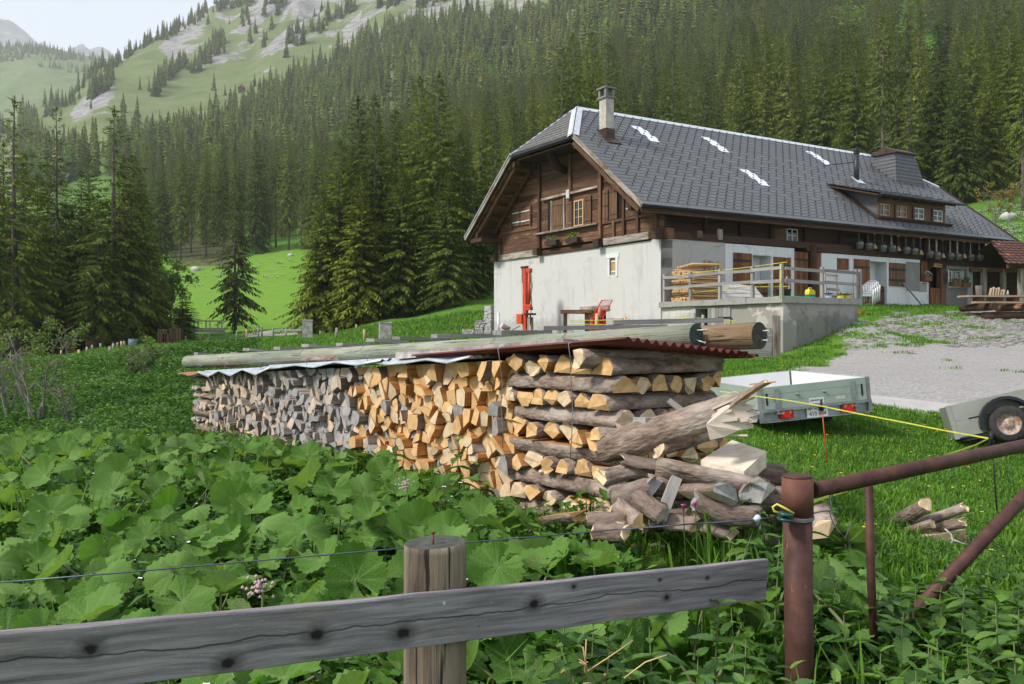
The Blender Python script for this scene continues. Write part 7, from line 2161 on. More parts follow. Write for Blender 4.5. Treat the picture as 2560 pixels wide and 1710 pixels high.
for k in range(44):
    px, py = random.uniform(1560, 1930), random.uniform(1190, 1400)
    Y = 4.95; a = random.uniform(-60, 60)
    L2((px, py, Y), (px + 95, py + a * .5, Y + random.uniform(-.15, .25)), random.uniform(.034, .058), random.choice(('half', 'third', 'quarter', 'third', 'round')), "log buried in the middle of the tumbled heap", 7, random.choice((4, 8, 8)), random.choice((0, 1, 2)), random.uniform(0, 6))["group"] = "logs buried in the heap"
# the small bundle of branches on the right
for k, (a, b, r, lab) in enumerate((((2316, 1262, 5.9), (2190, 1335, 6.4), .052, "stout branch with round pale cut end on top of the bundle"), ((2412, 1268, 5.9), (2240, 1330, 6.2), .035, "thin reddish branch, upper one sticking out to the side"), ((2410, 1306, 5.85), (2250, 1340, 6.2), .034, "thin reddish branch with slanting cut tip, below the upper one"), ((2330, 1310, 5.9), (2200, 1350, 6.1), .032, "thin branch under the stout one"))):
    L2(a, b, r, 'round', lab, 6, 4, 1)
for k in range(5):
    m = MB(); y0 = 1335 + k * 14
    m.beam(at(2262 + 8 * k, y0 + 18, 5.85), at(2405 + 6 * (k % 2), y0 - 6, 6.0), .07, .035, jit=.004); o = m.build("pale_lath", [M_CUT_P], None); tag(o, ("topmost pale slat of the tied bundle", "second pale slat of the tied bundle", "third pale slat of the tied bundle", "fourth pale slat of the tied bundle", "lowest pale slat of the tied bundle")[k], "slat", "slats tied in the bundle")
m = MB(); m.tube([at(2362, 1322, 5.8), at(2378, 1336, 5.78), at(2382, 1352, 5.76), at(2372, 1362, 5.75)], .006, 5); m.tube([at(2385, 1350, 5.75), at(2425, 1366, 5.75)], .005, 5); o = m.build("tie_string", M_WHITE, None); tag(o, "white cord tied round the bundle of slats", "cord")
# ------------------------------------------------------------------ trailers
M_TRG = plain("grey_green_panel", (.36, .42, .37), .5, .05, .07, 3, spec=.4); M_TRI = plain("pale_inside_panel", (.66, .67, .67), .5, 0, .06, 2); M_GALVF = plain("galvanised_frame", (.36, .38, .40), .45, .6, .18, 7)
M_TYRE = plain("tyre_rubber", (.022, .022, .023), .85, 0, .25, 14, (.05, .047, .042)); M_TAIL = plain("red_lens", (.42, .008, .010), .25, 0, .1, 20, spec=.5); M_REFL = plain("red_reflector", (.75, .02, .02), .2, 0, .05); M_AMB = plain("orange_lens", (.60, .20, .08), .25, 0, .1)
M_PLATE = plain("number_plate", (.74, .74, .72), .45, 0, .03); M_INK = plain("black_paint", (.012, .012, .012), .6); M_BLUE = plain("blue_print", (.015, .03, .16), .6); M_STICK = plain("faded_sticker", (.62, .62, .48), .6, 0, .12, 20); M_BLKP = plain("black_plastic", (.018, .018, .022), .5, 0, .2, 6); M_GRN = plain("green_enamel", (.03, .18, .10), .5)
def text(body, size, parent, loc, rot, mat, name="lettering", ext=.0008, align='CENTER', sx=1.0):
    c = bpy.data.curves.new(name, 'FONT'); c.body = body; c.size = size; c.extrude = ext; c.align_x = align; c.align_y = 'CENTER'; c.resolution_u = 3
    c.materials.append(mat); o = bpy.data.objects.new(name, c); COL.objects.link(o); bpy.context.view_layer.update()
    me = bpy.data.meshes.new_from_object(o.evaluated_get(bpy.context.evaluated_depsgraph_get())); bpy.data.objects.remove(o)
    return obj(name, me, parent, loc, rot, (sx, 1, 1))
def wheel(parent, c, r, w_, rim, axis='X'):
    R = Euler((0, pi / 2, 0)).to_matrix() if axis == 'X' else Euler((pi / 2, 0, 0)).to_matrix()
    m = MB(); m.lathe([(r * .62, -w_ / 2), (r * .9, -w_ / 2), (r, -w_ * .36), (r * 1.0, 0), (r, w_ * .36), (r * .9, w_ / 2), (r * .62, w_ / 2)], 24, (0, 0, 0), R, close=False)
    t = m.build("wheel", M_TYRE, parent, loc=c)
    m = MB(); m.lathe([(r * .63, -w_ * .45), (r * .60, -w_ * .30), (r * .30, -w_ * .1), (r * .22, -w_ * .3), (.0, -w_ * .3)], 24, (0, 0, 0), R, close=False); m.lathe([(r * .63, w_ * .45), (r * .60, w_ * .30), (r * .30, w_ * .1), (r * .22, w_ * .3), (.0, w_ * .3)], 24, (0, 0, 0), R, close=False)
    rm = m.build("rim", rim, t)
    return t, rm
XL, XR = at(1900, 1057, 11.9), at(2178, 1027, 12.1)
TO = (XL + XR) / 2
T1 = empty("car_trailer", TO, 0, "grey green open box trailer with red tail lights parked beyond the wood stack", "trailer")
T1.rotation_euler = Euler((0, -math.asin((XR.z - XL.z) / (XR - XL).length), math.atan2(.2, 1.526)))
W1 = (XR - XL).length; hw = W1 / 2; LT = 2.35
def tb(name, mats, *boxes, parent=T1, label=None):
    m = MB()
    for c, d in boxes: m.box(c, d)
    return m.build(name, mats, parent, label=label)
for z in (.205, .305, .405):
    tb("tailgate_plank", M_TRG, ((0, .0, z + .008), (W1 - .10, .028, .097)))
for s in (-1, 1):
    for z in (.205, .305, .405): tb("side_plank", M_TRG, ((s * (hw - .015), LT / 2, z + .008), (.026, LT - .06, .097)))
    tb("corner_post", M_GALVF, ((s * (hw - .022), 0, .30), (.045, .05, .335))); tb("corner_post", M_GALVF, ((s * (hw - .022), LT, .30), (.045, .05, .335)))
    tb("inner_lining", M_TRI, ((s * (hw - .034), LT / 2, .31), (.008, LT - .1, .29)))
    tb("side_beam", M_GALVF, ((s * (hw - .04), LT / 2 + .04, .09), (.05, LT - .08, .10)))
tb("front_panel", M_TRG, ((0, LT, .31), (W1 - .1, .03, .30))); tb("inner_lining", M_TRI, ((0, LT - .025, .31), (W1 - .12, .008, .29))); tb("inner_lining", M_TRI, ((0, .02, .31), (W1 - .12, .008, .27)))
tb("floor", M_TRI, ((0, LT / 2, .155), (W1 - .08, LT - .04, .02)))
tb("rear_frame", M_GALVF, ((0, -.012, .145), (W1, .05, .035)), ((0, .02, .065), (W1 - .08, .02, .125)), ((-hw + .022, -.012, .06), (.045, .05, .135)), ((hw - .022, -.012, .06), (.045, .05, .135)), ((0, -.005, -.006), (W1 - .09, .06, .012)))
for s in (-.60, .62):
    tb("hinge_strap", M_GALVF, ((s * hw * 1.12, -.022, .27), (.05, .012, .33)), ((s * hw * 1.12, -.045, .10), (.07, .04, .012)))
for x in (-.60, -.24, .14, .54):
    m = MB(); m.lathe([(.022, 0), (.018, .006), (.006, .012)], 8, (x, -.016, .33), Euler((pi / 2, 0, 0)).to_matrix()); m.box((x, -.024, .33), (.055, .01, .014), Euler((0, .2, 0)).to_matrix()); m.build("catch", M_GALVF, T1)
for s in (-1, 1): tb("slot", M_BLKP, ((s * (hw - .115), -.0155, .30), (.026, .003, .16)))
for s in (-1, 1):
    l = tb("tail_light", M_TAIL, ((s * .44 + .02, -.012, .075), (.19, .04, .105)))
    m = MB(); x = s * .44 + .02; m.prism([V(x - .07, -.034, .03), V(x + .07, -.034, .03), V(x, -.034, .115)], (0, -.005, 0)); m.build("reflector", M_REFL, l)
    m = MB(); m.prism([V(x - .075, -.034, .118), V(x - .02, -.034, .118), V(x - .05, -.034, .068)], (0, -.004, 0)); m.build("indicator_lens", M_AMB, l); m = MB(); m.prism([V(x + .075, -.034, .118), V(x + .02, -.034, .118), V(x + .05, -.034, .068)], (0, -.004, 0)); m.build("indicator_lens", M_AMB, l)
    m = MB(); m.box((x, -.012, .13), (.2, .05, .008)); m.build("visor", M_BLKP, l)
pl = tb("number_plate", M_PLATE, ((.02, -.008, .075), (.30, .008, .15)))
fr_ = (pi / 2, 0, 0)
text("VD", .068, pl, (.025, -.0135, .117), fr_, M_INK, sx=.95); text("410 804", .080, pl, (.022, -.0135, .040), fr_, M_INK, sx=.92)
m = MB(); m.prism([V(-.105, -.0125, .14), V(-.062, -.0125, .14), V(-.062, -.0125, .108), V(-.0835, -.0125, .094), V(-.105, -.0125, .108)], (0, -.001, 0)); m.build("shield", M_REFL, pl)
m = MB(); m.box((-.0835, -.0142, .119), (.026, .0006, .008)); m.box((-.0835, -.0146, .119), (.008, .0006, .026)); m.build("cross", M_PLATE, pl)
m = MB(); m.prism([V(.105, -.0125, .14), V(.145, -.0125, .14), V(.145, -.0125, .118), V(.105, -.0125, .118)], (0, -.001, 0)); m.build("shield", M_PLATE, pl); m = MB(); m.prism([V(.105, -.0125, .117), V(.145, -.0125, .117), V(.145, -.0125, .108), V(.125, -.0125, .094), V(.105, -.0125, .108)], (0, -.001, 0)); m.build("shield", M_GRN, pl)
sk_ = tb("sticker", M_PLATE, ((.02, -.0155, .222), (.21, .002, .075))); text("ZBINDEN", .034, sk_, (-.002, -.0175, .224), fr_, M_BLUE, sx=1.0); text("AG", .016, sk_, (.098, -.0175, .234), fr_, M_INK)
tb("sticker", M_STICK, ((.36, -.0155, .225), (.12, .002, .045)))
m = MB(); m.beam((-hw + .1, .5, .475), (-.35, .4, .485), .05, .02); o = m.build("wood_strip", M_OAK, None); o.matrix_world = Matrix.Translation(TO) @ T1.rotation_euler.to_matrix().to_4x4(); tag(o, "thin wooden strip lying across inside the grey trailer", "strip")
gd = []
for s in (-1, 1):
    gl = V(s * (hw - .10), 1.15, 0); wz = gz1(TO.x + s * .75, 13.1) - TO.z + .245 + s * .07 * 0
    wheel(T1, V(s * (hw - .16), 1.15, min(-.07, wz - s * (XR.z - XL.z) * .5 * .9)), .245, .16, M_GALVF)
    f = tb("mud_flap", M_BLKP, ((s * (hw - .14), .86, -.045), (.21, .012, .115))); text("Alden", .05, f, (s * (hw - .14), .85, -.04), fr_, M_GALVF, sx=.9)
tb("axle", M_GALVF, ((0, 1.15, -.02), (W1 - .3, .07, .07))); m = MB(); m.beam((-.35, LT - .2, .05), (0, LT + 1.1, .05), .06, .07); m.beam((.35, LT - .2, .05), (0, LT + 1.1, .05), .06, .07); m.cyl((.12, LT + .9, -.45), (.12, LT + .9, .3), .025, n=8); m.build("drawbar", M_GALVF, T1)

NO = at(2386, 1099, 12.0)
T2 = empty("box_trailer", NO, 0, "olive grey trailer with black mudguard and rusty rim, nose down at the picture's edge", "trailer")
T2.rotation_euler = Euler((-.10, radians(-15.5), radians(-20)))
M_OLV = plain("olive_grey_panel", (.30, .31, .275), .5, .1, .1, 3, (.25, .255, .225)); M_RIM = plain("rusty_rim", (.30, .13, .07), .7, .3, .4, 22, (.46, .45, .42))
for z, h in ((.345, .21), (.115, .21)): tb("side_plank", M_OLV, ((1.15, 0, z), (2.2, .03, h)), parent=T2)
tb("groove", M_BLKP, ((.55, -.012, .23), (.62, .012, .018)), ((1.75, -.012, .23), (.8, .012, .018)), parent=T2)
tb("corner_post", M_OLV, ((.04, 0, .225), (.06, .045, .46)), ((2.28, 0, .225), (.06, .045, .46)), parent=T2)
tb("side_panel", M_OLV, ((1.15, 1.25, .225), (2.2, .03, .44)), ((.03, .62, .225), (.03, 1.2, .44)), ((2.27, .62, .225), (.03, 1.2, .44)), parent=T2); tb("floor", M_GALVF, ((1.15, .62, .03), (2.2, 1.2, .03)), parent=T2)
wc = V(.66, -.16, .06); wheel(T2, wc, .235, .15, M_RIM, 'Y')
m = MB(); n_ = 12; vs_, fs = [], []
for y in (-.255, -.02):
    for k in range(n_ + 1):
        a = pi * 1.02 * k / n_ - .05; vs_.append(V(wc.x + .33 * cos(a), y, wc.z + .02 + .34 * sin(a))); vs_.append(V(wc.x + .29 * cos(a), y, wc.z + .02 + .30 * sin(a)))
q = 2 * (n_ + 1)
for k in range(n_):
    i = 2 * k; fs += [(i, i + 2, q + i + 2, q + i), (i + 1, q + i + 1, q + i + 3, i + 3), (i, i + 1, i + 3, i + 2), (q + i, q + i + 2, q + i + 3, q + i + 1)]
m.add(vs_, fs, 0); m.box((wc.x + .40, -.14, wc.z - .02), (.20, .23, .10)); m.build("mudguard", M_BLKP, T2)
tb("bracket", M_GALVF, ((1.16, -.17, .10), (.3, .12, .05)), parent=T2)
m = MB(); m.beam((.5, .62, -.05), (-.15, .62, -.03), .06, .06); m.tube([V(-.05, .5, -.02), V(.35, .55, -.02)], .03, 8); m.cyl((-.05, .6, -.03), (-.28, .62, -.02), .035, n=8); m.lathe([(.03, 0), (.045, .05), (.03, .1)], 8, (-.26, .62, -.06)); m.build("tow_coupling", M_GALVF, T2); tb("axle", M_GALVF, ((.66, .62, .05), (.06, 1.3, .06)), parent=T2); wheel(T2, V(.66, 1.4, .06), .235, .15, M_RIM, 'Y')

# ------------------------------------------------------------------ fence tape, pins
M_PIN = plain("orange_rod", (.50, .09, .03), .5)
pinb = []
for px, py0, py1, Y, px1, mt, lab in ((2053, 1003, 1165, 9.6, 2072, M_PIN, "thin orange electric fence rod in the grass behind the gate"), (2478, 1085, 1290, 7.5, 2496, M_IRON, "thin dark fence rod standing before the olive trailer")):
    a, b = at(px, py0, Y), at(px1, py1, Y); b.z = gz1(b.x, b.y) - .1; e = empty("fence_rod", b, 0, lab, "fence rod")
    m = MB(); m.cyl(V(0, 0, 0), a - b, .007, .006, 6); m.build("rod", mt, e); m = MB(); m.cyl(a - b - V(0, 0, .10), a - b + V(0, 0, .02), .014, n=7); m.box(a - b - V(0, 0, .08), (.05, .02, .05)); m.build("insulator", M_BLKP, e)
def ribbon(pts, w_, label):
    m = MB(); P_ = [at(*q) for q in pts]
    for i, (p, q) in enumerate(zip(P_, P_[1:])): m.add([p + V(0, 0, w_ / 2), p - V(0, 0, w_ / 2), q - V(.002, 0, w_ / 2), q + V(-.002, 0, w_ / 2)], [(0, 1, 2, 3)], rnd=.5)
    me = m.mesh("fence_tape", M_TAPE); o = obj("fence_tape", me); s_ = o.modifiers.new("thickness", 'SOLIDIFY'); s_.thickness = .0015; return tag(o, label, "fence tape")
ribbon([(1800, 978, 11.2), (1886, 990, 10.9), (1970, 1001, 10.2), (2053, 1015, 9.58), (2150, 1035, 9.0), (2260, 1056, 8.5), (2360, 1076, 8.0), (2472, 1096, 7.5)], .012, "yellow fence tape running past the trailer to the dark rod")
ribbon([(2472, 1096, 7.48), (2440, 1112, 6.8), (2364, 1138, 5.9), (2250, 1180, 4.7), (2120, 1225, 3.9), (2040, 1252, 3.5), (2010, 1270, 3.36)], .010, "yellow fence tape coming back from the dark rod to the rusty post")

# ------------------------------------------------------------------ rusty gate, wooden fence post and board
def rust_material():
    m, nt, b = newmat("rusty_steel")
    P_ = coords(nt, 'obj', (1, 1, 1))
    n = noise(nt, P_, 9, 8, .7); n2 = noise(nt, coords(nt, 'obj', (26, 26, 9)), 1.0, 5, .65); n3 = noise(nt, P_, 60, 3, .6)
    col = ramp(nt, n, [(.30, (.040, .018, .016)), (.55, (.085, .036, .028)), (.78, (.125, .058, .042))])
    col = mix(nt, ramp(nt, n2, [(.62, 0), (.66, .85)]), col, (.022, .016, .015))
    col = mix(nt, ramp(nt, noise(nt, coords(nt, 'obj', (34, 34, 14)), 1.0, 5, .7), [(.66, 0), (.72, .8)]), col, (.26, .10, .03))
    col = mix(nt, ramp(nt, n3, [(.7, 0), (.8, .5)]), col, (.17, .08, .06))
    nt.links.new(col, b.inputs['Base Color']); b.inputs['Roughness'].default_value = .62; b.inputs['Metallic'].default_value = .15; bump(nt, b, mix(nt, .5, n2, n3), .35, .004); return m
M_RUSTS = rust_material()
M_RUSTC = plain("brown_rust_paint", (.155, .062, .042), .7, .1, .2, 14, (.10, .042, .032), bstr=.2)
GC = at(1994, 1200, 3.27); gg = gz1(GC.x, GC.y)
GP = empty("gate_post", (GC.x, GC.y, gg), 0, "rusty round steel gate post with wire and green insulator", "post")
zt_ = zat(1192, 3.27) - gg
m = MB(); m.tube([V(.012, 0, -.3), V(.008, 0, .4), V(0, 0, zt_ - .13)], .0515, 24); m.build("tube", M_RUSTS, GP)
m = MB(); m.cyl((0, 0, zt_ - .135), (0, 0, zt_ - .004), .0565, n=28); m.build("collar", M_RUSTC, GP); m = MB(); m.lathe([(.0525, zt_ - .006), (.051, zt_ + .004), (.047, zt_ + .006)], 24); m.build("cap", M_RUSTS, GP)
GT = empty("steel_gate", (GC.x, GC.y, gg), 0, "rusty tubular steel gate with slanting brace, right of the post", "gate")
lo = Vector((GC.x, GC.y, gg))
r0_, r1_ = at(2030, 1226, 3.29) - lo, at(2700, 1084, 4.62) - lo
m = MB(); m.tube([r0_, r0_.lerp(r1_, .5), r1_, r0_.lerp(r1_, 1.6)], .0300, 20); m.build("top_tube", M_RUSTS, GT)
b0_, b1_ = at(2172, 1215, 3.57) - lo, at(2186, 1620, 3.57) - lo
m = MB(); m.tube([b0_, b0_.lerp(b1_, .55) + V(-.004, 0, 0), b1_], .0165, 14); m.build("upright", M_RUSTS, GT)
c0_, c1_ = at(2265, 1555, 3.72) - lo, at(2620, 1172, 4.45) - lo
m = MB(); m.tube([c0_, r1_ - V(0, 0, .02)], .0300, 18); m.build("brace", M_RUSTS, GT)
e0_ = r0_.lerp(r1_, 1.585); m = MB(); m.tube([e0_, V(e0_.x, e0_.y, .12)], .0300, 18); m.build("end_upright", M_RUSTS, GT)
# wire, insulator, loops
M_INSG = plain("green_insulator", (.010, .055, .045), .35, 0, .1, spec=.5)
e = empty("insulator", at(1963, 1292, 3.20), 0, "dark green plastic insulator tied to the rusty post with yellow loop", "insulator")
m = MB()
for z in (-.009, .010): m.lathe([(.012, z - .008), (.026, z - .006), (.030, z), (.026, z + .005), (.012, z + .008)], 14, (0, 0, 0), Euler((0, .12, 0)).to_matrix())
m.build("body", M_INSG, e); m = MB(); m.tube([V(.03, 0, .012), V(.0, -.01, .03), V(-.03, 0, .045), V(-.045, 0, .035), V(-.04, 0, .02), V(-.022, 0, .014)], .0045, 6); m.build("loop", M_TAPE, e)
def wire(pts, r, label, mat=None):
    m = MB(); m.tube([at(*q) if not isinstance(q, Vector) else q for q in pts], r, 5); o = m.build("wire", mat or M_WIRE, None); return tag(o, label, "wire")
M_WIRED = plain("dull_steel_wire", (.13, .15, .19), .45, .6, .15)
wire([(-60, 1461, 2.47), (300, 1432, 2.58), (640, 1402, 2.68), (1000, 1371, 2.82), (1170, 1356, 2.90), (1400, 1336, 3.0), (1560, 1322, 3.08), (1700, 1312, 3.12), (1890, 1298, 3.19), (1940, 1292, 3.2)], .0024, "smooth fence wire running from the picture's edge past the wooden post to the insulator", M_WIRED)
wire([(1540, 1324, 3.07), (1640, 1318, 3.1), (1720, 1309, 3.12), (1800, 1306, 3.15), (1890, 1300, 3.18)], .0020, "second wire twisted round the first before the heap", M_WIRED)
m = MB(); m.lathe([(.010, -.012), (.012, 0), (.010, .012)], 8, at(1893, 1296, 3.18), Euler((0, .9, 0)).to_matrix()); m.cyl(at(1890, 1288, 3.18), at(1896, 1303, 3.18), .005, n=6); o = m.build("wire_clamp", M_ZINC, None); tag(o, "small zinc clamp on the wire before the post", "clamp")
m = MB()
for k in range(3): m.tube([GC * 1 + V(cos(a) * .058, sin(a) * .058, zat(1290 + 3 * k, 3.27) - GC.z + .004 * sin(a)) for a in np.linspace(-3.3, .3, 12)], .002, 5)
o = m.build("wire_loop", M_WIRE, None); tag(o, "wire wound round the rusty post below its collar", "wire")
ring = at(2078, 1222, 3.37); m = MB(); m.tube([ring + V(.008 * cos(a), .037 * cos(a), .038 * sin(a)) for a in np.linspace(0, 6.283, 15)], .0024, 5, caps=False); m.tube([at(2073, 1238, 3.36), at(2077, 1262, 3.36), at(2075, 1285, 3.36), at(2080, 1302, 3.36), at(2096, 1328, 3.36), at(2113, 1345, 3.36), at(2127, 1308, 3.36)], .0022, 5); m.tube([at(2030, 1284, 3.33), at(2055, 1278, 3.35), at(2076, 1277, 3.36)], .003, 5)
o = m.build("wire_loop", M_WIRE, None); tag(o, "wire ring round the gate tube with its loose twisted end", "wire")
# wooden fence post
PW = at(1087, 1355, 2.76); pg = gz1(PW.x, PW.y)
M_POSTW = pole_material("weathered_post", (.055, .04, .03), (.26, .20, .15), (.085, .075, .055), (.016, .012, .010)); M_POSTE = plain("mossy_post_top", (.075, .085, .07), .95, 0, .3, 24, (.04, .045, .04), bstr=.4)
FP = empty("fence_post", (PW.x, PW.y, pg), 0, "thick round wooden fence post with a nail in its top, behind the board", "fence post")
hp = PW.z - pg
m = MB(); m.tube([V(0, 0, -.4), V(0, 0, .2), V(.001, 0, hp - .02), V(0, 0, hp)], [.0975, .0965, .0955, .0935], 30, 0, True, 1, True, None, .008); m.build("shaft", [M_POSTW, M_POSTE], FP)
m = MB(); m.cyl((-.003, -.03, hp - .02), (-.002, -.03, hp + .036), .0035, n=7); m.cyl((-.002, -.03, hp + .034), (-.002, -.03, hp + .039), .0075, n=9); m.build("nail", M_RUSTC, FP)
# the board
def board_material():
    m, nt, b = newmat("weathered_board")
    tc = N(nt, "ShaderNodeAttribute"); tc.attribute_name = "gco"; P_ = tc.outputs['Vector']
    kn = [(.34, .012, .016), (-.12, -.030, .018), (-.385, -.006, .017), (.335 + .16, .055, .006), (-.95, .02, .014), (.92, -.02, .009), (.88, .045, .005), (-.44 - .18, -.052, .016), (1.12, .035, .006)]
    # grain lines bend round the knots
    sep = N(nt, "ShaderNodeSeparateXYZ"); nt.links.new(P_, sep.inputs[0])
    near = None
    for kx, ky, kr in kn:
        d = N(nt, "ShaderNodeVectorMath", operation='SUBTRACT'); nt.links.new(P_, d.inputs[0]); d.inputs[1].default_value = (kx, ky, 0)
        sc = N(nt, "ShaderNodeVectorMath", operation='MULTIPLY'); nt.links.new(d.outputs[0], sc.inputs[0]); sc.inputs[1].default_value = (.75 / kr, 1.0 / kr, 0)
        ln = N(nt, "ShaderNodeVectorMath", operation='LENGTH'); nt.links.new(sc.outputs[0], ln.inputs[0])
        near = ln.outputs['Value'] if near is None else math_(nt, 'MINIMUM', near, ln.outputs['Value'])
    bend = math_(nt, 'DIVIDE', 2.6, math_(nt, 'ADD', math_(nt, 'POWER', near, 1.6), 1.0))
    mp = N(nt, "ShaderNodeMapping"); mp.inputs['Scale'].default_value = (3.2, 70, 70); nt.links.new(P_, mp.inputs[0])
    ad = N(nt, "ShaderNodeCombineXYZ"); nt.links.new(bend, ad.inputs[1])
    sm_ = N(nt, "ShaderNodeVectorMath", operation='ADD'); nt.links.new(mp.outputs[0], sm_.inputs[0]); nt.links.new(ad.outputs[0], sm_.inputs[1])
    g1 = noise(nt, sm_.outputs[0], 1.0, 5, .6, .35); g2 = noise(nt, coords(nt, 'gco', (1.2, 11, 11)), 1.0, 5, .6); g3 = noise(nt, coords(nt, 'gco', (60, 400, 400)), 1.0, 2, .6)
    col = ramp(nt, g1, [(.30, (.095, .083, .093)), (.52, (.245, .218, .24)), (.74, (.395, .36, .385))])
    col = mix(nt, ramp(nt, g2, [(.42, 0), (.72, .65)]), col, (.16, .148, .155)); col = mix(nt, ramp(nt, noise(nt, coords(nt, 'gco', (2, 6, 6)), 1.0, 4, .6), [(.60, 0), (.75, .5)]), col, (.36, .28, .22))
    col = mix(nt, ramp(nt, g3, [(.6, 0), (.75, .3)]), col, (.58, .565, .57))
    wob = noise(nt, coords(nt, 'gco', (2.2, .01, .01)), 1.0, 4, .6); line = math_(nt, 'ABSOLUTE', math_(nt, 'SUBTRACT', sep.outputs[1], math_(nt, 'MULTIPLY', math_(nt, 'SUBTRACT', wob, .47), .09)))
    col = mix(nt, ramp(nt, line, [(.0, 1), (.0016, 0)]), col, (.022, .020, .02))
    kno = math_(nt, 'ADD', near, math_(nt, 'MULTIPLY', math_(nt, 'SUBTRACT', noise(nt, coords(nt, 'gco', (60, 60, 60)), 1.0, 4, .7), .5), .9))
    col = mix(nt, ramp(nt, math_(nt, 'MULTIPLY', kno, .25), [(.25, .75), (.65, 0)]), col, (.06, .055, .056)); col = mix(nt, ramp(nt, math_(nt, 'MULTIPLY', kno, .25), [(.14, 1), (.26, 0)]), col, (.014, .012, .012))
    nt.links.new(col, b.inputs['Base Color']); b.inputs['Roughness'].default_value = .8; b.inputs['Specular IOR Level'].default_value = .25
    bump(nt, b, g1, .45, .004); return m
M_BOARD = board_material()
BA, BB = at(1912, 1446, 3.46), at(-80, 1672, 1.97)
dirb = (BA - BB).normalized(); Lb = (BA - BB).length
m = MB(); nseg = 24; vs_, g, fs = [], [], []
upb = V(-.02, -.06, 1).normalized(); nb_ = dirb.cross(upb).normalized(); upb = nb_.cross(dirb)
x_post = (at(1087, 1540, 2.66) - BB).dot(dirb)
rr = random.Random(3)
for i in range(nseg + 1):
    x = Lb * i / nseg; wv = rr.uniform(-.0012, .0012); sag = -.006 * sin(pi * i / nseg)
    for (a, c) in ((-.012, -.076), (-.012, .072), (-.009, .076), (.012, .076), (.012, -.074), (-.009, -.079)):
        vs_.append(BB + dirb * x + upb * (c + wv + sag) + nb_ * -a); g.append((x - x_post, c, a))
for i in range(nseg):
    for k in range(6): fs.append((i * 6 + k, (i + 1) * 6 + k, (i + 1) * 6 + (k + 1) % 6, i * 6 + (k + 1) % 6))
fs += [(0, 1, 2, 3, 4, 5), tuple(nseg * 6 + k for k in (5, 4, 3, 2, 1, 0))]
m.add([v - BB for v in vs_], fs, 0, g, False, rnd=0.0)
FB = empty("fence_board", BB, 0, "weathered grey board with dark knots screwed across the wooden post", "board")
m.build("plank", M_BOARD, FB)
def on_board(px, py):
    d = (at(px, py, 1) - V(0, 0, EYE)); n = nb_; P0 = BB + nb_ * .012
    if n.y > 0: P0 = BB - nb_ * .012
    t = (P0 - V(0, 0, EYE)).dot(n) / d.dot(n); return V(0, 0, EYE) + d * t
q = on_board(1110, 1508); nf = -nb_ if nb_.y > 0 else nb_
m = MB(); m.cyl(q - BB - nf * .002, q - BB + nf * .003, .0062, .005, 14); m.build("screw", M_ZINC, FB)
q = on_board(1197, 1565); m = MB(); m.cyl(q - BB - nf * .002, q - BB + nf * .0015, .003, n=8); m.build("screw", M_GRN, FB)
# ------------------------------------------------------------------ butterbur, nettles, weeds, grass, flowers
def butter_material():
    m, nt, b = newmat("butterbur_leaf")
    o = N(nt, "ShaderNodeObjectInfo").outputs['Random']
    vein = attr(nt, "vein")
    n = noise(nt, coords(nt, 'obj', (1, 1, 1)), 5.0, 5, .65)
    top = ramp(nt, math_(nt, 'FRACT', math_(nt, 'ADD', math_(nt, 'MULTIPLY', o, .8), math_(nt, 'MULTIPLY', n, .35))), [(.0, (.048, .125, .016)), (.45, (.088, .195, .028)), (1, (.150, .270, .062))])
    und = ramp(nt, n, [(.3, (.150, .225, .085)), (.7, (.22, .30, .14))])
    bf = N(nt, "ShaderNodeNewGeometry").outputs['Backfacing']
    col = mix(nt, bf, top, und)
    col = mix(nt, math_(nt, 'MULTIPLY', vein, .6), col, (.25, .33, .15))
    nt.links.new(col, b.inputs['Base Color']); b.inputs['Roughness'].default_value = .68; b.inputs['Specular IOR Level'].default_value = .2
    v = N(nt, "ShaderNodeTexVoronoi"); v.inputs['Scale'].default_value = 11; v.feature = 'DISTANCE_TO_EDGE'
    nt.links.new(coords(nt, 'obj', (1, 1, 1)), v.inputs['Vector'])
    bump(nt, b, math_(nt, 'ADD', v.outputs['Distance'], math_(nt, 'MULTIPLY', n, .5)), .30, .03)
    t = N(nt, "ShaderNodeBsdfTranslucent"); nt.links.new(mix(nt, 1.0, col, (1.25, 1.6, .40), 'MULTIPLY'), t.inputs[0])
    ms = N(nt, "ShaderNodeMixShader"); ms.inputs[0].default_value = .30
    nt.links.new(b.outputs[0], ms.inputs[1]); nt.links.new(t.outputs[0], ms.inputs[2]); nt.links.new(ms.outputs[0], nt.nodes["Material Output"].inputs[0])
    return m
M_BUTTER = butter_material()
M_STALK = plain("butterbur_stalk", (.16, .13, .075), .6, 0, .3, 5, (.10, .16, .05))
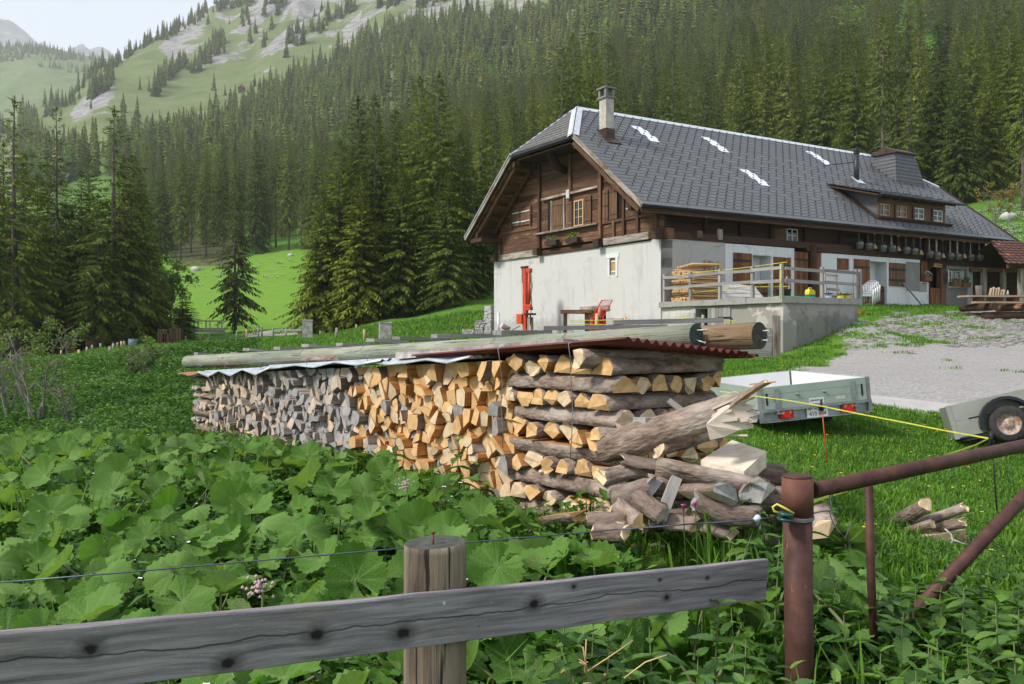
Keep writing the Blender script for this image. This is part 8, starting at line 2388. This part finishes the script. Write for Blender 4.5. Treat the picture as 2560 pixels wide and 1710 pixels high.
def butter_leaf(seed, stalk=2.0):
    """kidney shaped leaf, radius 1, the stalk joins at the origin and hangs below"""
    rr = random.Random(seed)
    nr, na = 5, 46; notch = .42
    cup = rr.uniform(-.36, .50); fold = rr.uniform(.0, .45); wav = rr.uniform(.08, .20); ph = rr.uniform(0, 6)
    vs_, vein, fs = [V(0, 0, 0)], [1.0], []
    nv = 9
    for r in range(1, nr + 1):
        q = r / nr
        for k in range(na + 1):
            u = k / na; a = -pi + notch * (1 - q * .5) + (2 * pi - 2 * notch * (1 - q * .5)) * u
            R = 1.0 + .10 * cos(a) + (.055 * (1 if k % 2 else -1) if r == nr else 0) + .05 * sin(3 * a + ph)
            R *= 1 - .18 * (abs(a) / pi) ** 4
            vn = abs(((u * nv) % 1.0) - .5) * 2           # 1 on a vein, 0 between
            vv = max(0, (vn - .72) / .28)
            x, y = R * q * cos(a), R * q * sin(a)
            z = cup * q * q + .085 * q * (1 - vv) * (1.2 - q * .4) + wav * q ** 2.2 * sin(a * 4 + ph) - fold * (y * y) * (1 if cup < 0 else -.6) + rr.uniform(-.012, .012)
            vs_.append(V(x, y, z)); vein.append(vv * (1 - .5 * q))
    for k in range(na): fs.append((0, 1 + k, 2 + k))
    for r in range(nr - 1):
        b0 = 1 + r * (na + 1); b1 = b0 + na + 1
        for k in range(na): fs.append((b0 + k, b1 + k, b1 + k + 1, b0 + k + 1))
    nl = len(fs); o = len(vs_)
    c = 5
    for s in range(4):
        q = s / 3
        p = V(-.25 * q * q, 0, -stalk * q)
        for k in range(c): vs_.append(p + V(cos(6.283 * k / c), sin(6.283 * k / c), 0) * (.045 + .02 * q)); vein.append(0)
    for s in range(3):
        for k in range(c): fs.append((o + s * c + k, o + s * c + (k + 1) % c, o + (s + 1) * c + (k + 1) % c, o + (s + 1) * c + k))
    me = bpy.data.meshes.new("butterbur_leaf"); me.from_pydata([tuple(v) for v in vs_], [], fs); me.materials.append(M_BUTTER); me.materials.append(M_STALK)
    me.polygons.foreach_set("material_index", [0] * nl + [1] * (len(fs) - nl)); me.polygons.foreach_set("use_smooth", [True] * len(fs))
    a = me.attributes.new("vein", 'FLOAT', 'POINT'); a.data.foreach_set("value", np.array(vein, np.float32)); me.update(); return me
BL = [butter_leaf(500 + k) for k in range(9)]
PILE_FRONT = [(0.72, 5.05), (-4.2, 11.35), (-5.0, 10.9)]
def in_field(x, y):
    """between the fence and the stack"""
    a, b = V(.75, 5.0, 0), V(-4.05, 11.2, 0); d = b - a
    side = d.x * (y - a.y) - d.y * (x - a.x)
    return side > .12 and y > 2.25 and y < 11.8 and x < .9
def leaf_rot(out, t, rr):
    """lean towards 'out' by t"""
    ax = V(-sin(out), cos(out), 0)
    return (Matrix.Rotation(t, 3, ax) @ Matrix.Rotation(rr.uniform(0, 6.28), 3, 'Z')).to_euler()
rr = random.Random(77)
fld = np.vectorize(in_field)
plants = []
tries = 0
while len(plants) < 560 and tries < 60000:
    tries += 1
    y = 2.3 + 9.2 * rr.random() ** 1.1; px = rr.uniform(-260, 1560); x = (px - 1280) / FPX * y
    if not in_field(x, y): continue
    if abs(x - PW.x) < .2 and abs(y - PW.y) < .2: continue
    if y < 3.6 and px > 1250: continue
    dmin = .18 + .012 * y
    if any((x - a) ** 2 + (y - b) ** 2 < dmin * dmin for a, b in plants): continue
    plants.append((x, y))
for (px, Y) in [(2110, 3.9), (2130, 4.2), (2050, 3.7), (2540, 3.2), (2480, 2.8), (1500, 4.0), (1620, 3.9), (1720, 3.75), (1850, 3.7), (1320, 4.4), (1420, 4.3), (2200, 2.75), (2330, 2.6), (1330, 3.0), (1500, 2.75), (1180, 2.7), (1260, 2.55)]:
    plants.append(((px - 1280) / FPX * Y, Y))
plants.sort(key=lambda p: p[1])
def hfield(x, y): return .25 + .12 * float(vnoise(np.array([x * .7]), np.array([y * .7]), 31)[0]) + (.04 if y > 7 and x < -4.6 else 0)
SP_, SR_, SS_ = [], [], []
gzp = gz(np.array([p[0] for p in plants]), np.array([p[1] for p in plants]))
for k, (x, y) in enumerate(plants):
    nl = rr.choice((2, 3, 3)) ; z0 = gzp[k]
    if k < 270:
        e = None
        px = 1280 + FPX * x / y
        if px > 1700: lab, grp = "butterbur plant with big pale leaves by the rusty gate", "butterbur by the gate"
        elif y < 3.3: lab, grp = "large leaved butterbur plant just behind the grey board", "butterbur close behind the board"
        elif px < 620: lab, grp = "butterbur plant in the darker field towards the hollow", "butterbur in the field"
        else: lab, grp = "butterbur plant growing thickly before the wood stack", "butterbur before the stack"
    for j in range(nl):
        out = rr.uniform(0, 6.28); h = hfield(x, y) * rr.uniform(.5, 1.35); R = rr.uniform(.075, .165)
        if 1280 + FPX * x / y > 2040 and y > 3.4: R *= 1.1
        d = rr.uniform(.04, .16)
        if fld(x, y):
            px_ = 1280 + FPX * x / y; lim = zat(np.interp(px_, [300, 480, 930, 1100, 1250, 1350, 1560, 1800], [1085, 1098, 1132, 1195, 1280, 1335, 1400, 1400]), y) - z0 - R * .35
            if lim < .07: continue
            h = min(h, lim * rr.uniform(.8, 1))
        ro = leaf_rot(out if rr.random() < .75 else -1.3, rr.uniform(.1, .85) if rr.random() < .85 else rr.uniform(.9, 1.4), rr)
        lx, ly, lz = cos(out) * d, sin(out) * d, h
        if k < 270:
            if e is None:
                e = empty("butterbur_plant", (x, y, z0), 0, lab, "plant", grp)
            obj("leaf", BL[rr.randrange(9)], e, (lx, ly, lz), ro, (R, R, R))
        else:
            SP_.append((x + lx, y + ly, z0 + lz)); SR_.append(tuple(ro)); SS_.append(R)
if SP_:
    SR_ = np.array(SR_); scatter("butterbur_field", SP_, SR_[:, 2], SS_, BL, "farther mass of butterbur leaves before the stack", None, SR_[:, :2])

# nettles
M_NET = leafmat("nettle_leaf", (.060, .148, .026), .3, .28, rough=.55, tip=(.11, .21, .05)); M_NSTEM = plain("nettle_stem", (.10, .155, .05), .7, 0, .3, 4, (.12, .13, .06))
def nettle_leaf(seed):
    r_ = random.Random(seed); n = 11; vs_, fs = [], []
    for i in range(n + 1):
        q = i / n; w_ = .27 * sin(pi * min(1, q * 1.02 + .04)) ** .75 * (1 - .35 * q); x = q; z = .12 * q - .42 * q * q
        tooth = .03 if i % 2 else -.02
        vs_ += [V(x - .03, w_ + tooth, z + .08), V(x, 0, z), V(x - .03, -w_ - tooth, z + .08)]
    for i in range(n):
        a = i * 3; fs += [(a, a + 1, a + 4, a + 3), (a + 1, a + 2, a + 5, a + 4)]
    m = MB(); m.add(vs_, fs, 0, None, False, r_.random()); return m.mesh("nettle_leaf", M_NET)
NL = [nettle_leaf(k) for k in range(4)]
def nettle(x, y, z, H, label=None, group=None, real=True, npair=7):
    e = empty("nettle_plant", (x, y, z), rr.uniform(0, 6.28), label, "plant", group)
    lean = V(rr.uniform(-.1, .1), rr.uniform(-.1, .1), 1)
    m = MB(); m.tube([V(0, 0, 0), lean * H * .5, lean * H], [.006, .0045, .002], 4); m.build("stem", M_NSTEM, e)
    for k in range(npair):
        q = .30 + .70 * k / (npair - 1); s = (.145 if k < npair - 2 else .085) * rr.uniform(.8, 1.2) * (1 - .15 * q)
        for b in (0, 1):
            az = k * pi / 2 + b * pi + rr.uniform(-.25, .25)
            obj("leaf", NL[rr.randrange(4)], e, lean * H * q, Euler((rr.uniform(-.2, .2), rr.uniform(-.35, .25) - (.5 if k == npair - 1 else 0), az)), s)
    return e
cnt = 0; tries = 0; npt = []
while cnt < 100 and tries < 4000:
    tries += 1
    Y = rr.uniform(2.45, 4.3); px = rr.uniform(1330, 2640)
    x = (px - 1280) / FPX * Y
    if abs(x - GC.x) < .10 and abs(Y - GC.y) < .12: continue
    if any((x - a) ** 2 + (Y - b) ** 2 < .013 for a, b in npt): continue
    if Y > 3.3 and px < 1850: continue
    npt.append((x, Y)); cnt += 1
    g_ = gz1(x, Y); H_ = rr.uniform(.40, .60) if px < 2030 else max(.2, min(rr.uniform(.36, .56), zat(1455, Y) - g_)); nettle(x, Y, g_, H_, "stinging nettle below the board's end, left of the rusty post" if px < 1950 else "stinging nettle at the foot of the rusty gate", "nettles under the board" if px < 1950 else "nettles under the gate")

# low weeds, grass
M_WEED = leafmat("weed_leaf", (.052, .140, .018), .35, .28, tip=(.105, .22, .035)); M_GRASS = leafmat("grass_blade", (.072, .178, .020), .3, .3, tip=(.14, .26, .05)); M_GRASSL = leafmat("meadow_grass", (.080, .200, .020), .3, .3, tip=(.14, .27, .035))
def weed(seed, n=26, H=.28, size=.05):
    r_ = random.Random(seed); m = MB()
    for k in range(n):
        az = r_.uniform(0, 6.28); d = V(cos(az), sin(az), 0); c = V(r_.gauss(0, .05), r_.gauss(0, .05), H * r_.random() ** .7)
        L = size * r_.uniform(.6, 1.4); s = V(-sin(az), cos(az), 0) * L * .32; up = V(0, 0, L * r_.uniform(-.3, .7))
        m.add([c, c + d * L * .5 + s + up * .7, c + d * L + up, c + d * L * .5 - s + up * .7], [(0, 1, 2), (0, 2, 3)], 0, rnd=r_.random())
    for k in range(4):
        az = r_.uniform(0, 6.28); m.tube([V(0, 0, 0), V(cos(az) * .03, sin(az) * .03, H)], [.004, .002], 3, caps=False)
    return m.mesh("weed", M_WEED)
def tuft(seed, n=16, H=.16, spread=.07, mat=None, wd=.006):
    r_ = random.Random(seed); m = MB()
    for k in range(n):
        az = r_.uniform(0, 6.28); b = V(r_.gauss(0, spread), r_.gauss(0, spread), -.01); h = H * r_.uniform(.5, 1.25); d = V(cos(az), sin(az), 0)
        s = V(-sin(az), cos(az), 0) * wd * r_.uniform(.7, 1.3); l = r_.uniform(.1, .6) * h
        p1, p2 = b + d * l * .3 + V(0, 0, h * .6), b + d * l + V(0, 0, h * r_.uniform(.75, 1))
        m.add([b - s, b + s, p1 + s * .8, p1 - s * .8, p2], [(0, 1, 2, 3), (3, 2, 4)], 0, rnd=r_.random())
    return m.mesh("grass_tuft", mat or M_GRASS)
WE = [weed(k, 34, .20, .045) for k in range(5)] + [weed(10 + k, 34, .30, .055) for k in range(3)]
TU = [tuft(k, 24, .085, .07, M_GRASSL) for k in range(4)]
TL = [tuft(20 + k, 9, .38, .05, None, .0075) for k in range(4)]
TM = [tuft(40 + k, 26, .13, .15, M_GRASSL, .012) for k in range(5)]
def region(n, x0, x1, y0, y1, ok, seed, pw=1.0):
    g = np.random.default_rng(seed)
    y = y0 + (y1 - y0) * g.random(n) ** pw; s = (g.uniform(x0, x1, n) - 1280) / FPX; x = s * y
    k = ok(x, y, 1280 + FPX * s); x, y = x[k], y[k]
    return np.stack([x, y, gz(x, y)], 1)
A_ = region(5200, -300, 1560, 2.2, 11.8, lambda x, y, p: fld(x, y), 1, .8)
B_ = region(1900, 1200, 3100, 2.0, 5.2, lambda x, y, p: ~fld(x, y) & (np.hypot(x - GC.x, y - GC.y) > .09) & ((p < 2080) | (y < 3.8)) & ~((y > 4.2) & (p > 1480) & (p < 1960)), 2)
B_ = B_[::2]; W_ = np.concatenate([A_, B_]); scatter("weeds", W_, RNG.uniform(0, 6.28, len(W_)), RNG.uniform(.6, 1.25, len(W_)), WE, "low leafy weeds between the butterbur plants")
A_ = region(1500, -300, 1500, 2.2, 11.5, lambda x, y, p: fld(x, y) & (vnoise(x * 1.1, y * 1.1, 40) > .52), 3, .8); B_ = region(520, 1300, 2700, 2.4, 5.6, lambda x, y, p: ~fld(x, y) & ((p < 2000) | (y < 3.5)), 4)
G_ = np.concatenate([A_, B_]); scatter("tall_grass", G_, RNG.uniform(0, 6.28, len(G_)), RNG.uniform(.6, 1.3, len(G_)), TL, "tall grass blades among the weeds")
def lawn(x, y, p):
    g = inpoly(x + (vnoise(x * .5, y * .5, 61, 4) - .5) * 2.2, y + (vnoise(x * .5, y * .5, 62, 4) - .5) * 2.2, GRAVEL) | (inpoly(x, y, COBBLE) & (vnoise(x * .8, y * .8, 5) > .43))
    g &= vnoise(x * 2, y * 2, 41) > .18
    stack = ((x - PC.x) * PD.x + (y - PC.y) * PD.y > -.1) & ((x - PC.x) * PN.x + (y - PC.y) * PN.y > -.05) & ((x - PC.x) * PN.x + (y - PC.y) * PN.y < 1.1)
    bare = (np.hypot((x - 6.9) / 1.7, (y - 8.6) / .8) < .85)
    path = np.zeros(x.shape, bool)
    q0, q1 = pv0[0], pv0[2]
    return ~g & ~stack & ~bare & ~fld(x, y) & ~inpoly(x, y, [(q.x, q.y) for q in pv0])
A_ = region(20000, 1300, 3300, 4.6, 16, lawn, 5, .9); sA_ = RNG.uniform(.6, 1.2, len(A_))
scatter("lawn_grass", A_, RNG.uniform(0, 6.28, len(A_)), sA_, TU, "short grass between the gate and the trailers")
A_ = region(2600, 1300, 2700, 4.8, 15, lambda x, y, p: lawn(x, y, p) & (vnoise(x * .8, y * .8, 48) > .42), 14); scatter("lawn_herbs", A_, RNG.uniform(0, 6.28, len(A_)), RNG.uniform(.25, .5, len(A_)), WE, "low clover and plantain in the short grass")
def inhouse(x, y):
    u = (x - HX) * HU.x + (y - HY) * HU.y; v = (x - HX) * HV.x + (y - HY) * HV.y
    return ((u > -.1) & (u < 21.3) & (v > -.1) & (v < 12.1)) | ((u > -.1) & (u < 3.7) & (v < 0) & (v > -5.7))
A_ = region(26000, -100, 2700, 12, 60, lambda x, y, p: lawn(x, y, p) & ~inhouse(x, y), 6, 1.3)
dd = A_[:, 1]; sz = np.where(A_[:, 0] / dd > .1, .45 + dd * .012, .7 + dd * .022) * RNG.uniform(.7, 1.25, len(A_)); scatter("pasture_grass", A_, RNG.uniform(0, 6.28, len(A_)), sz, TM, "grass of the banks and the yard")
# leafy ground cover on the bank left of the stack
A_ = region(9000, -100, 640, 11, 34, lambda x, y, p: ~fld(x, y) & (p < 640), 7, 1.0); sz = (.7 + A_[:, 1] * .028) * RNG.uniform(.6, 1.2, len(A_)); scatter("bank_herbs", A_, RNG.uniform(0, 6.28, len(A_)), sz, WE, "leafy herbs on the grassy bank beside the stack")
# flowers: white and yellow specks
M_FW = plain("white_flower", (.80, .80, .80), .7); M_FY = plain("yellow_flower", (.85, .52, .02), .7); M_FP = plain("pink_flower", (.55, .38, .42), .7); M_FV = plain("magenta_flower", (.52, .07, .32), .7)
def blossom(mat, h, r, n=1, sp=.0):
    m = MB(); r_ = random.Random(int(h * 1000))
    for k in range(n):
        x, y = r_.gauss(0, sp), r_.gauss(0, sp); z = h * r_.uniform(.85, 1.1)
        m.add([V(x + cos(a) * r, y + sin(a) * r, z + .3 * r * (i % 2)) for i, a in enumerate(np.linspace(0, 6.283, 7)[:-1])] + [V(x, y, z + r * .3)], [(i, (i + 1) % 6, 6) for i in range(6)], 0)
        m.tube([V(x, y, 0), V(x, y, z)], .0025, 3, 1, False)
    return m.mesh("blossom", [mat, M_NSTEM])
FWm, FYm = [blossom(M_FW, .3, .012, 3, .08)], [blossom(M_FY, .12, .016, 1)]
mu = MB(); mu.tube([V(0, 0, 0), V(.01, 0, .40)], .004, 4, 1)
for k in range(34):
    c = V(rr.gauss(0, .022), rr.gauss(0, .022), .40 + rr.gauss(0, .022)); mu.lathe([(.002, -.006), (.008, 0), (.002, .007)], 5, c)
m_umb = [mu.mesh("wild_flower", [M_FP, M_NSTEM])]
FWs = [blossom(M_FW, .03, .014, 3, .05)]
A_ = region(150, 200, 1250, 2.6, 11, lambda x, y, p: fld(x, y) & (vnoise(x * .9, y * .9, 44) > .5), 8); scatter("white_weed_flowers", A_, RNG.uniform(0, 6, len(A_)), RNG.uniform(.8, 1.3, len(A_)), FWm, "tiny white flowers among the butterbur")
A_ = region(170, 1650, 2650, 5.2, 28, lawn, 9); scatter("dandelions", A_, RNG.uniform(0, 6, len(A_)), .7 + A_[:, 1] * .03, FYm, "yellow dandelions in the grass")
A_ = region(420, 2440, 2640, 60, 84, lambda x, y, p: vnoise(x * .6, y * .6, 46) > .35, 10); scatter("white_meadow_flowers", A_, RNG.uniform(0, 6, len(A_)), RNG.uniform(5, 9, len(A_)), FWs, "white flowers covering the bank behind the roof's end")
A_ = region(500, 330, 860, 150, 186, lambda x, y, p: vnoise(x * .22, y * .3, 47) > .62, 11); scatter("white_pasture_flowers", A_, RNG.uniform(0, 6, len(A_)), RNG.uniform(8, 15, len(A_)), FWs, "white flower patches at the top of the bright meadow")
A_ = region(160, -40, 330, 13.5, 17.5, lambda x, y, p: p < 330, 12); scatter("white_bank_flowers", A_, RNG.uniform(0, 6, len(A_)), RNG.uniform(2, 3, len(A_)), FWs, "white flowers at the edge of the hollow")
for px, py, Y, lab in ((1015, 1205, 5.6, "tall pale pink flower head standing before the orange logs"), (650, 1457, 3.3, "pale pink flower cluster low in the field above the board")):
    q = at(px, py, Y); o = obj("wild_flower", m_umb[0], None, (q.x, q.y, q.z - .42)); tag(o, lab, "flower")
for px, py, Y, lab in ((1738, 1262, 3.9, "magenta campion flower before the heap, right of two"), (1708, 1268, 3.95, "magenta campion flower before the heap, left of two")):
    q = at(px, py, Y); g_ = gz1(q.x, q.y); m = MB(); m.tube([V(.03, 0, 0), V(0, 0, q.z - g_)], [.004, .002], 4, 1, False); m.lathe([(.004, 0), (.006, .012), (.013, .018), (.0, .016)], 7, (0, 0, q.z - g_ - .006))
    for k in range(5):
        a = k * 1.3; z = .12 + .07 * k; m.add([V(.02, 0, z), V(.02 + cos(a) * .03 + sin(a) * .012, sin(a) * .03 - cos(a) * .012, z + .02), V(.02 + cos(a) * .07, sin(a) * .07, z + .015), V(.02 + cos(a) * .03 - sin(a) * .012, sin(a) * .03 + cos(a) * .012, z + .02)], [(0, 1, 2, 3)], 1)
    o = m.build("campion", [M_FV, M_NET], None, loc=(q.x, q.y, g_)); tag(o, lab, "flower")
# tall weeds standing before the stack
for px, py, Y, lab in ((985, 1100, 6.6, "tall leafy weed before the orange logs, farthest of three"), (1145, 1105, 6.2, "tall leafy weed before the orange logs, middle of three"), (1215, 1165, 5.7, "tall leafy weed before the orange logs, nearest of three")):
    q = at(px, py, Y); g_ = gz1(q.x, q.y); nettle(q.x, q.y, g_, q.z - g_, lab, None, npair=8)
# dry twigs in the corner
m = MB()
for k in range(9):
    a = at(rr.uniform(1410, 1560), rr.uniform(1640, 1720), 2.6); b = a + V(rr.uniform(-.05, .15), rr.uniform(-.05, .05), rr.uniform(.0, .10)); m.tube([a, (a + b) / 2 + V(0, 0, rr.uniform(-.02, .02)), b], .0022, 4)
o = m.build("dry_twigs", M_OAK, None, kind="stuff")
